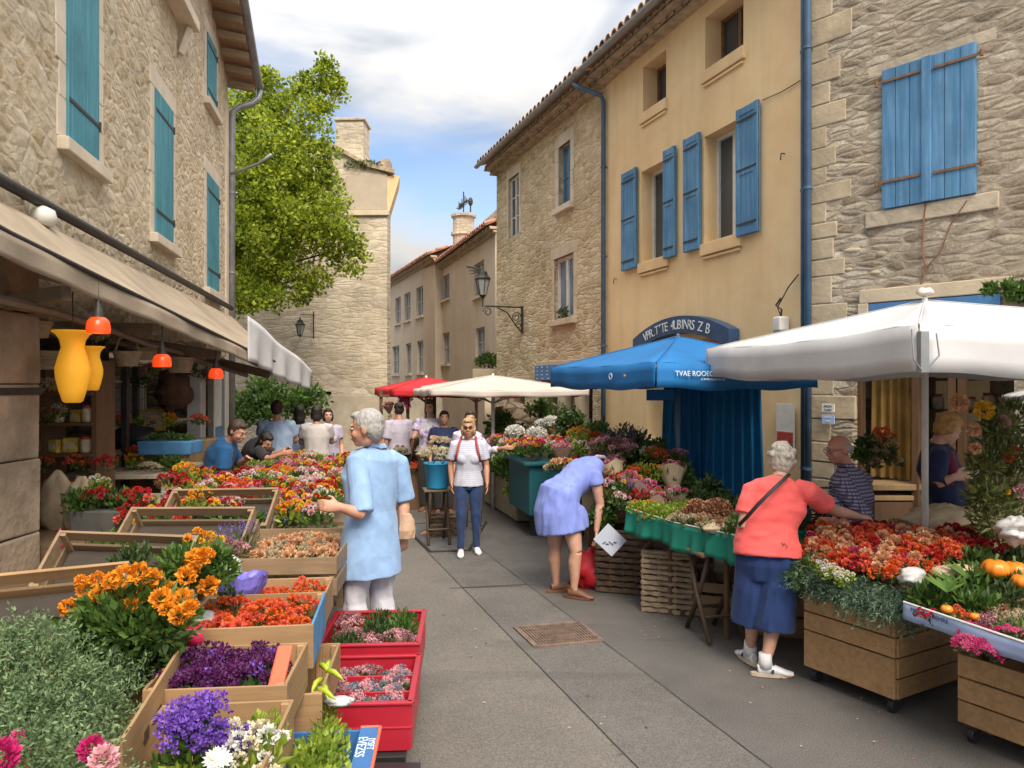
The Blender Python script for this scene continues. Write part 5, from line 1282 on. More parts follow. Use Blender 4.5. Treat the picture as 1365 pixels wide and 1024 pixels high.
# grey green bush, bottom left
def featherbush(name, label, loc, blobs, mat='leaf_grey'):
    t = thing(name, label, 'plant', loc); L = V(loc); m = MB()
    for (px, py, y, r) in blobs:
        c = atY(px, py, y) - L
        for k in range(int(230 * (r / .15) ** 2)):
            d = rdir(.6); q = c + d * r * R.uniform(.3, 1.0)
            ax = (d + V((0, 0, .5)) + rdir() * .25).normalized(); LL = R.uniform(.05, .10)
            for j in range(9): m.leaf(q + ax * LL * j / 9, (ax * .6 + rdir() * .9), .020, .008, 0)
    m.build('foliage', mat, t); m = MB()
    for (px, py, y, r) in blobs: m.tube([(0, 0, 0), tuple(atY(px, py, y) - L)], [.012, .005], 6)
    m.build('stem', 'bark', t); return t
featherbush('silver_bush', 'large grey green feathery bush in the bottom left corner', tuple(at(70, 1040, .62)), ((20, 880, 2.6, .12), (60, 900, 2.6, .14), (10, 940, 2.5, .14), (95, 930, 2.55, .13), (120, 945, 2.6, .11), (50, 970, 2.4, .14), (100, 985, 2.45, .11), (80, 1010, 2.4, .14), (10, 1005, 2.4, .13), (30, 905, 2.6, .12), (105, 1010, 2.5, .09), (30, 1030, 2.22, .13), (85, 1035, 2.22, .12), (125, 1000, 2.5, .09), (140, 960, 2.72, .10), (165, 925, 2.9, .10), (118, 1040, 2.2, .09)))
# blurred pink blooms at the bottom
for (px, py, y, r, mt, lab) in ((2, 1008, 1.9, .050, 'f_magenta', 'bright pink red bloom at the left end of the bottom edge'), (122, 998, 2.1, .042, 'f_magenta', 'crimson bloom in front of the grey green bush'), (138, 1012, 2.0, .045, 'f_palepink', 'pale lilac bloom at the bottom edge in front of the bush'), (24, 980, 2.2, .022, 'f_pink', 'small pink blossom sprig low in front of the bush')):
    t = thing('pink_bloom', lab, 'flower', tuple(atY(px, py, y))); m = MB(); pom(m, (0, 0, 0), r, 60, 0, V((0, -.4, .8)), .2, 1.8); m.build('petals', mt, t); MB().tube([(0, 0, 0), (0, .05, -.3)], .005, 6).build('stem', 'stem_green', t)
K['greyb'](atY(90, 890, 2.9) - V((0, 0, .1)), .6, 'small slate blue flower tuft behind the grey green bush')
K['herb'](at(150, 930, .75), 1.2, 'dark leafy tuft under the marigolds'); K['herb'](at(196, 902, .80), 1.1, 'dark leafy tuft between marigolds and dark purple crate'); K['herb'](at(120, 900, .8), 1.2, 'dark leafy tuft behind the grey green bush')

# mass of bouquets in the middle of the left side
LBL = {'pink': 'pink bouquet in the mass of bouquets beside the white haired man', 'palepink': 'pale pink bouquet in the mass of bouquets beside the white haired man', 'red': 'red bouquet in the mass of bouquets beside the white haired man', 'yellow': 'yellow bouquet in the mass of bouquets beside the white haired man', 'mixed': 'mixed colour bouquet in the mass beside the white haired man', 'heather': 'heather tuft in the mass of bouquets beside the white haired man', 'midg': 'green leaf bunch in the mass of bouquets beside the white haired man', 'white': 'white bouquet in the mass of bouquets beside the white haired man', 'coral': 'coral bouquet in the mass of bouquets beside the white haired man', 'lime': 'pale green bunch in the mass of bouquets beside the white haired man', 'herb': 'dark green bunch in the mass of bouquets beside the white haired man', 'ruby': 'deep red bouquet in the mass of bouquets beside the white haired man'}
y = 5.65
while y < 9.9:
    x1 = -1.45 - (y - 5.6) * .145; x = x1 - R.uniform(0, .1)
    while x > x1 - 1.55:
        k = R.choice(['pink', 'palepink', 'red', 'red', 'yellow', 'mixed', 'mixed', 'heather', 'midg', 'midg', 'lime', 'herb', 'coral', 'ruby', 'white' if R.random() < .4 else 'heather'])
        K[k]((x, y + R.uniform(-.06, .06), .84 + R.uniform(0, .07) + (.05 if k in LBL else 0)), 1.0, LBL[k], 'bouquets beside the white haired man', .4); x -= R.uniform(.19, .26)
    y += .23
for (px, py) in ((362, 692), (385, 688), (375, 678), (400, 684)): p = at(px, py, .98); K['lav']((p.x, p.y, .86), 1.0, 'dark blue lavender bunch behind the peach crate', 'lavender bunches')
# black trays in front of the seller
def tray(loc, label, w=.5, d=.3, rz=0, mat='black_plastic'):
    t = thing('plant_tray', label, 'tray', loc, rz); m = MB()
    for (cx, cy, sx, sy) in ((0, -d / 2, w, .012), (0, d / 2, w, .012), (-w / 2, 0, .012, d - .012), (w / 2, 0, .012, d - .012)): m.box((cx, cy, .05), (sx, sy, .10))
    m.box((0, 0, .006), (w, d, .012)); m.build('tray_body', mat, t, bev=.003); MB().box((0, 0, .06), (w - .03, d - .03, .02)).build('soil', 'soil', t); return t
for (px, py, z, ks, lab) in ((330, 612, 1.14, ['lime', 'yellow'], 'upper black tray of yellow flowers in front of the seller in blue'), (312, 637, 1.0, ['yellow', 'coral'], 'lower black tray of yellow and red flowers by the seller in blue')):
    p = at(px, py, z); tray((p.x, p.y, z - .16), lab, .62, .3)
    for i in range(4): K[R.choice(ks)]((p.x - .23 + .155 * i, p.y, z - .10), .62, 'small flower tuft in the black tray by the seller in blue', 'tufts in the black trays')
# things deeper in the stall
t = thing('blue_tray', 'light blue tray of greenery in the back of the left stall', 'tray', tuple(atY(228, 596, 7.4))); MB().box((0, 0, .0), (.5, .3, .13), taper=1.05).build('tray_body', 'crate_blue', t, bev=.01)
for i in range(3): K['midg'](V(t.location) + V((-.15 + .15 * i, 0, .04)), .6, 'small potted green in the light blue tray', 'greens in the light blue tray')
crumple('black_tub', 'black sack slumped between the posts of the left stall', 'sack', tuple(atY(178, 585, 7.9)), (.27, .18, .14), 'black_plastic', .25)
long_table('shop_counter', 'pale counter in the back of the left stall behind the planter', [(-4.15, 6.8), (-3.15, 6.9), (-3.3, 8.2), (-4.3, 8.1)], 1.16, 'cement'); MB().box((0, 0, .5), (1.0, .04, .9)).build('counter_board', 'cement'); o = bpy.data.objects['counter_board']; o.location = (-3.65, 6.85, .05); tag(o, 'pale board leaning under the counter in the back of the left stall', 'board')
p = atY(150, 700, 5.7); t = thing('dark_planter', 'dark grey planter box of red and green plants by the stone pillar', 'planter', tuple(p)); MB().box((0, 0, 0), (.46, .28, .26), taper=1.08).build('planter_box', plain('planter_grey', (.09, .09, .085), .6), t, bev=.01)
for i, k in enumerate(('midg', 'red', 'herb', 'midg', 'red')): K[k](p + V((-.2 + .1 * i, R.uniform(-.06, .06), .10)), 1.05, 'red and green plant in the dark grey planter', 'plants in the dark planter')
K['white'](p + V((-.16, .1, .25)), .7, 'silvery white leaf plant at the left of the dark planter'); K['ruby'](p + V((.32, .3, .22)), 1.0, 'dark red flower bunch right of the dark planter'); K['yellow'](p + V((.36, .4, .28)), .9, 'yellow flower bunch right of the dark planter')
for i in range(7): K[('lime', 'straw', 'midg', 'yellow')[i % 4]]((-4.1 + .14 * i, 7.0 + R.uniform(0, .5), 1.18), .42 if i % 4 == 1 else .8, 'pot of green and yellow plants on the pale counter', 'plants on the pale counter')
for i in range(6): K[('coral', 'redor', 'ruby')[i % 3]]((-4.05 + .13 * i, 6.3, .98 + (i % 2) * .3), .8, 'red flower bunch standing before the shelf rack', 'red bunches before the shelf rack')
for i in range(6): K[('lime', 'midg', 'yellow')[i % 3]]((-4.05 + .15 * i, 6.1, .86), .9, 'green plant standing at the foot of the shelf rack', 'greens before the shelf rack')
for i, (px, py, y) in enumerate(((75, 672, 6.0), (108, 680, 5.9))): crumple('cloth_bag', ('left', 'right')[i] + ' of the two cream cloth bags hanging under the shelf rack', 'bag', tuple(atY(px, py, y)), (.13, .08, .24), 'burlap', .25)
crumple('brown_sack', 'dark brown bundle hanging beside the pale post', 'bundle', tuple(atY(232, 520, 8.6)), (.20, .12, .22), plain('brown_hide', (.15, .08, .045), .9, .4, 8, .6, .02), .6)
t = thing('picture_frame', 'small framed picture on the back wall of the left stall', 'picture', tuple(atY(203, 560, 8.8))); m = MB(); m.box((0, 0, .11), (.3, .02, .03)).box((0, 0, -.11), (.3, .02, .03)).box((-.14, 0, 0), (.03, .02, .19)).box((.14, 0, 0), (.03, .02, .19)); m.build('frame', 'good_yellow', t); MB().box((0, .004, 0), (.26, .008, .19)).build('print', 'good_cream', t)
t = thing('red_toy_pot', 'tiny red pot standing on the floor boards by the stone pillar', 'pot', tuple(atY(80, 722, 4.9))); MB().lathe([(.03, -.04), (.045, .0), (.03, .03), (.015, .06), (.0, .09)]).build('body', 'pink_film', t, smooth=True)
MB().box((0, 0, .42), (1.6, 1.0, .84)).build('plank_chest', 'table_wood'); o = bpy.data.objects['plank_chest']; o.location = (-3.9, 5.9, 0); tag(o, 'rough dark wooden chest under the hanging cloth bags', 'chest')

# dried bunches, baskets and strings hung from the rails, in the shade of the left stall
def hung_basket():
    t = thing('hanging_basket', 'x', 'basket'); m = MB(); 
    for k in range(7): z = -.02 * k; r = .12 - .006 * k; m.tube([(r * math.cos(a), r * math.sin(a), z) for a in [q * PI / 8 for q in range(17)]], .011, 5)
    m.build('weave', 'burlap', t); m = MB().tube([(-.12, 0, 0), (-.08, 0, .12), (0, 0, .16), (.08, 0, .12), (.12, 0, 0)], .008, 6); m.build('handle', 'burlap', t); return t
HB = Protos(hung_basket)
for i, (px, py, y) in enumerate(((48, 430, 5.6), (170, 470, 6.8), (195, 465, 7.4), (240, 478, 8.0), (62, 470, 6.2))): HB(tuple(atY(px, py, y)), i, 'round woven basket hanging from the rails in the shade of the left stall', R.uniform(.8, 1.2), 'baskets hung under the awning')
for i, (px, py, y) in enumerate(((150, 455, 6.4), (160, 492, 7.0), (205, 500, 7.6), (252, 500, 8.4), (60, 520, 6.3), (75, 560, 6.3), (270, 505, 9), (185, 515, 8.2), (148, 520, 7.2))): K[('straw', 'brown', 'heather', 'herb')[i % 4]](atY(px, py, y), .45 if i % 4 == 0 else .9, 'dried bunch hanging upside down in the shade of the left stall', 'dried bunches hung in the left stall', .4)
for i in range(14):
    x = -4.3 + .16 * (i % 7); K[('peach', 'yellow', 'straw', 'coral', 'lime')[i % 5]]((x, 7.6 + .4 * (i // 7), 1.25 + .3 * (i // 7)), .38 if i % 5 == 2 else .75, 'small flower pot on the back ledge of the left stall', 'pots on the back ledge')
o = MB().box((-3.9, 8.25, .7), (1.3, .35, 1.4)).build('back_ledge', 'shop_wood_light', None, bev=.01); tag(o, 'brown wooden ledge at the back of the left stall', 'ledge')

for i, (px, py, y, k) in enumerate(((140, 728, 4.5, 'midg'), (205, 690, 5.2, 'mixed'), (225, 696, 5.2, 'red'), (268, 668, 5.7, 'yellow'), (290, 664, 5.9, 'heather'), (315, 660, 6.0, 'coral'), (245, 738, 4.1, 'midg'), (262, 730, 4.2, 'yellow'), (300, 726, 4.5, 'heather'), (318, 716, 4.7, 'lav'), (200, 672, 5.9, 'lime'), (232, 662, 6.1, 'ruby'), (180, 742, 3.9, 'herb'))):
    K[k](atY(px, py, y) - V((0, 0, .10)), 1.0, 'bunch standing between the tilted empty crates', 'bunches between the tilted crates', .4)
# ============================================================ parasols
def parasol(name, label, c, corners, zc, zp, drop, mat, pole_at, pole_mat='paint_white', pr=.03, wave=.02, sag=.05, pz=0, seg=14, ribs=True, valmats=None, panelmats=None):
    """square market parasol: peak, four hanging panels, valance, ribs and a pole"""
    t = thing(name, label, 'parasol'); P = V((c[0], c[1], zp)); cs = [V((x, y, zc)) for x, y in corners]; n = len(cs)
    mats = [mat] + [x for x in (panelmats or []) if x != mat]; m = MB()
    for k in range(n):
        a, b = cs[k], cs[(k + 1) % n]
        def fn(u, v):
            e = a.lerp(b, u); p = P.lerp(e, v); s_ = math.sin(PI * u)
            p.z -= sag * math.sin(PI * v) * s_ * .8 - sag * .5 * v * 0; p.z -= sag * .9 * (v ** 2) * s_ * .6; p.z += .006 * math.sin(u * 19 + k) * v
            return p
        m.slab(fn, seg, 8, (0, 0, -.003), 0 if not panelmats else mats.index(panelmats[k]))
    m.build('canopy', mats, t, smooth=True)
    vm = MB()
    for k in range(n):
        a, b = cs[k], cs[(k + 1) % n]; d = (b - a).normalized(); o = V((d.y, -d.x, 0)); 
        if o.dot((a + b) / 2 - P) < 0: o = -o
        def fv(u, v):
            e = a.lerp(b, u); e.z -= sag * .55 * math.sin(PI * u); return e + o * (.005 + wave * v * math.sin(u * 23 + k)) + V((0, 0, -drop * v + .01 * v * math.sin(u * 15)))
        vm.slab(fv, 40, 3, o * .003, 0 if not valmats else valmats[k])
    vm.build('valance', [mat] if not valmats else [mat, 'canvas_red'], t, smooth=True)
    sm = MB()
    for q in cs: sm.tube([P.lerp(q, k / 8) + V((0, 0, .002)) for k in range(9)], .0055, 5)
    sm.build('seam', mat, t, smooth=True)
    if ribs:
        r = MB()
        for q in cs: r.beam(P - V((0, 0, .05)), q - V((0, 0, .035)), .022, .022)
        hub = P - V((0, 0, .45))
        for q in cs: r.beam(hub, P.lerp(q, .5) - V((0, 0, .05)), .018, .018)
        r.build('ribs', 'paint_grey', t)
    px, py = pole_at; MB().tube([(px, py, 0), (px, py, (zp if (px, py) == tuple(c) else zc + .12))], pr, 12).build('pole', pole_mat, t, smooth=True)
    MB().lathe([(.012, -.01), (.022, .0), (.018, .02), (.005, .03)], P).build('finial', pole_mat, t, smooth=True)
    return t
NW = (2.17, 4.0); LW = (1.765, 6.8); RW = (4.35, 4.31); FW = (3.945, 7.11)
wp = parasol('white_parasol', 'large white market parasol over the red flower stall on the right', ((LW[0] + RW[0]) / 2, (LW[1] + RW[1]) / 2), [NW, RW, FW, LW], 2.32, 2.62, .26, 'canvas_white', ((LW[0] + RW[0]) / 2, (LW[1] + RW[1]) / 2), 'paint_white', .024, .012, .06)
t = wp; m = MB(); b0 = V((NW[0] + .01, NW[1] - .02, 2.17)); m.box(b0 + V((0, 0, .0)), (.045, .045, .22)); m.tube([b0 + V((-.07, -.02, .12)), b0 + V((-.065, -.03, -.04)), b0 + V((-.015, -.02, -.10))], .005, 6); m.tube([b0 + V((.06, -.02, .10)), b0 + V((.07, -.03, -.02)), b0 + V((.02, -.02, -.08))], .005, 6); m.build('hinge_block', 'zinc', t, bev=.006)
crumple('knotted_cloth', 'pinkish cloth knot on the peak of the white parasol', 'cloth', ((LW[0] + RW[0]) / 2, (LW[1] + RW[1]) / 2, 2.68), (.06, .05, .03), 'canvas_offwhite')
NB = (1.25, 6.5); LB = (.45, 8.6); RB = (2.9, 7.15); FB = (2.1, 9.25)
bp = parasol('blue_parasol', 'bright blue market parasol with white lettering in front of the ochre house', (1.74, 7.87), [NB, RB, FB, LB], 2.19, 2.50, .225, 'canvas_blue', (1.74, 7.87), 'pipe_blue', .03, .012, .04)
def on_edge(a, b, u, z, off=.035):
    a = V((a[0], a[1], 0)); b = V((b[0], b[1], 0)); d = (b - a).normalized(); o = V((d.y, -d.x, 0)); x = d; 
    p = a.lerp(b, u) + o * off; p.z = z; return Matrix.Translation(p) @ Matrix((x, V((0, 0, 1)), o)).transposed().to_4x4()
text_obj('lettering', 'TVAE ROOEOR Z', .066, 'white_letter', on_edge(NB, RB, .24, 2.09), bp)
text_obj('lettering', 'A VVWE N SRVMEO IZ', .026, 'white_letter', on_edge(NB, RB, .32, 2.04), bp)
text_obj('mark', 'O', .09, 'white_letter', on_edge(LB, NB, .66, 2.07), bp); text_obj('mark', 'av', .05, 'f_yellow', on_edge(LB, NB, .78, 2.08), bp)
# curtain hung under the blue parasol
m = MB(); a, b = V((1.72, 8.35, 0)), V((2.62, 7.95, 0))
for (u0, u1, yo, z0) in ((0, .62, .12, .78), (.45, 1.0, -.05, .60)):
    m.slab(lambda u, v: a.lerp(b, u0 + (u1 - u0) * u) + V((0, yo + .045 * math.sin(u * 38) * (.5 + .5 * v), 2.12 + (z0 - 2.12) * v)) + V(((u - .5) * .10 * v, 0, 0)), 70, 10, (0, .004, 0))
plain('curtain_blue', (.02, .24, .50), .75, .12, 3, .2, .003, trans=.3)
o = m.build('blue_curtain', 'curtain_blue', None, smooth=True); tag(o, 'long blue pleated curtain hanging from the blue parasol', 'curtain')
o = MB().box((2.0, 8.75, .45), (.9, .3, .75)).build('blue_cabinet', 'tub_teal', None, bev=.02); tag(o, 'dark blue cabinet standing behind the blue curtain', 'cabinet')
o = MB().box((1.62, 8.2, 1.88), (.3, .02, .12)).build('cloth_strip', 'canvas_blue', None); tag(o, 'short blue cloth strip left of the long blue curtain', 'cloth')
# far red and white parasols
def cor(*p): return [(q.x, q.y) for q in p]
def sq(px0, px1, ya, yb, z): return [(atY(px0, 512, (ya + yb) / 2).x, (ya + yb) / 2), (atY((px0 + px1) / 2, 512, ya).x, ya), (atY(px1, 512, (ya + yb) / 2).x, (ya + yb) / 2), (atY((px0 + px1) / 2, 512, yb).x, yb)]
def rect_par(name, label, x0, x1, y0, y1, zc, zp, drop, mat, valm=None, panels=None, peak=None):
    cs = [(x0, y0), (x1, y0), (x1 - .357 * (y1 - y0), y1), (x0 - .357 * (y1 - y0), y1)]; c = peak or (sum(p[0] for p in cs) / 4, sum(p[1] for p in cs) / 4)
    return parasol(name, label, c, cs, zc, zp, drop, mat, c, 'paint_white', .03, .01, .03, panelmats=panels, valmats=valm)
rect_par('offwhite_parasol', 'off white market parasol with red corners in the middle distance', -1.22, 1.15, 11.2, 12.7, 1.92, 2.14, .10, 'canvas_offwhite', [0, 1, 0, 0])
rect_par('red_parasol', 'red market parasol with a white panel in the middle distance', -1.95, -.45, 12.3, 14.0, 1.92, 2.12, .13, 'canvas_red', None, ['canvas_red', 'canvas_offwhite', 'canvas_red', 'canvas_red'])
rect_par('red_parasol', 'second red parasol, behind the off white one', -1.1, .4, 13.2, 15.0, 1.90, 2.10, .13, 'canvas_red')
# small white parasol at the right edge
parasol('small_white_parasol', 'small white parasol at the right edge by the shop opening', (4.4, 6.15), [(4.05, 5.95), (4.6, 5.7), (4.8, 6.3), (4.25, 6.5)], 1.9, 2.0, .03, 'canvas_white', (4.4, 6.15), pr=.012, wave=.002, sag=.01, ribs=False)
# ============================================================ right stalls
# green draped tray table
A, Bq, Cc, D = V((1.04, 6.75, .84)), V((1.66, 5.5, .84)), V((2.28, 5.75, .84)), V((1.85, 7.1, .84))
t = thing('display_table', 'tray table draped with green cloth, heaped with heather and moss', 'table')
m = MB(); m.hexa([p - V((0, 0, .03)) for p in (A, Bq, Cc, D)], (A, Bq, Cc, D)); m.build('tabletop', 'table_wood', t)
for p in (A, Bq, Cc, D): q = p.lerp((A + Bq + Cc + D) / 4, .5); MB().tube([(q.x, q.y, 0), (q.x, q.y, .82)], .022, 8).build('leg', 'shop_wood', t)
cl = thing('table_cloth', 'green cloth skirt hanging along the front of the tray table', 'cloth'); m = MB()
for k, (p, q) in enumerate(((A, Bq), (Bq, Cc))):
    d = (q - p).normalized(); o = V((d.y, -d.x, 0))
    m.slab(lambda u, v: p.lerp(q, u) + o * (.012 + .022 * v * math.sin(u * 31 + k * 2 + 2 * math.sin(u * 9)) + .012 * v * math.sin(u * 67) + .02 * v) + V((0, 0, .045 - .05 * math.sin(PI * u) * (k == 0) * .5 - (.20 + .015 * math.sin(u * 14)) * v)), 50, 6, o * .004)
m.build('skirt', 'cloth_teal', cl, smooth=True)
m = MB(); d = (Bq - A).normalized(); o_ = V((d.y, -d.x, 0)); m.tube([A + V((0, 0, .05)) + o_ * .012, A.lerp(Bq, .5) + V((0, 0, .028)) + o_ * .012, Bq + V((0, 0, .05)) + o_ * .012], .006, 6); m.build('hem', 'paint_white', cl)
text_obj('mark', 'TF', .06, 'white_letter', on_edge((Bq.x, Bq.y), (Cc.x, Cc.y), .22, .76, .05), cl)
def bil(u, v): return A.lerp(Bq, u).lerp(D.lerp(Cc, u), v)
LB2 = {'lime': 'bright yellow green moss tuft on the green draped table', 'herb': 'dark green herb tuft on the green draped table', 'brown': 'brown dried flower tuft on the green draped table', 'midg': 'green leaf tuft on the green draped table', 'heather': 'reddish heather tuft on the green draped table'}
for i in range(9):
    for j in range(7):
        u, v = (i + .5) / 9, (j + .5) / 7
        k = 'lime' if (u < .42 and v < .75) else ('herb' if v > .6 else ('brown' if u < .75 else R.choice(['midg', 'heather', 'brown'])))
        p = bil(u, v) + V((R.uniform(-.02, .02), R.uniform(-.02, .02), .0 + .03 * (k == 'herb'))); K[k](p, .9, LB2[k], 'tufts on the green draped table', .2)
for (u, v, r, lab) in ((.62, .35, .13, 'large round brown bunch of dried flowers on the green draped table'), (.5, .25, .10, 'round brown bunch left of the largest one on the green draped table')):
    t = thing('dried_bunch', lab, 'flowers', tuple(bil(u, v) + V((0, 0, .10)))); m = MB(); tinyb(m, (0, 0, 0), r, 900, .022, 0); m.build('blossoms', ['f_brown'], t); m = MB(); tinyb(m, (0, 0, .0), r * 1.02, 300, .02, 0); m.build('dry_petals', 'f_peach', t)
crumple('burlap_roll', 'rolled burlap lying at the front of the green draped table', 'burlap', tuple(bil(.88, .25) + V((0, 0, .06))), (.28, .07, .05), 'burlap', .2)
# wicker crates below
plain('wicker', (.30, .22, .14), .8, .35, 12, .4); plain('wicker_dark', (.12, .08, .05), .85, .35, 12, .4)
def wicker(name, label, loc, w, d, h, rz, mat='wicker', rows=11):
    t = thing(name, label, 'basket', loc, rz); m = MB(); per = [(-w / 2, -d / 2), (w / 2, -d / 2), (w / 2, d / 2), (-w / 2, d / 2)]
    for r in range(rows):
        z = h * (r + .5) / rows; pts = []; k = 0
        for i in range(4):
            a, b = V((*per[i], z)), V((*per[(i + 1) % 4], z)); n = max(4, int((b - a).length / .055)); d_ = (b - a).normalized(); o = V((d_.y, -d_.x, 0))
            for j in range(n): pts.append(a.lerp(b, j / n) + o * (.008 if (k + r) % 2 else -.008) + V((0, 0, R.uniform(-.004, .004)))); k += 1
        pts.append(pts[0]); m.tube(pts, h / rows * .46, 5)
    m.build('weave', mat, t); m = MB()
    for i in range(4):
        a, b = V((*per[i], 0)), V((*per[(i + 1) % 4], 0)); n = max(3, int((b - a).length / .11))
        for j in range(n): q = a.lerp(b, j / n); m.tube([q, q + V((0, 0, h + .01))], .009, 5)
    m.build('stake', mat, t); m = MB(); m.tube([(*p, h + .01) for p in per + [per[0]]], .018, 7); m.build('rim', mat, t); return t
wicker('wicker_crate', 'pale woven wicker crate under the green draped table', (1.42, 6.72, 0), .42, .42, .52, -.35)
wicker('wicker_basket', 'dark woven basket behind the pale wicker crate by the red bag', (1.12, 7.35, 0), .50, .42, .58, -.3, 'wicker_dark', 10)
crate('wooden_crate', 'weathered wooden crate lying behind the stools under the green table', (1.92, 6.55, 0), (.7, .4, .3), -.35, 'crate_wood_old', 3)
crate('wooden_crate', 'dark wooden crate on the ground behind the woman in coral', (2.35, 6.1, 0), (.7, .5, .5), -.35, 'crate_wood_old', 3)
crate('wooden_crate', 'brown crate on the ground behind the large flower box', (2.9, 5.7, 0), (.9, .6, .42), -.55, 'crate_wood_old', 3)
# folding stools
wood('stool_wood', (.10, .065, .04), 'z')
def stool(name, label, loc, h, rz, w=.42, d=.34, fold=True):
    t = thing(name, label, 'stool', loc, rz); m = MB()
    for i in range(3): m.box((0, -d / 2 + d * (i + .5) / 3, h), (w, d / 3 - .006, .025))
    m.build('seat', 'table_wood', t, bev=.004)
    for sx in (-1, 1):
        x = sx * (w / 2 - .05)
        MB().tube([(x, -.20, .02), (x, .02, h * .55), (x, .12, h - .015)], [.020, .017, .016], 8).build('leg', 'stool_wood', t, smooth=True)
        MB().tube([(x - .03 * sx, .22, .02), (x - .03 * sx, -.0, h * .55), (x - .03 * sx, -.12, h - .015)], [.020, .017, .016], 8).build('leg', 'stool_wood', t, smooth=True)
    MB().tube([(-w / 2 + .05, -.13, .2), (w / 2 - .05, -.13, .2)], .012, 6).build('stretcher', 'stool_wood', t); MB().tube([(-w / 2 + .08, .14, .2), (w / 2 - .08, .14, .2)], .012, 6).build('stretcher', 'stool_wood', t); return t
stool('folding_stool', 'taller dark wooden folding stool between the green table and the woman in coral', tuple(at(952, 848, 0)), .68, .25, .40, .34)
stool('folding_stool', 'lower dark stool tucked under the green table beside the wicker crate', tuple(at(918, 812, 0)), .42, .1, .34, .3)
# pots and clutter in the shade under the right tables
for i, (x, y, s) in enumerate(((2.0, 7.0, 1), (2.2, 6.8, .8), (1.75, 7.15, .9), (2.55, 5.3, 1), (2.5, 5.6, .9))):
    o = MB().lathe([(.07, 0), (.10, .15), (.11, .17), (.095, .17), (.085, .05)], n=18).build('plant_pot', 'terracotta' if i % 2 else 'black_plastic', None, smooth=True); o.location = (x, y, 0); o.scale = (s, s, s)
    tag(o, 'empty plant pot standing in the shade under the right hand tables', 'pot', 'pots under the right tables')
# large wooden flower box on castors
def rolling_box(name, label, p0, p1, depth, z0, z1, boards, sideb):
    """p0 far front corner, p1 near front corner, running along the street"""
    t = thing(name, label, 'crate', (p1[0], p1[1], 0)); a = V((p0[0] - p1[0], p0[1] - p1[1], 0)); L = a.length; d = a.normalized(); r = V((-d.y * -1, d.x * -1, 0)); r = V((d.y, -d.x, 0))
    if r.x < 0: r = -r
    M = Matrix((d, -r, V((0, 0, 1)))).transposed()
    def side(name_, cen, along, ln, bs, vis):
        m = MB(); z = z0
        for bh in bs:
            m.box(cen + V((0, 0, z + bh / 2)), ((ln, .022, bh - .010) if along == 'd' else (.022, ln, bh - .010)), M); z += bh
        m.build(name_, 'box_wood' if along == 'd' else 'box_wood_side', t, bev=.004)
    tot = z1 - z0; f = [b * tot for b in boards]; g = [b * tot for b in sideb]
    side('side_panel', d * L / 2, 'd', L, f, 1); side('side_panel', d * L / 2 + r * depth, 'd', L, f, 1)
    side('side_panel', r * depth / 2 + d * .0, 'r', depth - .024, g, 1); side('side_panel', r * depth / 2 + d * L, 'r', depth - .024, g, 1)
    m = MB()
    for (u, v) in ((.035, .03), (L - .035, .03), (.035, depth - .03), (L - .035, depth - .03)): m.box(d * u + r * v + V((0, 0, (z0 + z1) / 2)), (.045, .035, z1 - z0 - .01), M)
    m.box(d * L / 2 + r * depth / 2 + V((0, 0, z0 + .02)), (L - .03, depth - .03, .02), M); m.build('frame', 'box_wood', t)
    for (u, v) in ((.05, .06), (L - .05, .06), (.05, depth - .08), (L - .05, depth - .08)):
        c = d * u + r * v; w_ = MB(); w_.tube([c + V((0, 0, .045)) - d * .018, c + V((0, 0, .045)) + d * .018], .045, 16); w_.build('castor', 'black_plastic', t, smooth=False, bev=.006)
        MB().box(c + V((0, 0, .088)), (.06, .05, .02), M).build('castor_plate', 'iron', t)
    return t
wood('box_wood_side', (.42, .24, .105), 'y', var=.35)
BX = rolling_box('flower_box', 'large slatted wooden box on castors under the red blossoms', (1.975, 5.06), (2.30, 4.50), .95, .10, .60, (.5, .25, .25), (.25, .25, .25, .25))
rolling_box('flower_box', 'slatted wooden box on castors at the bottom right corner', (2.50, 4.20), (2.95, 3.42), .8, .11, .50, (.33, .33, .34), (.33, .33, .34))
t = thing('display_table', 'low plank table under the heap of red blossoms', 'table'); q = [(2.1, 5.1), (2.42, 4.6), (4.0, 5.5), (3.1, 6.55)]
m = MB(); m.hexa([V((*p, .70)) for p in q], [V((*p, .73)) for p in q]); m.build('tabletop', 'table_wood', t)
for p in q: u = V((*p, 0)).lerp(V((2.9, 5.5, 0)), .3); MB().box((u.x, u.y, .35), (.06, .06, .7)).build('leg', 'table_wood', t)
# heap of red blossoms
P00, P10, P11, P01 = V((2.02, 5.12, 0)), V((2.36, 4.55, 0)), V((3.75, 5.25, 0)), V((2.75, 6.45, 0))
LR = {'bigcoral': 'coral and orange dahlia bunch in the heap of red blossoms', 'coral': 'coral carnation bunch in the heap of red blossoms', 'ruby': 'deep ruby red bunch in the heap of red blossoms', 'red': 'red carnation bunch in the heap of red blossoms', 'redor': 'orange red bunch in the heap of red blossoms', 'heather': 'dusky pink bunch in the heap of red blossoms', 'pinkr': 'pink red bunch in the heap of red blossoms'}
K['pinkr'] = B('pink_carnation_bunch', 'x', 8, .040, ['f_pink', 'f_coral', 'f_magenta'], 'leaf_dark', 40, r=.12, h=.08, petals=28)
K['redb'] = B('red_carnation_bunch', 'x', 9, .038, ['f_red', 'f_coral', 'f_ruby'], 'leaf_dark', 50, r=.12, h=.08, petals=28); LR['redb'] = 'bright red bunch in the heap of red blossoms'
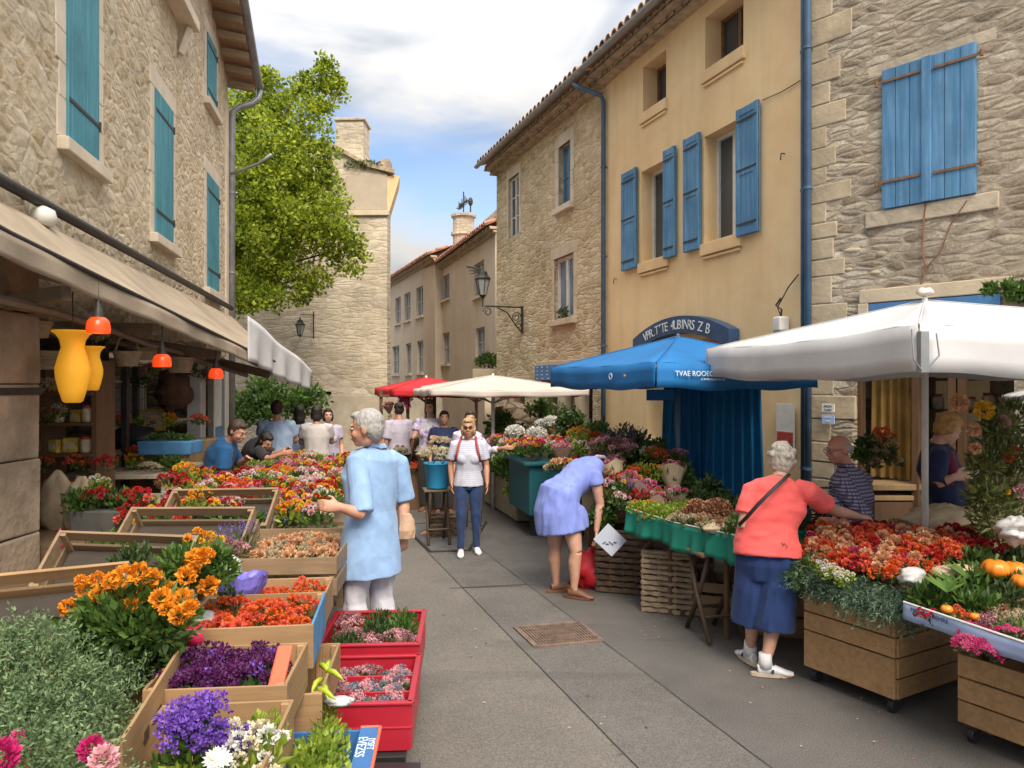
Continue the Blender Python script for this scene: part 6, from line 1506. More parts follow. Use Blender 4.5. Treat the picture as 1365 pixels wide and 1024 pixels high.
for j in range(10):
    for i in range(9):
        u, v = (i + .5) / 9, (j + .5) / 10; p = P00.lerp(P10, u).lerp(P01.lerp(P11, u), v); p += V((R.uniform(-.04, .04), R.uniform(-.04, .04), .74 + .08 * math.sin(PI * min(1, v * 1.2)) + R.uniform(-.015, .02)))
        r_ = R.random()
        k = ('ruby' if u < .35 and v > .35 else ('bigcoral' if r_ < .45 else ('redb' if r_ < .62 else ('coral' if r_ < .74 else ('redor' if r_ < .82 else ('pinkr' if r_ < .92 else 'heather'))))))
        K[k](p, 1.0, LR[k], 'bunches in the heap of red blossoms', .35)
for (px, py) in ((1215, 768), (1200, 756)): crumple('white_blossom_ball', 'white ruffled ball, %s of the pair on the red heap' % ('right' if px > 1205 else 'left'), 'flower', tuple(at(px, py, .86)), (.07, .06, .05) if px > 1205 else (.03, .03, .035), 'white_film', .4)
crumple('burlap_roll', 'small burlap bundle lying on the near side of the red heap', 'burlap', tuple(at(1275, 762, .86)), (.16, .08, .04), 'burlap', .25)
# feathery greens hanging over the box
def fern_row(name, label, pts, n, spread, drop, mat='leaf_blue'):
    t = thing(name, label, 'greenery', tuple(pts[0])); m = MB(); L = pts[0]
    for i in range(n):
        u = R.random() * (len(pts) - 1); k = int(u); base = pts[k].lerp(pts[k + 1], u - k) - L + V((R.uniform(-spread, spread), R.uniform(-spread, spread), R.uniform(-.02, .05)))
        dr = V((-.5 + R.uniform(-.5, .5), -.5 + R.uniform(-.5, .5), R.uniform(-.5, .35))).normalized(); LL = R.uniform(.12, .24); p = base
        for j in range(9):
            dr = (dr + V((0, 0, -drop))).normalized(); p = p + dr * LL / 9
            for q in range(3): m.leaf(p, dr * .7 + rdir() * .7, .034, .007, 0)
    m.build('foliage', mat, t); return t
fern_row('fennel_fringe', 'feathery green sprigs hanging over the front of the large flower box', [V((2.02, 5.12, .74)), V((2.15, 4.85, .73)), V((2.32, 4.52, .71)), V((2.52, 4.58, .70))], 420, .10, .10)
fern_row('fennel_fringe', 'long green stems lying between the box and the woman in coral', [V((1.98, 5.30, .78)), V((2.02, 5.12, .78))], 130, .08, .12, 'leaf_mid')
for i, (px, py) in enumerate(((1098, 750), (1112, 756), (1128, 762), (1085, 742))): K['white'](at(px, py, .84) - V((0, 0, .08)), .55, 'pale cream blossom tuft at the left of the red heap', 'cream tufts')
# vegetable tray at the right with banner
t = thing('vegetable_table', 'low table of herbs and squash at the right edge with a pale blue banner', 'table'); q = [(2.26, 4.30), (2.60, 3.30), (3.9, 3.7), (3.5, 4.9)]
m = MB(); m.hexa([V((*p, .66)) for p in q], [V((*p, .69)) for p in q]); m.build('tabletop', 'table_wood', t)
for p in q: u = V((*p, 0)).lerp(V((3.2, 4.25, 0)), .5); MB().box((u.x, u.y, .34), (.06, .06, .66)).build('leg', 'table_wood', t)
plain('banner_blue', (.34, .44, .66), .7, .1, 3, .2)
bn = thing('banner', 'pale blue banner with faint lettering along the vegetable table edge', 'banner'); a, b = V((*q[0], .75)), V((*q[1], .75)); d = (b - a).normalized(); o = V((d.y, -d.x, 0)); o = o if o.x < 0 else -o
m = MB(); m.slab(lambda u, v: a.lerp(b, u) + o * (.02 + .008 * math.sin(u * 17) * v) + V((0, 0, -.095 * v + .006 * math.sin(u * 9))), 40, 3, o * .003); m.build('strip', 'banner_blue', bn, smooth=True)
text_obj('lettering', 'MRE CASTIEMRE', .034, 'sign_navy', on_edge(q[0], q[1], .17, .728, .030), bn, .001)
MB().tube([a + o * .02 + V((0, 0, .004)), b + o * .02 + V((0, 0, .004))], .006, 6).build('hem', 'paint_white', bn)
for (px, py, z, k, sc, lab) in ((1235, 790, .80, 'midg', 1.0, 'green parsley bunch at the left of the vegetable table'), (1262, 785, .80, 'herb', 1.0, 'dark parsley bunch on the vegetable table'), (1285, 792, .80, 'midg', 1.0, 'leafy green bunch above the magenta blossoms'), (1250, 775, .82, 'lime', .8, 'yellow green leaf bunch on the vegetable table'), (1310, 800, .80, 'midg', .9, 'green bunch left of the small squash'),
                                (1345, 792, .80, 'herb', 1.0, 'dark green bunch under the orange pumpkins'), (1300, 775, .82, 'midg', 1.1, 'large fresh green bunch left of the pumpkins'), (1340, 815, .78, 'brown', .9, 'brown dried tuft at the right edge of the vegetable table'), (1235, 808, .77, 'ruby', .6, 'small dark red tuft behind the banner'), (1275, 812, .77, 'redor', .7, 'orange red tuft behind the banner'), (1360, 775, .84, 'herb', 1.0, 'dark herb bunch right of the pumpkins'), (1355, 745, .9, 'herb', 1.2, 'dark leafy bunch behind the pumpkins'), (1300, 748, .88, 'midg', 1.1, 'bright parsley bunch behind the green leaves'), (1320, 825, .76, 'heather', .8, 'pinkish tuft above the hanging magenta blossoms'), (1350, 835, .76, 'midg', .8, 'green tuft at the lower right of the vegetable table')):
    p = at(px, py, z); p.z -= .10; K[k](p, sc, lab)
for i, (px, py, sc) in enumerate(((1300, 838, 1.0), (1330, 842, .9), (1310, 852, .9), (1345, 838, .8), (1290, 848, .8))): p = atY(px, py, 3.95 - .06 * i); K['magenta'](p - V((0, 0, .07)), sc * .62, 'magenta blossom cluster spilling over the pale blue banner', 'magenta clusters over the banner', .7)
plain('pumpkin', (.80, .24, .02), .35, .12, 6, .15)
def pumpkin():
    t = thing('pumpkin', 'x', 'pumpkin'); m = MB(); m.ell((0, 0, 0), (.09, .09, .07), 40, 16)
    for v in m.v: a = math.atan2(v.y, v.x); f = 1 - .06 * abs(math.sin(a * 5)) ** .5 * (1 - abs(v.z) / .09 * .5) ; v.x *= 1.03 * f; v.y *= 1.03 * f; v.z *= 1 - .18 * math.exp(-(v.x ** 2 + v.y ** 2) / .0012)
    m.build('fruit', 'pumpkin', t, smooth=True); MB().tube([(0, 0, .05), (.005, 0, .075), (.02, 0, .10)], [.014, .010, .012], 7).build('stem', 'stem_green', t); return t
PU = Protos(pumpkin)
PU(tuple(at(1327, 758, .90)), .3, 'orange pumpkin on the vegetable table, leftmost of the pumpkins', .85); PU(tuple(at(1352, 760, .88)), 1.2, 'orange pumpkin next to the leftmost one', .8); PU(tuple(at(1362, 775, .86)), 2, 'small orange pumpkin in front at the right edge', .62); PU(tuple(at(1262, 812, .77)), 2.4, 'tiny orange squash behind the banner', .34); PU(tuple(at(1300, 822, .76)), 2.4, 'tiny orange squash above the magenta blossoms', .3)
for i, (px, py, rz) in enumerate(((1262, 790, .4), (1275, 783, .9), (1290, 772, .2))):
    m = MB()
    for k in range(7): m.leaf(V((0, 0, 0)), V((math.cos(k * .35), math.sin(k * .35), .25 + .06 * k)), .17, .035, 0, nrm=V((0, 0, 1)))
    o = m.build('leek_leaves', 'leaf_mid'); o.location = at(px, py, .85); o.rotation_euler = (0, 0, rz); tag(o, 'fan of broad green leaves on the vegetable table', 'leaves', 'broad leaf fans')
# sacks and white bag behind
crumple('burlap_sack', 'large burlap sack behind the heap of red blossoms', 'sack', tuple(at(1262, 695, .95)), (.34, .2, .12), 'burlap', .3, 28); crumple('burlap_sack', 'smaller pale sack right of the large burlap sack', 'sack', tuple(at(1312, 700, .93)), (.2, .16, .09), 'burlap', .3, 24)
crumple('white_bag', 'crumpled white plastic bag at the right edge', 'bag', tuple(atY(1358, 706, 4.6)), (.12, .1, .08), 'white_film', .45, 28)
for (px, py) in ((1272, 712), (1290, 716), (1308, 714), (1325, 722), (1285, 728), (1318, 735)): K['ruby'](at(px, py, .93) - V((0, 0, .06)), .9, 'deep red bunch in front of the burlap sacks', 'deep red bunches by the sacks')
# tall flowering plant at the right
t = thing('tall_flower_plant', 'tall leafy plant with yellow and peach blooms at the right edge', 'plant', tuple(atY(1325, 740, 4.9))); L0 = V(t.location); m = MB()
for (px, py, r) in ((1330, 600, .14), (1345, 640, .16), (1325, 660, .14), (1355, 690, .15), (1330, 570, .10), (1312, 620, .09), (1350, 560, .12), (1320, 690, .13), (1362, 610, .14), (1340, 710, .12), (1310, 660, .09)):
    c = atY(px, py, 4.9 + R.uniform(-.1, .1)) - L0; foliage(m, c, r, 260, .065, .022, shell=.5)
m.build('foliage', 'leaf_olive', t); m = MB()
for (px, py) in ((1330, 600), (1312, 590), (1355, 620), (1345, 560), (1320, 650)): c = atY(px, py, 4.9) - L0; m.tube([(0, 0, -.1), (c.x * .4, 0, c.z * .5), tuple(c)], [.022, .015, .005], 7)
m.build('stem', 'burlap', t); m = MB()
for (px, py, r, mi) in ((1311, 547, 13, 0), (1278, 537, 12, 1), (1298, 573, 9, 1), (1337, 562, 9, 2), (1300, 598, 8, 1), (1344, 610, 7, 3), (1340, 655, 6, 0), (1360, 655, 9, 2), (1352, 600, 7, 3)): c = atY(px, py, 4.82) - L0; pom(m, c, r / 1000 * 5 * 1.15, 44, mi, V((0, -1, .3)))
m.build('blossoms', ['f_yellow', 'f_peach', 'f_palepink', 'f_coral'], t)
# dim goods in the shop behind the plaid man
t = thing('shop_counter', 'dim wooden counter inside the shop behind the man in the plaid shirt', 'counter'); ctr = RS.w(RS.s_(1195)[0], -.25, 0)
MB().box((ctr.x, ctr.y, .95), (.9, .4, .06)).box((ctr.x, ctr.y, .84), (.86, .36, .05)).build('countertop', 'shop_wood_light', t, bev=.006); MB().box((ctr.x, ctr.y, .45), (.84, .34, .7)).build('cabinet', 'shop_wood', t)
for i, (px, py, k) in enumerate(((1155, 600, 'herb'), (1168, 610, 'brown'), (1182, 612, 'herb'), (1160, 625, 'heather'), (1176, 590, 'coral'), (1190, 622, 'brown'), (1150, 615, 'midg'), (1180, 600, 'peach'))): K[k](atY(px, py, 6.9) , .8, 'dim flower arrangement on the shop counter under the ochre drape', 'arrangements on the shop counter')
m = MB()
for z in (.9, 1.3, 1.7, 2.05): m.box((0, 0, z), (1.9, .3, .03))
for x in (-.95, 0, .95): m.box((x, 0, 1.1), (.04, .3, 2.2))
t = thing('shelf_rack', 'shelf with bottles and jars deep inside the right hand shop', 'shelf'); m.build('shelves', 'shop_wood', t); t.matrix_world = RS.M @ Matrix.Translation((RS.s_(1310)[0], -1.2, 0))
for z in (.915, 1.315, 1.715):
    for i in range(11): JR(tuple(RS.w(RS.s_(1310)[0] - .85 + .17 * i, -1.2, z)), 0, 'jar standing on the dim shelf inside the right hand shop', R.uniform(1.0, 1.7), 'jars in the right hand shop')
# notices and poster
def notice(name, label, fr, px, py, w, h, mats, off=.06, txt=None):
    a, z = fr.sz(px, py, off); t = thing(name, label, 'notice'); t.matrix_world = fr.M @ Matrix.Translation((a, off, z)); MB().box((0, 0, 0), (w, .015, h)).build('board', mats, t, bev=.002)
    for i, (tx, zz, s) in enumerate(txt or []): text_obj('lettering', tx, s, 'sign_navy' if mats == 'paint_white' else 'white_letter', Matrix.Translation((0, .010, zz)) @ Matrix(((-1, 0, 0, 0), (0, 0, 1, 0), (0, 1, 0, 0), (0, 0, 0, 1))), t, .001)
    return t
notice('notice_plate', 'small white notice plate on the pale quoins by the shop', RS, 1104, 544, .14, .09, 'paint_white', .07, (('IMCH', .018, .036), ('TUPET', -.022, .032))); notice('notice_plate', 'small blue grey notice plate below the white one', RS, 1104, 559, .14, .10, 'banner_blue', .07, (('N5AM', .02, .03), ('LAJI', -.02, .03)))
t = notice('poster', 'tall white poster with a red lower part on the ochre wall', RF, 1047, 570, .30, .55, 'paint_white', .05); MB().box((0, .009, -.12), (.27, .004, .14)).build('picture', 'good_red', t); MB().box((0, .009, -.23), (.27, .004, .07)).build('picture', 'tub_teal', t); crumple_ = None
t = thing('wall_meter', 'white box lamp with black cable on the ochre wall', 'fixture'); a, z = RF.sz(1041, 432, .1); t.matrix_world = RF.M @ Matrix.Translation((a, .1, z)); MB().box((0, 0, 0), (.13, .14, .17)).build('box', 'paint_white', t, bev=.02); MB().box((.10, -.03, -.02), (.07, .07, .22)).build('bracket', 'paint_grey', t, bev=.01)
MB().tube([(0, 0, .09), (.06, 0, .2), (-.04, .02, .28), (-.08, -.04, .42), (-.2, -.08, .55)], .008, 6).tube([(0, 0, .09), (-.05, .03, .16), (.05, .03, .22), (0, 0, .3)], .012, 6).build('cable', 'iron', t)

# ============================================================ middle stalls
def slabstruct(pts, z0, z1): return [V((*p, z0)) for p in pts], [V((*p, z1)) for p in pts]
t = thing('planter_box', 'cream planter box of greenery behind the woman in jeans', 'planter'); b_, t_ = slabstruct([(.06, 10.8), (.75, 10.95), (.2, 12.85), (-.48, 12.7)], 0.02, .62); MB().hexa(b_, t_).build('box', 'cement', t, bev=.02); b_, t_ = slabstruct([(.10, 10.86), (.70, 10.99), (.18, 12.75), (-.42, 12.64)], .60, .63); MB().hexa(b_, t_).build('soil', 'soil', t)
for i in range(9): u = i / 8; K['midg']((.1 - .5 * u + R.uniform(0, .1), 10.9 + 1.7 * u, .60), 1.7, 'leafy green plant in the cream planter box', 'plants in the cream planter')
for i in range(5): K['lime']((.02 + .12 * (i % 3), 10.78, .60 - .07 * i), 1.3, 'trailing green plant hanging over the corner of the cream planter', 'trailing plants on the cream planter')
t = thing('flower_tub', 'teal tub table heaped with pink bouquets behind the bending woman', 'tub'); m = MB(); b_, t_ = slabstruct([(.22, 9.6), (1.15, 9.9), (.75, 11.0), (-.05, 10.7)], .30, .96); m.hexa(b_, t_); m.build('tub_body', 'tub_teal', t, bev=.03); m = MB(); b_, t_ = slabstruct([(.16, 9.53), (1.22, 9.84), (.8, 11.07), (-.12, 10.76)], .95, 1.0); m.hexa(b_, t_); m.build('rim', 'tub_teal', t, bev=.012)
o = MB().box((.65, 10.3, .15), (.8, .8, .3)).build('tub_stand', 'black_plastic'); tag(o, 'dark stand under the teal tub', 'stand')
long_table('display_table', 'plank table of bouquets between the bending woman and the ochre house', [(.75, 7.9), (1.6, 7.6), (2.6, 9.2), (.9, 9.9)], .62)
long_table('display_table', 'plank table of bouquets along the honey stone house', [(.8, 10.0), (2.2, 9.9), (1.0, 13.2), (-.1, 13.0)], .72)
LM = {k: v.replace('beside the white haired man', 'behind the bending woman') for k, v in LBL.items()}; LM['herb'] = 'dark green leaf bunch in the mass of bouquets behind the bending woman'; LM['lime'] = 'pale green bunch in the mass of bouquets behind the bending woman'; LM['lav'] = 'dark blue flower bunch in the mass behind the bending woman'
for y in [9.65 + .22 * i for i in range(7)]:
    x0 = .18 - .28 * (y - 9.6)
    for i in range(5): k = R.choice(['pink', 'palepink', 'pink', 'red', 'mixed', 'heather', 'midg']); K[k]((x0 + .2 * i + R.uniform(-.03, .03), y + .06 * i, 1.05 + R.uniform(0, .06)), 1.05, LM[k], 'bouquets behind the bending woman', .4)
for y in [8.0 + .25 * i for i in range(20)]:
    x0, x1 = (1.0, 1.9) if y < 10 else (.85 - (y - 10) * .3, 1.9 - (y - 10) * .36); x = x0
    while x < x1: k = R.choice(['palepink', 'midg', 'herb', 'lime', 'white', 'mixed', 'herb', 'yellow', 'coral', 'midg']); K[k]((x, y, .92 + .10 * (x - x0) + R.uniform(0, .08)), 1.2, LM[k], 'bouquets behind the bending woman', .35); x += R.uniform(.22, .3)
for i, (px, py, y, r) in enumerate(((686, 575, 10.4, .13), (715, 578, 10.6, .15), (735, 562, 11, .12), (755, 566, 11, .15), (722, 565, 11.2, .10))):
    t = thing('hydrangea_head', ('leftmost', 'second from the left', 'central', 'large rightmost', 'small upper')[i] + ' of the white hydrangea heads by the off white parasol', 'flower', tuple(atY(px, py, y))); m = MB(); tinyb(m, (0, 0, 0), (r, r * .7, r * .62), 520, .030, 0, False); m.build('blossoms', 'f_white', t); m = MB(); foliage(m, (0, 0, -r * .7), (r, r * .7, .06), 60, .09, .05); m.build('foliage', 'leaf_mid', t)
t = K['pink'](atY(765, 592, 9.3) - V((0, 0, .1)), 1.1, 'round pink hydrangea head above the bending woman')
# shrubs in pots
for i, (px, py, y, r, n, mt, lab) in enumerate(((795, 585, 8.9, .20, 800, 'leaf_mid', 'dark leafy shrub left of the blue curtain, at the back'), (835, 600, 8.2, .26, 900, 'leaf_olive', 'large olive green shrub beside the blue curtain'), (868, 615, 7.9, .22, 1200, 'leaf_mid', 'leafy shrub with broad leaves in front of the blue curtain'), (810, 640, 7.8, .17, 700, 'leaf_mid', 'dark shrub behind the arm of the bending woman'), (880, 650, 7.6, .20, 900, 'leaf_olive', 'low dark shrub at the foot of the blue curtain'), (845, 660, 7.4, .20, 900, 'leaf_olive', 'low olive shrub above the green draped table'), (760, 560, 10.2, .22, 800, 'leaf_dark', 'dark spiky shrub under the blue parasol edge'), (905, 640, 7.4, .16, 700, 'leaf_mid', 'small shrub reaching toward the blue curtain'), (822, 665, 7.25, .16, 800, 'leaf_olive', 'ragged green plant beside the wicker crates'), (800, 690, 7.2, .13, 600, 'leaf_mid', 'low green plant above the red bag'), (672, 575, 12.2, .3, 700, 'leaf_mid', 'leafy green plants behind the woman in jeans'), (938, 665, 6.9, .2, 900, 'leaf_dark', 'dark shrub at the back of the green draped table'), (720, 548, 13, .25, 600, 'leaf_mid', 'green plants under the off white parasol'))):
    p = atY(px, py, y); bush('potted_shrub', lab, 'shrub', (p.x, p.y, p.z - r), (r, r, r * .95), int(n * 1.3), mt, .075, .04, gaps=.1)
K['ruby'](atY(822, 650, 7.3), 1.1, 'crimson flower bunch behind the arm of the bending woman'); K['palepink'](atY(812, 662, 7.2), .9, 'pale pink flower bunch beside the arm of the bending woman'); K['coral'](atY(790, 600, 8.4), 1.3, 'coral flower cluster above the bending woman'); K['heather'](atY(800, 620, 7.9), 1.2, 'dusky heather bunch above the bending woman')
# blue bucket with dried flowers
p = at(583, 660, 0.0); y0 = 9.4; c = atY(583, 640, y0)
t = thing('flower_bucket', 'bright blue bucket full of pale dried flowers held up on a stand', 'bucket', (c.x, y0, c.z - .10)); plain('bucket_blue', (.03, .33, .62), .4, .08, 5, .05)
MB().lathe([(.0, 0), (.125, 0), (.135, .02), (.165, .30), (.175, .305), (.175, .32), (.16, .32), (.15, .28), (.12, .03)], n=28, cap=False).build('pail', 'bucket_blue', t, smooth=True)
K['straw'](V((c.x, y0, c.z + .20)), 1.0, 'heap of pale dried flowers filling the bright blue bucket', None, .05); K['straw'](V((c.x + .02, y0 + .35, c.z + .38)), .6, 'second heap of straw coloured flowers behind the blue bucket', None, .05)
stool('flower_stand', 'dark stand under the bright blue bucket', (c.x, y0 + .02, 0), c.z - .12, .2, .36, .3)
wicker('wicker_basket', 'small brown basket on the ground under the blue bucket', (c.x + .05, y0 + .5, 0), .4, .3, .25, .1, 'wicker_dark', 6)
# stall under the red parasols: hanging blossoms and racks
t = thing('flower_rack', 'dark rack hung with crimson blossoms under the red parasol', 'rack', (-1.75, 12.6, 0)); m = MB()
for x in (-.45, 0, .45): m.box((x, 0, .95), (.05, .05, 1.9))
for z in (.4, .85, 1.3, 1.8): m.box((0, 0, z), (.95, .1, .04))
m.build('frame', 'shop_wood', t)
for i in range(26): x, z = R.uniform(-.5, .5), R.uniform(.55, 1.9); K[('magenta', 'ruby', 'heather', 'pink')[(i * 7) % 4]]((-1.75 + x, 12.5, z - .1), .75, 'crimson blossom cluster on the rack under the red parasol', 'clusters on the rack under the red parasol', .8)
for i in range(14): x, z = R.uniform(-.35, .75), R.uniform(.3, 1.2); K[('coral', 'brown', 'peach', 'heather')[i % 4]]((-1.5 + x, 11.9, z), .9, 'rusty orange flower bunch in the stall under the red parasol', 'rusty bunches under the red parasol', .5)
o = MB().box((-1.35, 12.2, .35), (1.4, .6, .7)).build('stall_counter', 'shop_wood', None, bev=.01); tag(o, 'dark stall counter under the red parasol', 'counter')
# posts and low wall pieces behind the off white parasol
for i, px in enumerate((652,)): p = atY(px, 512, 13.2); o = MB().box((p.x, 13.2, .97), (.16, .16, 1.94)).build('stone_post', 'cut_stone', None, bev=.01); tag(o, 'square stone post under the off white parasol', 'post')
crumple('field_boulder', 'rounded rough boulder in the opening behind the off white parasol', 'boulder', tuple(atY(690, 560, 15.0)), (.6, .3, .32), 'stone_dark', .2)
# back of the square on the left: low rendered wall with a wooden board
o = MB().box((-3.7, 20.5, .85), (3.6, .25, 1.7)).build('low_wall', 'cement', None, bev=.01); tag(o, 'low cream wall in front of the gable house', 'wall')
# red bag, tipped paper bag
plain('red_cloth', (.55, .01, .02), .6, .2, 8, .4, .006, bscale=30)
crumple('red_bag', 'crumpled bright red cloth bag on the ground by the bending woman', 'bag', tuple(at(797, 762, .14)), (.26, .18, .22), 'red_cloth', .35, 30)
plain('grey_card', (.46, .50, .60), .7, .05, 4, .1)
t = thing('paper_bag', 'pale grey blue paper sheet with dark print held by the bending woman', 'paper', tuple(atY(813, 720, 6.85))); M = Matrix.Rotation(.75, 3, 'Y'); MB().box((0, 0, 0), (.23, .012, .20), M).build('sheet', 'grey_card', t, bev=.003)
m = MB()
for i in range(9): m.box((-.06 + .014 * i, -.008, -.03 + .012 * math.sin(i * 1.9)), (.016, .002, .010), Matrix.Rotation(.3 * i, 3, 'Y'))
m.build('print', 'iron', t)

for i in range(46):
    px, py = R.uniform(742, 905), R.uniform(578, 690)
    if px < 800 and py > 622: continue
    y = 8.35 - (py - 570) / 120 * 1.45 - (.35 if px > 800 else 0)
    k = R.choice(['pink', 'palepink', 'coral', 'white', 'yellow', 'lav', 'heather', 'mixed', 'red', 'lime', 'midg', 'peach'])
    K[k](atY(px, py, y) - V((0, 0, .10)), R.uniform(.8, 1.15), LM.get(k, 'peach coloured bunch in the mass of bouquets behind the bending woman'), 'bouquets behind the bending woman', .5)
# ============================================================ people
def skinmat(name, col):
    m, nt, b, out = new_mat(name); v = mapping(nt); n = tex_noise(nt, v, 9, 4); f = tex_noise(nt, v, 120, 2)
    c = ramp(nt, n.outputs[0], [(.3, [col[0] * .86, col[1] * .74, col[2] * .70]), (.7, col)]); nt.links.new(c, b.inputs[0])
    b.inputs['Roughness'].default_value = .5; b.inputs['Subsurface Weight'].default_value = .12; b.inputs['Subsurface Radius'].default_value = (.012, .004, .002); bump(nt, b, f.outputs[0], .12, .001); return m
skinmat('skin', (.60, .36, .26)); skinmat('skin_tan', (.54, .30, .20)); skinmat('skin_red', (.60, .30, .22))
def hairmat(name, col):
    m, nt, b, out = new_mat(name); v = mapping(nt, (60, 60, 14)); n = tex_noise(nt, v, 1.6, 5, .7, .5)
    nt.links.new(ramp(nt, n.outputs[0], [(.3, [c * .45 for c in col]), (.65, col)]), b.inputs[0]); b.inputs['Roughness'].default_value = .55; bump(nt, b, n.outputs[0], .9, .006); return m
hairmat('hair_grey', (.48, .46, .44)); hairmat('hair_white', (.56, .50, .42)); hairmat('hair_dark', (.02, .013, .01)); hairmat('hair_blond', (.52, .36, .18)); hairmat('hair_brown', (.055, .03, .018)); hairmat('hair_gold', (.60, .33, .10))
def fabric(name, col, fold=.3, var=.14):
    m, nt, b, out = new_mat(name); v = mapping(nt); n = tex_noise(nt, v, 7, 5, .6, .6); w = tex_noise(nt, v, 260, 2); md = tex_noise(nt, v, 22, 4, .6, 1.2)
    nt.links.new(ramp(nt, n.outputs[0], [(.3, [c * (1 - var) for c in col]), (.7, [min(1, c * (1 + var)) for c in col])]), b.inputs[0]); b.inputs['Roughness'].default_value = .85; b.inputs['Sheen Weight'].default_value = .1
    bump(nt, b, math_n(nt, 'ADD', math_n(nt, 'MULTIPLY', w.outputs[0], .15), md.outputs[0]), fold, .008); return m
fabric('shirt_blue', (.27, .42, .66)); fabric('trouser_white', (.62, .62, .68)); fabric('denim', (.012, .032, .10), .4, .35); fabric('dress_blue', (.20, .26, .66)); fabric('coral_knit', (.86, .12, .11), .2, .06); fabric('navy_cotton', (.010, .034, .13), .4, .2)
fabric('polo_blue', (.008, .085, .23)); fabric('light_top', (.40, .52, .72)); fabric('white_top', (.50, .46, .44)); fabric('lilac_top', (.42, .38, .46)); fabric('maroon', (.16, .01, .05)); fabric('navy_knit', (.01, .018, .07)); fabric('dark_cloth', (.025, .022, .025)); fabric('sock_white', (.7, .7, .7)); plain('shoe_sole', (.55, .45, .33), .6); plain('leather', (.16, .07, .04), .5); plain('shoe_white', (.66, .66, .68), .5); plain('shoe_pink', (.55, .28, .25), .6); plain('strap_black', (.015, .015, .016), .6); plain('red_strap', (.35, .05, .05), .7); plain('eye_white', (.6, .58, .55), .2); plain('eye_dark', (.03, .02, .015), .15); plain('lip', (.42, .14, .12), .5)
# striped tee and checked shirt
def stripes(name, a, c_, f, check=False, w=.5):
    m, nt, b, out = new_mat(name); tc_ = nt.nodes.new('ShaderNodeTexCoord'); s = nt.nodes.new('ShaderNodeSeparateXYZ'); nt.links.new(tc_.outputs['Object'], s.inputs[0])
    def st(o, fr):
        q = math_n(nt, 'SINE', math_n(nt, 'MULTIPLY', o, fr), 0); return ramp(nt, math_n(nt, 'ADD', math_n(nt, 'MULTIPLY', q, .5), .5), [(w - .08, 0.0), (w + .08, 1.0)])
    c = mixc(nt, st(s.outputs[2], f), a, c_)
    if check:
        u = math_n(nt, 'ADD', s.outputs[0], s.outputs[1]); c = mixc(nt, math_n(nt, 'MULTIPLY', st(u, f), .75), c, c_)
    nt.links.new(c, b.inputs[0]); b.inputs['Roughness'].default_value = .85; v = mapping(nt); n = tex_noise(nt, v, 20, 4, .6, 1.2); bump(nt, b, n.outputs[0], .3, .008); return m
stripes('striped_tee', (.56, .57, .66), (.44, .46, .58), 260, w=.6); stripes('plaid', (.36, .33, .42), (.07, .06, .14), 230, True, .62)
m, nt_, b_2, o_2 = new_mat('floral'); v = mapping(nt_); vo = nt_.nodes.new('ShaderNodeTexVoronoi'); vo.inputs['Scale'].default_value = 22; nt_.links.new(v, vo.inputs[0]); sp_ = nt_.nodes.new('ShaderNodeSeparateColor'); nt_.links.new(vo.outputs['Color'], sp_.inputs[0]); nt_.links.new(ramp(nt_, sp_.outputs[0], [(.35, (.62, .60, .64)), (.5, (.35, .22, .5)), (.8, (.55, .5, .6))]), b_2.inputs[0]); b_2.inputs['Roughness'].default_value = .8

def organic(name, mb, mats, parent, voxel=.008, it=4, wr=0, wf=(9, 9, 3), off=V((0, 0, 0)), seed=0.0):
    """fuse the overlapping volumes of mb into one continuous skin"""
    me = bpy.data.meshes.new(name); me.from_pydata([tuple(p - off) for p in mb.v], [], mb.f); tmp = bpy.data.objects.new(name, me); C.objects.link(tmp)
    r = tmp.modifiers.new('r', 'REMESH'); r.mode = 'VOXEL'; r.voxel_size = voxel; r.use_smooth_shade = True
    s = tmp.modifiers.new('s', 'SMOOTH'); s.factor = .5; s.iterations = it
    dg = bpy.context.evaluated_depsgraph_get(); out = bpy.data.meshes.new_from_object(tmp.evaluated_get(dg)); bpy.data.objects.remove(tmp); bpy.data.meshes.remove(me)
    if wr:
        nn = [vt.normal.copy() for vt in out.vertices]
        for vt, n in zip(out.vertices, nn):
            p = vt.co; q = V((p.x * wf[0] + seed, p.y * wf[1] + p.z * 3, p.z * wf[2])); a = noise.noise(q); b = noise.noise(q * 2.1 + V((3, 1, 7)))
            vt.co = p + n * wr * ((1 - abs(a) * 3) * .6 + b * .7)
    out.name = name; out.materials.clear(); out.materials.append(MATS[mats]); out.polygons.foreach_set('use_smooth', [True] * len(out.polygons))
    o = bpy.data.objects.new(name, out); C.objects.link(o); o.parent = parent; return o
def loftpath(mb, pts, rx, ry, side, n=20, pw=1.0):
    pts = [V(p) for p in pts]; k = len(pts); rs = []
    for i in range(k):
        d = (pts[min(i + 1, k - 1)] - pts[max(i - 1, 0)]).normalized(); s = V(side[i] if isinstance(side, list) else side); ax = (s - d * s.dot(d)).normalized(); ay = d.cross(ax); rs.append((pts[i], ax * rx[i], ay * ry[i]))
    mb.rings(rs, n)
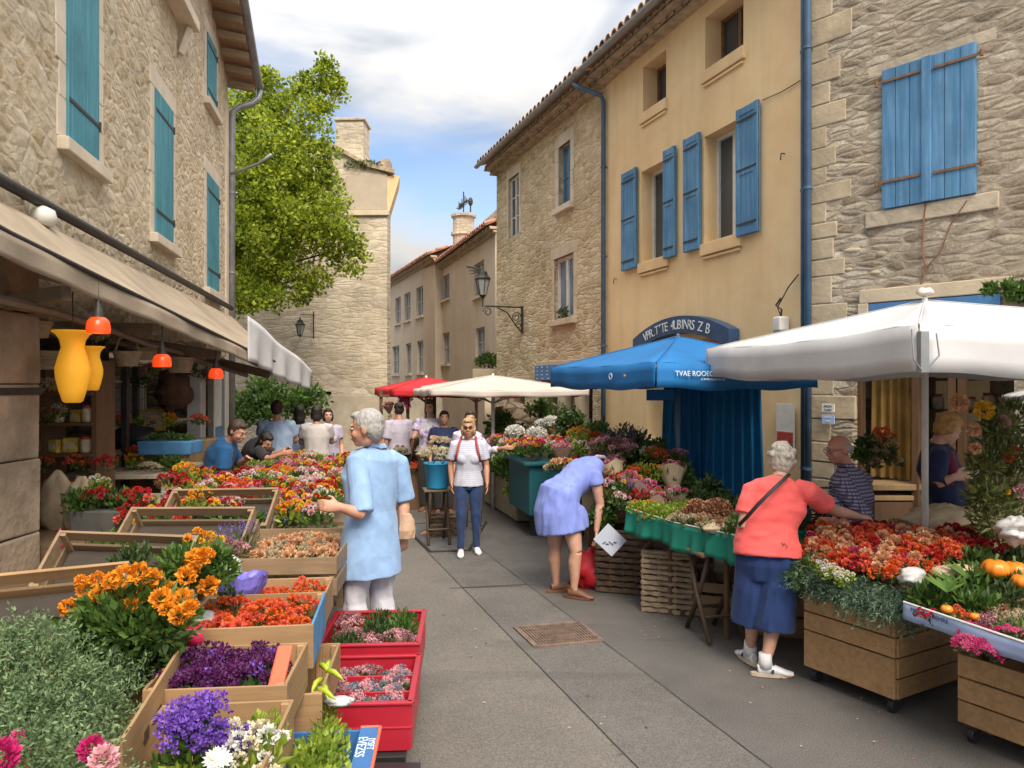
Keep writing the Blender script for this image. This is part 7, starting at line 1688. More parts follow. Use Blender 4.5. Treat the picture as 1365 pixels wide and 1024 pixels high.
def hand(mb, wr, d, nrm, lat, s=1.0, curl=.5):
    """palm, four fingers of different length and a thumb; lat points to the thumb side"""
    d = V(d).normalized(); nrm = V(nrm); nrm = (nrm - d * nrm.dot(d)).normalized(); lat = V(lat); lat = (lat - d * lat.dot(d) - nrm * lat.dot(nrm)).normalized(); w = V(wr)
    loftpath(mb, [w - d * .02 * s, w + d * .02 * s, w + d * .055 * s, w + d * .09 * s], [.026 * s, .034 * s, .040 * s, .038 * s], [.020 * s, .017 * s, .015 * s, .012 * s], lat, 12)
    for k, (o, L) in enumerate(((.029, .068), (.010, .078), (-.010, .073), (-.028, .058))):
        b = w + d * .082 * s + lat * o * s; pts = [b]; dd = d.copy(); rot = Matrix.Rotation(curl * (.45 + .08 * k), 3, lat); 
        if (Matrix.Rotation(.3, 3, lat) @ d).dot(nrm) < 0: rot = rot.inverted()
        for j in range(3): dd = rot @ dd; pts.append(pts[-1] + dd * L * s * (.42, .33, .27)[j])
        mb.tube(pts, [.0095 * s, .009 * s, .008 * s, .0065 * s], 8)
    b = w + d * .025 * s + lat * .028 * s; t1 = b + (d * .6 + lat * .75 + nrm * .25).normalized() * .036 * s; t2 = t1 + (d * .9 + lat * .2 + nrm * .35).normalized() * .030 * s; mb.tube([b - lat * .012 * s, b, t1, t2], [.013 * s, .0125 * s, .010 * s, .008 * s], 8)
def head_geo(mb, c, M, s=1.0):
    def L(x, y, z): return c + M @ V((x * s, y * s, z * s))
    def E(p, r, n=14): mb.ell(L(*p), [q * s for q in r], n, 9, 0, M)
    E((0, -.010, .022), (.073, .092, .088)); E((0, .022, -.028), (.060, .066, .080)); E((0, .050, -.082), (.034, .034, .026)); E((0, .010, -.07), (.050, .055, .04)); E((.034, .058, -.03), (.024, .026, .026)); E((-.034, .058, -.03), (.024, .026, .026))
    E((0, .078, .026), (.046, .014, .011)); E((0, .085, -.060), (.022, .011, .010)); E((0, .088, -.052), (.018, .009, .006)); E((.077, -.008, -.008), (.010, .019, .032)); E((-.077, -.008, -.008), (.010, .019, .032))
    mb.tube([L(0, .082, .018), L(0, .098, -.006), L(0, .108, -.026)], [.008 * s, .0105 * s, .014 * s], 8); E((.010, .094, -.030), (.009, .010, .008)); E((-.010, .094, -.030), (.009, .010, .008))
def face_bits(t, c, M, s, off, glasses=False, brow='hair_grey'):
    def L(x, y, z): return c + M @ V((x * s, y * s, z * s)) - off
    for sx in (-1, 1):
        e = MB().ell(L(sx * .030, .0775, .006), (.0115 * s, .009 * s, .0058 * s), 12, 8, 0, M).build('eye', 'eye_white', t, smooth=True); MB().ell(L(sx * .030, .0845, .006), (.0052 * s, .004 * s, .0052 * s), 10, 6, 0, M).build('iris', 'eye_dark', e, smooth=True)
        MB().tube([L(sx * .016, .089, .024), L(sx * .032, .088, .029), L(sx * .047, .078, .024)], [.003 * s, .0038 * s, .002 * s], 6).build('eyebrow', brow, t)
    MB().ell(L(0, .094, -.0565), (.019 * s, .004 * s, .0055 * s), 12, 6, 0, M).build('mouth', 'lip', t, smooth=True)
    if glasses:
        g = MB()
        for sx in (-1, 1): g.tube([L(sx * .031 + .021 * math.cos(a), .098, .004 + .017 * math.sin(a)) for a in [k * PI / 8 for k in range(17)]], .0018 * s, 5); g.tube([L(sx * .052, .098, .008), L(sx * .074, .05, .010), L(sx * .080, -.01, .008)], .0018 * s, 5)
        g.tube([L(-.01, .100, .008), L(.01, .100, .008)], .0018 * s, 5); g.build('glasses', 'iron', t)
def frame3(fwd, up=(0, 0, 1)):
    y = V(fwd).normalized(); z = V(up); x = y.cross(z).normalized(); z = x.cross(y); return Matrix((x, y, z)).transposed()
class Fig:
    def __init__(s, label, pos, h, S=1.0, face=None, up=(0, 0, 1), group=None, girth=1.0, hs=1.04, bust=False, **ov):
        s.hs = hs; s.bust = bust
        s.t = thing('person', label, 'person', (pos[0], pos[1], 0), group=group); s.off = V((pos[0], pos[1], 0)); s.S = S; s.g = girth
        f = V((-math.sin(h), math.cos(h), 0)); r = V((math.cos(h), math.sin(h), 0)); s.f, s.r = f, r; b = V((pos[0], pos[1], 0))
        def P(x, y, z): return b + (r * x + f * y + V((0, 0, z))) * S
        J = dict(pelvis=P(0, 0, .95), waist=P(0, .0, 1.08), chest=P(0, .01, 1.28), neck=P(0, -.01, 1.47), head=P(0, .03, 1.635), shR=P(.185, -.01, 1.41), shL=P(-.185, -.01, 1.41), elR=P(.235, -.03, 1.13), elL=P(-.235, -.03, 1.13), wrR=P(.24, .06, .89), wrL=P(-.24, .06, .89),
                 hipR=P(.09, 0, .92), hipL=P(-.09, 0, .92), knR=P(.10, .03, .50), knL=P(-.10, .03, .50), anR=P(.10, -.02, .085), anL=P(-.10, -.02, .085), toeR=P(.12, .13, .02), toeL=P(-.12, .13, .02))
        s.hdR = s.hdL = None; s.cR = s.cL = .5; s.nR, s.nL = -r, r
        for k, v in ov.items():
            if k in J: J[k] = V(v)
            else: setattr(s, k, v)
        s.J = J; s.face = V(face).normalized() if face is not None else f; s.up = V(up)
        s.M = frame3(s.face, s.up)
    def spine(s, infl=0.0, top=True):
        J, S, g = s.J, s.S, s.g; pts = [J['pelvis'].lerp(J['waist'], -.75), J['pelvis'], J['waist'], J['chest'].lerp(J['waist'], .4), J['chest'], J['neck'].lerp(J['chest'], .28), J['neck']]
        rx = [.13, .172 * g, .148 * g, .158 * g, .178 * (1 + (g - 1) * .6), .150, .062]; ry = [.10, .122 * g, .108 * g, .118 * g, .122 * g, .092, .058]
        if infl: rx = [a + infl for a in rx]; ry = [a + infl for a in ry]
        return pts, [a * S for a in rx], [a * S for a in ry]
    def body(s, mat='skin', vox=.008, legs=True, feet=True):
        J, S, g = s.J, s.S, s.g; m = MB(); p, rx, ry = s.spine(-.006); sd = (J['shR'] - J['shL']).normalized(); loftpath(m, p, rx, ry, sd)
        m.tube([J['neck'] - (J['head'] - J['neck']) * .15, J['neck'].lerp(J['head'], .6)], [.058 * S, .052 * S], 14); head_geo(m, J['head'], s.M, S * s.hs)
        for q in 'RL':
            a, e, w = J['sh' + q], J['el' + q], J['wr' + q]; k = 1 + (g - 1) * .6
            m.tube([a.lerp(J['neck'], .35), a, a.lerp(e, .5), e], [.05 * S, .054 * S * k, .046 * S * k, .038 * S * k], 12); m.tube([e, e.lerp(w, .3), w], [.038 * S * k, .040 * S * k, .026 * S], 12)
            hd = getattr(s, 'hd' + q); d = V(hd) if hd is not None else (w - e); lat = s.f if hd is None else getattr(s, 'lat' + q, s.f); hand(m, w, d, getattr(s, 'n' + q), lat, S, getattr(s, 'c' + q))
            if legs:
                a, e, w = J['hip' + q], J['kn' + q], J['an' + q]; m.tube([a, a.lerp(e, .5), e], [.085 * S * g, .072 * S * g, .052 * S * k], 14); bk = -(J['toe' + q] - w).normalized() * .012 * S; m.tube([e, e.lerp(w, .3) + bk, e.lerp(w, .7), w], [.052 * S * k, .056 * S * k, .040 * S * k, .034 * S], 14)
            if feet:
                w = J['an' + q]; tt = J['toe' + q]; d = (tt - w); hl = w - V((d.x, d.y, 0)).normalized() * .035 * S - V((0, 0, .045 * S)); loftpath(m, [hl, w - V((0, 0, .035 * S)) , w.lerp(tt, .5) - V((0, 0, .01)), tt, tt + V((d.x, d.y, 0)).normalized() * .04 * S], [.028 * S, .034 * S, .040 * S, .044 * S, .028 * S], [.030 * S, .038 * S, .030 * S, .018 * S, .011 * S], V((0, 0, 1)).cross(V((d.x, d.y, 0))), 14)
        organic('body', m, mat, s.t, vox, 3, 0, off=s.off); return s
    def facebits(s, glasses=False, brow='hair_grey'): face_bits(s.t, s.J['head'], s.M, s.S * s.hs, s.off, glasses, brow); return s
    def top(s, mat, name='shirt', infl=.022, hem=0.0, flare=.02, sleeve=.6, slw=.022, vox=.008, wr=.006, wf=(9, 9, 3), neck=.0, inner=None):
        J, S = s.J, s.S; m = MB(); p, rx, ry = s.spine(infl); p, rx, ry = p[1:], rx[1:], ry[1:]
        if hem: d = (J['pelvis'] - J['waist']).normalized(); p = [p[0] + d * hem * S] + p; rx = [rx[0] + flare * S] + rx; ry = [ry[0] + flare * S] + ry
        rx[-1] = .072 * S; ry[-1] = .066 * S; sd = (J['shR'] - J['shL']).normalized(); loftpath(m, p, rx, ry, sd, 40)
        if s.bust: c0 = J['chest'].lerp(J['waist'], .22); u_ = (J['chest'] - J['waist']).normalized(); fb = sd.cross(u_) * -1; fb = fb if fb.dot(s.f) > 0 else -fb; [m.ell(c0 + sd * q * .075 * S + fb * .085 * S * s.g, [.078 * S, .070 * S, .075 * S], 14, 9) for q in (-1, 1)]
        for q in 'RL':
            a, e, w = J['sh' + q], J['el' + q], J['wr' + q]; k = 1 + (s.g - 1) * .6; r0 = .054 * S * k + slw * S
            if sleeve <= 1: e2 = a.lerp(e, sleeve); m.tube([a.lerp(J['neck'], .45), a, a.lerp(e2, .5), e2], [.05 * S, r0 * .97, r0, r0 * 1.02], 14)
            else: w2 = e.lerp(w, sleeve - 1); m.tube([a.lerp(J['neck'], .45), a, e, w2], [.05 * S, r0, r0 * .9, r0 * .72], 14)
        return organic(name, m, mat, s.t, vox, 7, wr, wf, s.off, R.uniform(0, 9))
    def trousers(s, mat, name='trousers', infl=.022, to=1.0, vox=.008, wr=.006, flare=1.0, wf=(11, 11, 4), ew=.045):
        J, S, g = s.J, s.S, s.g; m = MB(); p, rx, ry = s.spine(.012); loftpath(m, [p[0] - V((0, 0, .02)), p[1], p[2]], [rx[0] * 1.15, rx[1] * .96, rx[2] * .9], [ry[0] * 1.15, ry[1] * .96, ry[2] * .9], (J['hipR'] - J['hipL']).normalized())
        for q in 'RL':
            a, e, w = J['hip' + q], J['kn' + q], J['an' + q]; en = e.lerp(w, to); m.tube([a - V((0, 0, .01)), a.lerp(e, .25), a.lerp(e, .5), e, e.lerp(en, .6), en], [(.080 * g + infl * .6) * S, (.082 * g + infl) * S, (.076 * g + infl) * S, (.056 * g + infl * flare) * S, (ew + infl * flare * 1.1) * S, (ew - .004 + infl * flare * 1.2) * S], 16)
        return organic(name, m, mat, s.t, vox, 3, wr, wf, s.off, R.uniform(0, 9))
    def shoes(s, mat='leather', sole='shoe_sole', infl=.007, name='shoe', low=True):
        J, S = s.J, s.S
        for q in 'RL':
            w, tt = J['an' + q], J['toe' + q]; d = V(((tt - w).x, (tt - w).y, 0)).normalized(); sd = V((0, 0, 1)).cross(d); m = MB(); f0 = V((w.x, w.y, 0)) - d * .055 * S; zz = min(w.z, tt.z + .07 * S) - .06 * S if low else 0
            zz = max(0, w.z - .085 * S)
            pts = [f0 + V((0, 0, .045 * S + zz)), f0 + d * .05 * S + V((0, 0, .05 * S + zz)), f0 + d * .13 * S + V((0, 0, .045 * S + zz * .7)), f0 + d * .20 * S + V((0, 0, .032 * S)), f0 + d * .255 * S + V((0, 0, .026 * S))]
            loftpath(m, pts, [.030 * S, .038 * S, .042 * S, .046 * S, .026 * S], [.038 * S, .042 * S, .034 * S, .022 * S, .014 * S], sd, 14); sh_ = organic(name, m, mat, s.t, .006, 2, 0, off=s.off)
            m = MB(); n = 16; ring = []
            for k in range(n): a = 2 * PI * k / n; ring.append(f0 + d * (.098 + .15 * math.cos(a)) * S + sd * (.040 + .006 * math.cos(a)) * math.sin(a) * S - s.off)
            m.hexa([p + V((0, 0, .002 + zz * .4)) for p in ring], [p + V((0, 0, .024 + zz * .5)) for p in ring]); m.build('sole', sole, sh_)
        return s
    def hair(s, mat, style='short', vox=.006):
        c, M, S = s.J['head'], s.M, s.S * s.hs; m = MB()
        def E(p, r): m.ell(c + M @ (V(p) * S), [q * S for q in r], 16, 10, 0, M)
        E((0, -.022, .038), (.080, .092, .084)); E((0, -.048, .0), (.076, .062, .080))
        E((0, .04, .082), (.05, .045, .025))
        if style == 'short': E((.070, -.012, .015), (.012, .03, .04)); E((-.070, -.012, .015), (.012, .03, .04)); E((0, -.06, -.045), (.055, .035, .035))
        if style == 'curly':
            for i in range(46):
                d = rdir(.4)
                if d.y > .45 and d.z < .55: continue
                E((d.x * .074, -.02 + d.y * .085, .03 + d.z * .082), (.024, .024, .024))
            E((0, -.06, -.04), (.06, .04, .045))
        if style == 'bob': E((.066, -.01, -.03), (.024, .05, .07)); E((-.066, -.01, -.03), (.024, .05, .07)); E((0, -.065, -.06), (.068, .045, .07))
        if style == 'long': E((.066, -.02, -.05), (.024, .05, .09)); E((-.066, -.02, -.05), (.024, .05, .09)); E((0, -.075, -.12), (.075, .04, .14))
        if style == 'bun': E((0, -.095, .06), (.04, .035, .035))
        if style == 'bald':
            m = MB(); E((.066, -.035, .0), (.016, .042, .038)); E((-.066, -.035, .0), (.016, .042, .038)); E((0, -.078, -.008), (.062, .026, .042))
        organic('hair', m, mat, s.t, vox, 2, .004, (38, 38, 24), s.off); return s
    def piece(s, name, pts, rad, mat, n=8, flat=1.0): MB().tube([V(p) - s.off for p in pts], rad, n, 0, flat).build(name, mat, s.t, smooth=True); return s
# collar helper
def collar(f, mat, S=1.0):
    n, h = f.J['neck'], f.J['head']; u = (h - n).normalized(); m = MB(); r = f.r; fw = f.f
    m.slab(lambda a, b: n + u * (.0 + .035 * b) * S + (r * math.cos(PI * .58 + 1.84 * PI * a) + fw * math.sin(PI * .58 + 1.84 * PI * a) * .95) * (.072 - .008 * b) * S - f.off, 24, 2, (0, 0, .004)); m.build('collar', mat, f.t, smooth=True)

# --- 1 white haired man in the light blue shirt
Y1 = 5.1
f = Fig('white haired man in a loose light blue shirt and white trousers beside the peach crate', (-.96, Y1), math.radians(42), 1.06, face=(-1, .08, -.10), girth=1.0,
        elL=atY(484, 686, 4.86), wrL=atY(452, 676, 4.78), hdL=(-1, -.25, .15), latL=V((0, 0, 1)), nL=V((0, 1, -.3)), cL=.9, head=atY(488, 571, 5.02) , neck=atY(502, 597, Y1))
f.J['shL'] = atY(476, 614, 4.97); f.J['shR'] = atY(530, 616, 5.24); f.J['elR'] = atY(539, 668, 5.28); f.J['wrR'] = atY(537, 705, 5.2); f.hdR = (0, -.1, -1); f.latR = V((-1, 0, 0)); f.nR = V((0, 1, 0))
f.body('skin_tan', .007).facebits(False, 'hair_grey').hair('hair_grey', 'short'); f.top('shirt_blue', 'shirt', .024, .28, .022, .96, .014, .007, .009, (7, 7, 2.4)); collar(f, 'shirt_blue', 1.06)
f.trousers('trouser_white', infl=.018, wr=.010, ew=.06); f.shoes('leather')
p = atY(542, 700, 5.16); m = MB(); m.rings([(V((0, 0, -.09)), V((.055, 0, 0)), V((0, .035, 0))), (V((.004, 0, -.03)), V((.062, 0, 0)), V((0, .045, 0))), (V((0, 0, .03)), V((.05, 0, 0)), V((0, .03, 0))), (V((0, 0, .075)), V((.034, 0, 0)), V((0, .012, 0)))], 10)
[v.__iadd__(V((R.uniform(-.006, .006), R.uniform(-.006, .006), R.uniform(-.006, .006)))) for v in m.v]; o = m.build('paper_bag', plain('bag_brown', (.46, .30, .19), .8, .2, 9, .4, .006), None); o.location = p; tag(o, 'small brown paper bag at the hand of the white haired man', 'bag')
# --- 2 woman in jeans
f = Fig('blond woman in striped white tee and blue jeans walking down the lane', (-.52, 8.95), math.radians(182), .905, girth=1.0, face=(.02, -1, -.02), hs=1.13, bust=True)
b = V((-.52, 8.95, 0))
f.J['knL'] = b + V((.09, -.07, .46)); f.J['anL'] = b + V((.10, -.06, .078)); f.J['toeL'] = b + V((.13, -.19, .02)); f.J['anR'] = b + V((-.075, -.22, .085)); f.J['knR'] = b + V((-.075, -.16, .46)); f.J['toeR'] = b + V((-.07, -.35, .02))
f.J['elR'] = b + V((-.215, .03, 1.03)); f.J['wrR'] = b + V((-.20, -.02, .82)); f.J['elL'] = b + V((.215, .02, 1.03)); f.J['wrL'] = b + V((.225, -.05, .82))
f.body('skin_tan', .008).facebits(False, 'hair_brown').hair('hair_blond', 'bob'); f.top('striped_tee', 't_shirt', .016, .08, .012, .72, .012, .008, .007); f.trousers('denim', infl=.010, wr=.005, ew=.040); f.shoes('shoe_white', 'shoe_white')
for sx in (-1, 1): f.piece('backpack_strap', [b + V((sx * .085, .05, 1.37)), b + V((sx * .10, -.085, 1.31)), b + V((sx * .125, -.135, 1.20)), b + V((sx * .15, -.11, 1.08))], .014, 'red_strap', 8, .35)
MB().box(b + V((0, .17, 1.15)) - f.off, (.26, .13, .36), jit=.01).build('backpack', 'red_strap', f.t, bev=.03)
f.piece('sunglasses', [V(f.J['head']) + V((-.05, -.085, .008)), V(f.J['head']) + V((-.02, -.098, .006)), V(f.J['head']) + V((.02, -.098, .006)), V(f.J['head']) + V((.05, -.085, .008))], .010, 'strap_black', 6)
# --- 3 bending woman in the periwinkle dress
Y3 = 7.1
pel = atY(745, 664, Y3 + .02); sh = atY(786, 624, Y3 + .22)
f = Fig('woman in a sleeveless periwinkle dress bending over by the red bag', (pel.x, pel.y), math.radians(-62), .98, girth=1.22, face=(.45, .35, -.85), up=(.6, .4, .7),
        pelvis=pel, waist=pel.lerp(sh, .36) + V((0, 0, .02)), chest=pel.lerp(sh, .78) + V((0, 0, .01)), neck=atY(795, 617, Y3 + .30), head=atY(799, 632, Y3 + .46))
f.J['shR'] = atY(793, 636, Y3 - .0); f.J['shL'] = atY(788, 628, Y3 + .38); f.J['elR'] = atY(800, 672, Y3 + .02); f.J['wrR'] = atY(795, 708, Y3 - .02); f.hdR = (-.05, .1, -1); f.latR = V((0, -1, 0)); f.nR = V((-1, 0, 0)); f.J['elL'] = atY(812, 672, Y3 + .5); f.J['wrL'] = atY(806, 705, Y3 + .3)
f.J['hipR'] = pel + V((.06, -.10, -.02)); f.J['hipL'] = pel + V((-.02, .10, -.02)); f.J['hipR'] = atY(758, 680, Y3 - .06); f.J['hipL'] = atY(740, 680, Y3 + .1)
f.J['knR'] = atY(768, 736, 6.98); f.J['anR'] = atY(765, 785, 7.0); f.J['toeR'] = V(f.J['anR']) + V((.13, -.06, -.065)); f.J['knL'] = atY(740, 733, 7.18); f.J['anL'] = atY(741, 777, 7.22); f.J['toeL'] = V(f.J['anL']) + V((.12, .05, -.065))
f.body('skin', .008).hair('hair_brown', 'bob'); f.top('dress_blue', 'dress_top', .016, .0, 0, .26, .016, .008, .006)
m = MB(); d = (V(pel) - f.J['waist']).normalized(); sd = V((.35, -1, 0)).normalized()
loftpath(m, [f.J['chest'], f.J['waist'], pel + V((.0, 0, .03)), pel + V((.0, 0, -.10)), pel + V((.02, -.0, -.20)), pel + V((.035, 0, -.30))], [.19, .185, .225, .245, .25, .255], [.13, .14, .20, .235, .25, .25], sd, 44)
skt = organic('dress_skirt', m, 'dress_blue', f.t, .009, 9, .012, (10, 10, 1.6), f.off); f.shoes('leather', 'leather', name='sandal')
f.piece('headband', [V(f.J['neck']) + V((-.06, -.06, .03)), V(f.J['neck']) + V((.0, -.06, .07)), V(f.J['neck']) + V((.07, -.03, .06)), V(f.J['neck']) + V((.10, .03, .02))], .018, 'lilac_top', 8)
# --- 4 woman in the coral knit top
Y4 = 5.22; X4 = 1.78
pel = V((X4 - .005, Y4, .90)); f = Fig('white haired woman in a coral top and blue culottes reaching over the red flowers', (X4, Y4), math.radians(-22), .93, girth=1.22, face=(.45, .9, -.12), hs=1.16,
        pelvis=pel, waist=pel + V((.01, .02, .13)), chest=atY(1034, 672, Y4 + .04), neck=atY(1040, 635, Y4 + .03), head=atY(1043, 615, Y4 + .09))
f.J['shL'] = atY(1002, 655, Y4 + .07); f.J['shR'] = atY(1076, 655, Y4 - .06); f.J['elR'] = atY(1113, 681, Y4 + .20); f.J['wrR'] = atY(1146, 689, Y4 + .30); f.hdR = (1, .25, -.1); f.latR = V((0, 1, .4)); f.nR = V((0, .3, -1)); f.cR = .9
f.J['elL'] = atY(990, 705, Y4 + .0); f.J['wrL'] = atY(1008, 700, Y4 + .24); f.hdL = (.6, .8, 0); f.latL = V((0, 0, 1)); f.nL = V((.8, -.6, 0))
f.J['hipL'] = pel + V((-.09, 0, -.03)); f.J['hipR'] = pel + V((.09, .02, -.03)); f.J['knL'] = V((1.70, 5.28, .47)); f.J['anL'] = at(1000, 868, .09) ; f.J['toeL'] = V(f.J['anL']) + V((.05, .14, -.065)); f.J['toeL'] = V(f.J['anL']) + V((-.03, .14, -.06)); f.J['knR'] = V((1.84, 5.18, .46)); f.J['anR'] = at(1020, 885, .085); f.J['toeR'] = V(f.J['anR']) + V((.145, -.02, -.065))
f.body('skin', .007).hair('hair_white', 'curly', .006); f.top('coral_knit', 'knit_top', .026, .10, .010, .62, .018, .008, .008, (5, 5, 9))
m = MB(); q = pel; loftpath(m, [f.J['waist'] - V((0, 0, .05)), q + V((0, 0, .0)), q + V((0, 0, -.06)), q + V((0, 0, -.14)), q + V((0, 0, -.25))], [.14, .175, .20, .218, .205], [.10, .13, .15, .155, .120], f.r, 40)
for sx, kn, an in ((-1, 'knL', 'anL'), (1, 'knR', 'anR')): a = q + f.r * sx * .095 + V((0, 0, -.12)); e = V(f.J[kn]).lerp(V(f.J[an]), .40); m.tube([a, a.lerp(e, .5), e + f.r * sx * .012], [.112, .125, .136], 20)
organic('culottes', m, 'navy_cotton', f.t, .008, 9, .012, (10, 10, 1.8), f.off); f.shoes('shoe_white', 'shoe_sole')
for q in 'LR': a = V(f.J['an' + q]); f.piece('sock', [a + V((0, 0, .075)), a + V((0, 0, .03)), a + V((0, 0, -.02))], [.042, .044, .05], 'sock_white', 14); d = (V(f.J['toe' + q]) - a); d.z = 0; d.normalize(); f.piece('shoe_strap', [a + d * .04 + V((0, 0, -.045)) + d.cross(V((0, 0, 1))) * .045, a + d * .055 + V((0, 0, -.005)), a + d * .04 + V((0, 0, -.045)) - d.cross(V((0, 0, 1))) * .045], .010, 'navy_cotton', 8)
st = [atY(1052, 632, Y4 - .06), atY(1046, 638, Y4 - .11), atY(1030, 653, Y4 - .165), atY(1010, 673, Y4 - .17), atY(995, 690, Y4 - .10), atY(985, 700, Y4 - .02)]
f.piece('bag_strap', st, .014, 'strap_black', 8, .35)
# --- 5 man in the plaid shirt
Y5 = 5.95; X5 = (1133 - 682.5) / 1000 * Y5
f = Fig('balding man with glasses in a plaid shirt standing behind the red flowers', (X5, Y5), math.radians(72), .96, girth=1.25, face=(-1, -.12, -.22), head=atY(1118, 599, Y5 - .02), neck=atY(1128, 623, Y5))
f.J['shL'] = atY(1118, 640, Y5 - .17); f.J['shR'] = atY(1150, 636, Y5 + .17); f.J['chest'] = atY(1134, 662, Y5); f.J['elL'] = atY(1152, 690, Y5 - .24); f.J['wrL'] = atY(1118, 697, Y5 - .32); f.hdL = (-1, -.1, .1); f.latL = V((0, 0, 1)); f.nL = V((0, 1, 0)); f.J['elR'] = atY(1135, 690, Y5 + .2); f.J['wrR'] = atY(1105, 690, Y5 + .05); f.hdR = (-1, -.1, 0); f.latR = V((0, 0, 1)); f.nR = V((0, -1, 0))
f.body('skin_red', .008).facebits(True, 'hair_grey').hair('hair_grey', 'bald'); f.top('plaid', 'plaid_shirt', .020, .10, .01, 1.75, .022, .008, .007); collar(f, 'plaid', .96); f.trousers('dark_cloth', vox=.012); f.shoes('leather')
t = thing('hand_basket', 'dark wire basket with a blue cloth held by the man in the plaid shirt', 'basket', tuple(atY(1098, 678, Y5 - .15))); m = MB()
for z, r in ((.06, .16), (.0, .15), (-.06, .12)): m.tube([(r * math.cos(a), r * .7 * math.sin(a), z) for a in [k * PI / 10 for k in range(21)]], .006, 5)
for k in range(14): a = k * PI / 7; m.tube([(.16 * math.cos(a), .112 * math.sin(a), .06), (.12 * math.cos(a), .084 * math.sin(a), -.06)], .004, 5)
m.tube([(-.16, 0, .06), (-.1, 0, .16), (.1, 0, .16), (.16, 0, .06)], .009, 6); m.build('wire_frame', 'iron', t); m = MB(); m.ell((.02, 0, .02), (.13, .09, .07), 18, 12, nz=.02, nf=14); m.build('cloth_lining', 'light_top', t, smooth=True)
# --- 6 seller in the blue polo
f = Fig('dark haired seller in a blue polo leaning over the trays in the left stall', (-3.05, 8.05), math.radians(-70), 1.0, girth=1.12, face=(.85, -.35, -.42), pelvis=atY(288, 645, 8.1), waist=atY(288, 628, 8.1), chest=atY(294, 606, 8.1), neck=atY(306, 587, 8.05), head=atY(317, 575, 8.0))
f.J['shR'] = atY(300, 600, 7.88); f.J['shL'] = atY(304, 596, 8.25); f.J['elR'] = atY(296, 632, 7.85); f.J['wrR'] = atY(322, 642, 7.8); f.hdR = (1, -.1, -.1); f.latR = V((0, 0, 1)); f.nR = V((0, 1, 0)); f.J['elL'] = atY(318, 620, 8.3); f.J['wrL'] = atY(328, 612, 8.1)
f.body('skin_tan', .010).facebits(False, 'hair_dark').hair('hair_brown', 'short', .008); f.top('polo_blue', 'polo_shirt', .022, .04, 0, .8, .02, .010, .007); f.trousers('dark_cloth', vox=.014); f.shoes('leather')
# --- shoppers at the back left
def simple(label, px, ytop, Y, h, topm, hairm, style='short', S=None, skin='skin_tan', bottom='dark_cloth', sleeve=.6, wr=.006, girth=1.08, arms=None, group=None, topname='shirt'):
    ztop = EYE - (ytop - 512) / 1000 * Y; S = S or ztop / 1.75; X = (px - 682.5) / 1000 * Y; f = Fig(label, (X, Y), math.radians(h), S, girth=girth, bust='woman' in label)
    dz = ztop - 1.75 * S
    if arms: arms(f)
    f.body(skin, .011).facebits(False, hairm).hair(hairm, style, .009); f.top(topm, topname, .022, .06, .01, sleeve, .02, .011, wr); f.trousers(bottom, vox=.014); f.shoes('leather'); return f
def armfwd(f):
    S = f.S; f.J['elR'] = f.J['shR'] + (f.r * .05 + f.f * .12 + V((0, 0, -.24))) * S; f.J['wrR'] = f.J['elR'] + (f.f * .23 - f.r * .05 + V((0, 0, .02))) * S; f.J['elL'] = f.J['shL'] + (-f.r * .05 + f.f * .12 + V((0, 0, -.24))) * S; f.J['wrL'] = f.J['elL'] + (f.f * .23 + f.r * .05 + V((0, 0, .02))) * S
simple('broad man in a light blue shirt seen from behind at the back left', 369, 534, 10.6, 10, 'light_top', 'hair_brown', 'short', girth=1.25, arms=armfwd)
simple('dark haired woman in a pale blue top beside the broad man in light blue', 399, 541, 11.6, 30, 'light_top', 'hair_dark', 'long', skin='skin')
simple('dark haired woman in a white top in the middle of the back left shoppers', 422, 541, 11.2, 15, 'white_top', 'hair_dark', 'bob', arms=armfwd)
simple('dark haired woman at the right of the back left shoppers, next to the white top', 437, 545, 11.9, 200, 'lilac_top', 'hair_dark', 'bob', skin='skin')
f = Fig('dark haired person bending low over the bouquets before the broad man', (-3.05, 9.3), math.radians(-60), .92, face=(.7, -.5, -.6), pelvis=atY(330, 615, 9.5), waist=atY(334, 605, 9.45), chest=atY(340, 598, 9.4), neck=atY(348, 592, 9.3), head=atY(355, 588, 9.2))
f.J['shR'] = atY(345, 602, 9.1); f.J['shL'] = atY(350, 598, 9.5); f.J['elR'] = atY(358, 612, 9.0); f.J['wrR'] = atY(375, 605, 8.95); f.J['elL'] = atY(366, 606, 9.5); f.J['wrL'] = atY(380, 600, 9.4); f.hdR = (1, -.2, .2); f.latR = V((0, 0, 1)); f.nR = V((0, 1, 0))
f.body('skin_tan', .011).facebits(False, 'hair_dark').hair('hair_dark', 'long', .009); f.top('dark_cloth', 'shirt', .02, .04, 0, .8, .02, .011, .005); f.trousers('dark_cloth', vox=.014); f.shoes('leather')
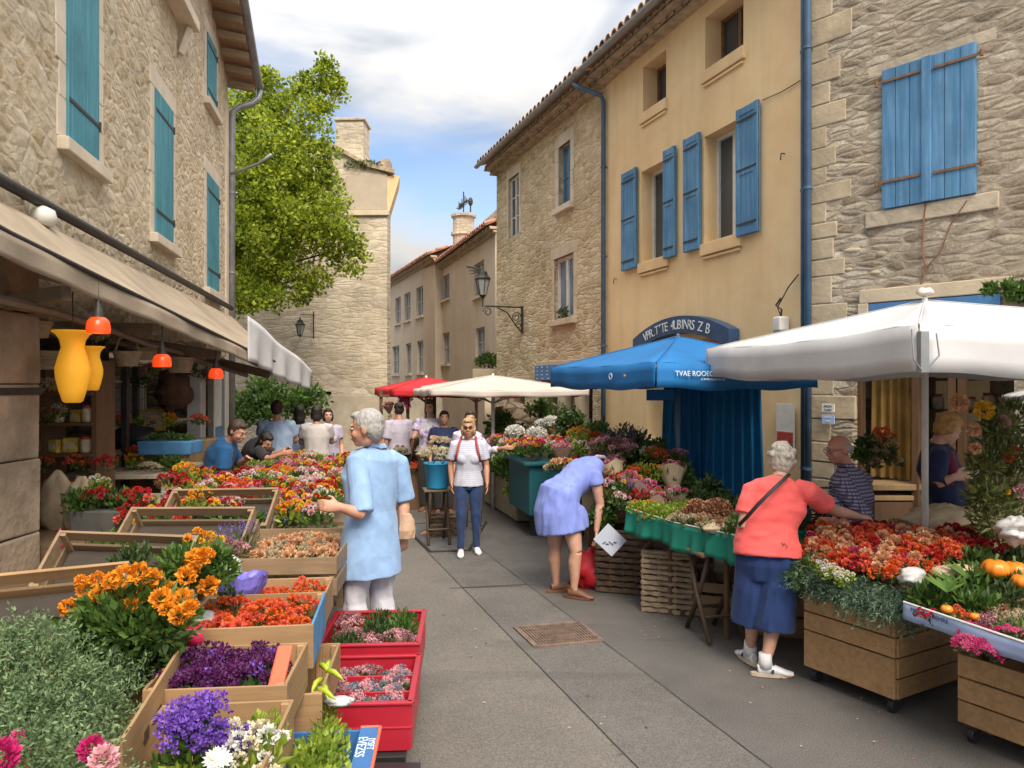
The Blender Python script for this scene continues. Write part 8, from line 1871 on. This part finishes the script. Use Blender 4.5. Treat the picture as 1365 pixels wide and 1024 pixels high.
# --- under the red parasol
simple('person in a lilac grey top at the rack of crimson blossoms', 532, 537, 12.1, 30, 'lilac_top', 'hair_dark', 'bun', sleeve=.9)
simple('woman in a purple and white floral top under the red parasol', 574, 534, 11.8, 170, 'floral', 'hair_brown', 'bob', arms=armfwd)
simple('person in dark navy clothes beside the woman in the floral top', 592, 548, 11.6, 190, 'navy_knit', 'hair_dark', 'short')
def reach(f): f.J['elL'] = atY(652, 602, 9.95); f.J['wrL'] = atY(672, 597, 9.75); f.hdL = (1, -.2, .0); f.latL = V((0, 0, 1)); f.nL = V((0, 1, 0)); f.J['shL'] = atY(640, 588, 10.0)
simple('person in a floral sleeve reaching out behind the blond woman in jeans', 627, 548, 10.1, 180, 'floral', 'hair_brown', 'short', sleeve=1.6, arms=reach, girth=.9)
# --- reader at the right
def rd(f): armfwd(f)
f = Fig('golden haired woman in navy and maroon reading at the right by the shop', (3.52, 6.05), math.radians(-62), 1.0, girth=1.1, face=(.85, .1, -.5), head=atY(1264, 572, 6.0), neck=atY(1250, 590, 6.02)); b = V((3.52, 6.05, 0))
f.J['chest'] = atY(1250, 622, 6.04); f.J['shR'] = atY(1252, 606, 5.86); f.J['shL'] = atY(1262, 604, 6.2); f.J['elR'] = atY(1248, 645, 5.82); f.J['wrR'] = atY(1272, 636, 5.76); f.hdR = (1, -.1, .1); f.latR = V((0, 0, 1)); f.nR = V((0, 1, 0)); f.J['elL'] = atY(1268, 645, 6.2); f.J['wrL'] = atY(1285, 634, 6.1); f.hdL = (1, 0, .1); f.latL = V((0, 0, 1)); f.nL = V((0, -1, 0))
f.body('skin', .009).facebits(False, 'hair_gold').hair('hair_gold', 'curly', .008); f.top('navy_knit', 'cardigan', .022, .08, .01, 1.5, .02, .009, .006); f.trousers('dark_cloth', vox=.014); f.shoes('leather')
f.piece('scarf', [atY(1262, 604, 5.92), atY(1266, 622, 5.88), atY(1262, 645, 5.9)], [.05, .06, .05], 'maroon', 12)
o = MB().box((0, 0, 0), (.26, .20, .012)).build('open_book', 'paint_white', None, bev=.004); o.location = atY(1284, 631, 5.9); o.rotation_euler = (.25, -.08, .2); tag(o, 'white sheet held open by the golden haired reader', 'paper')
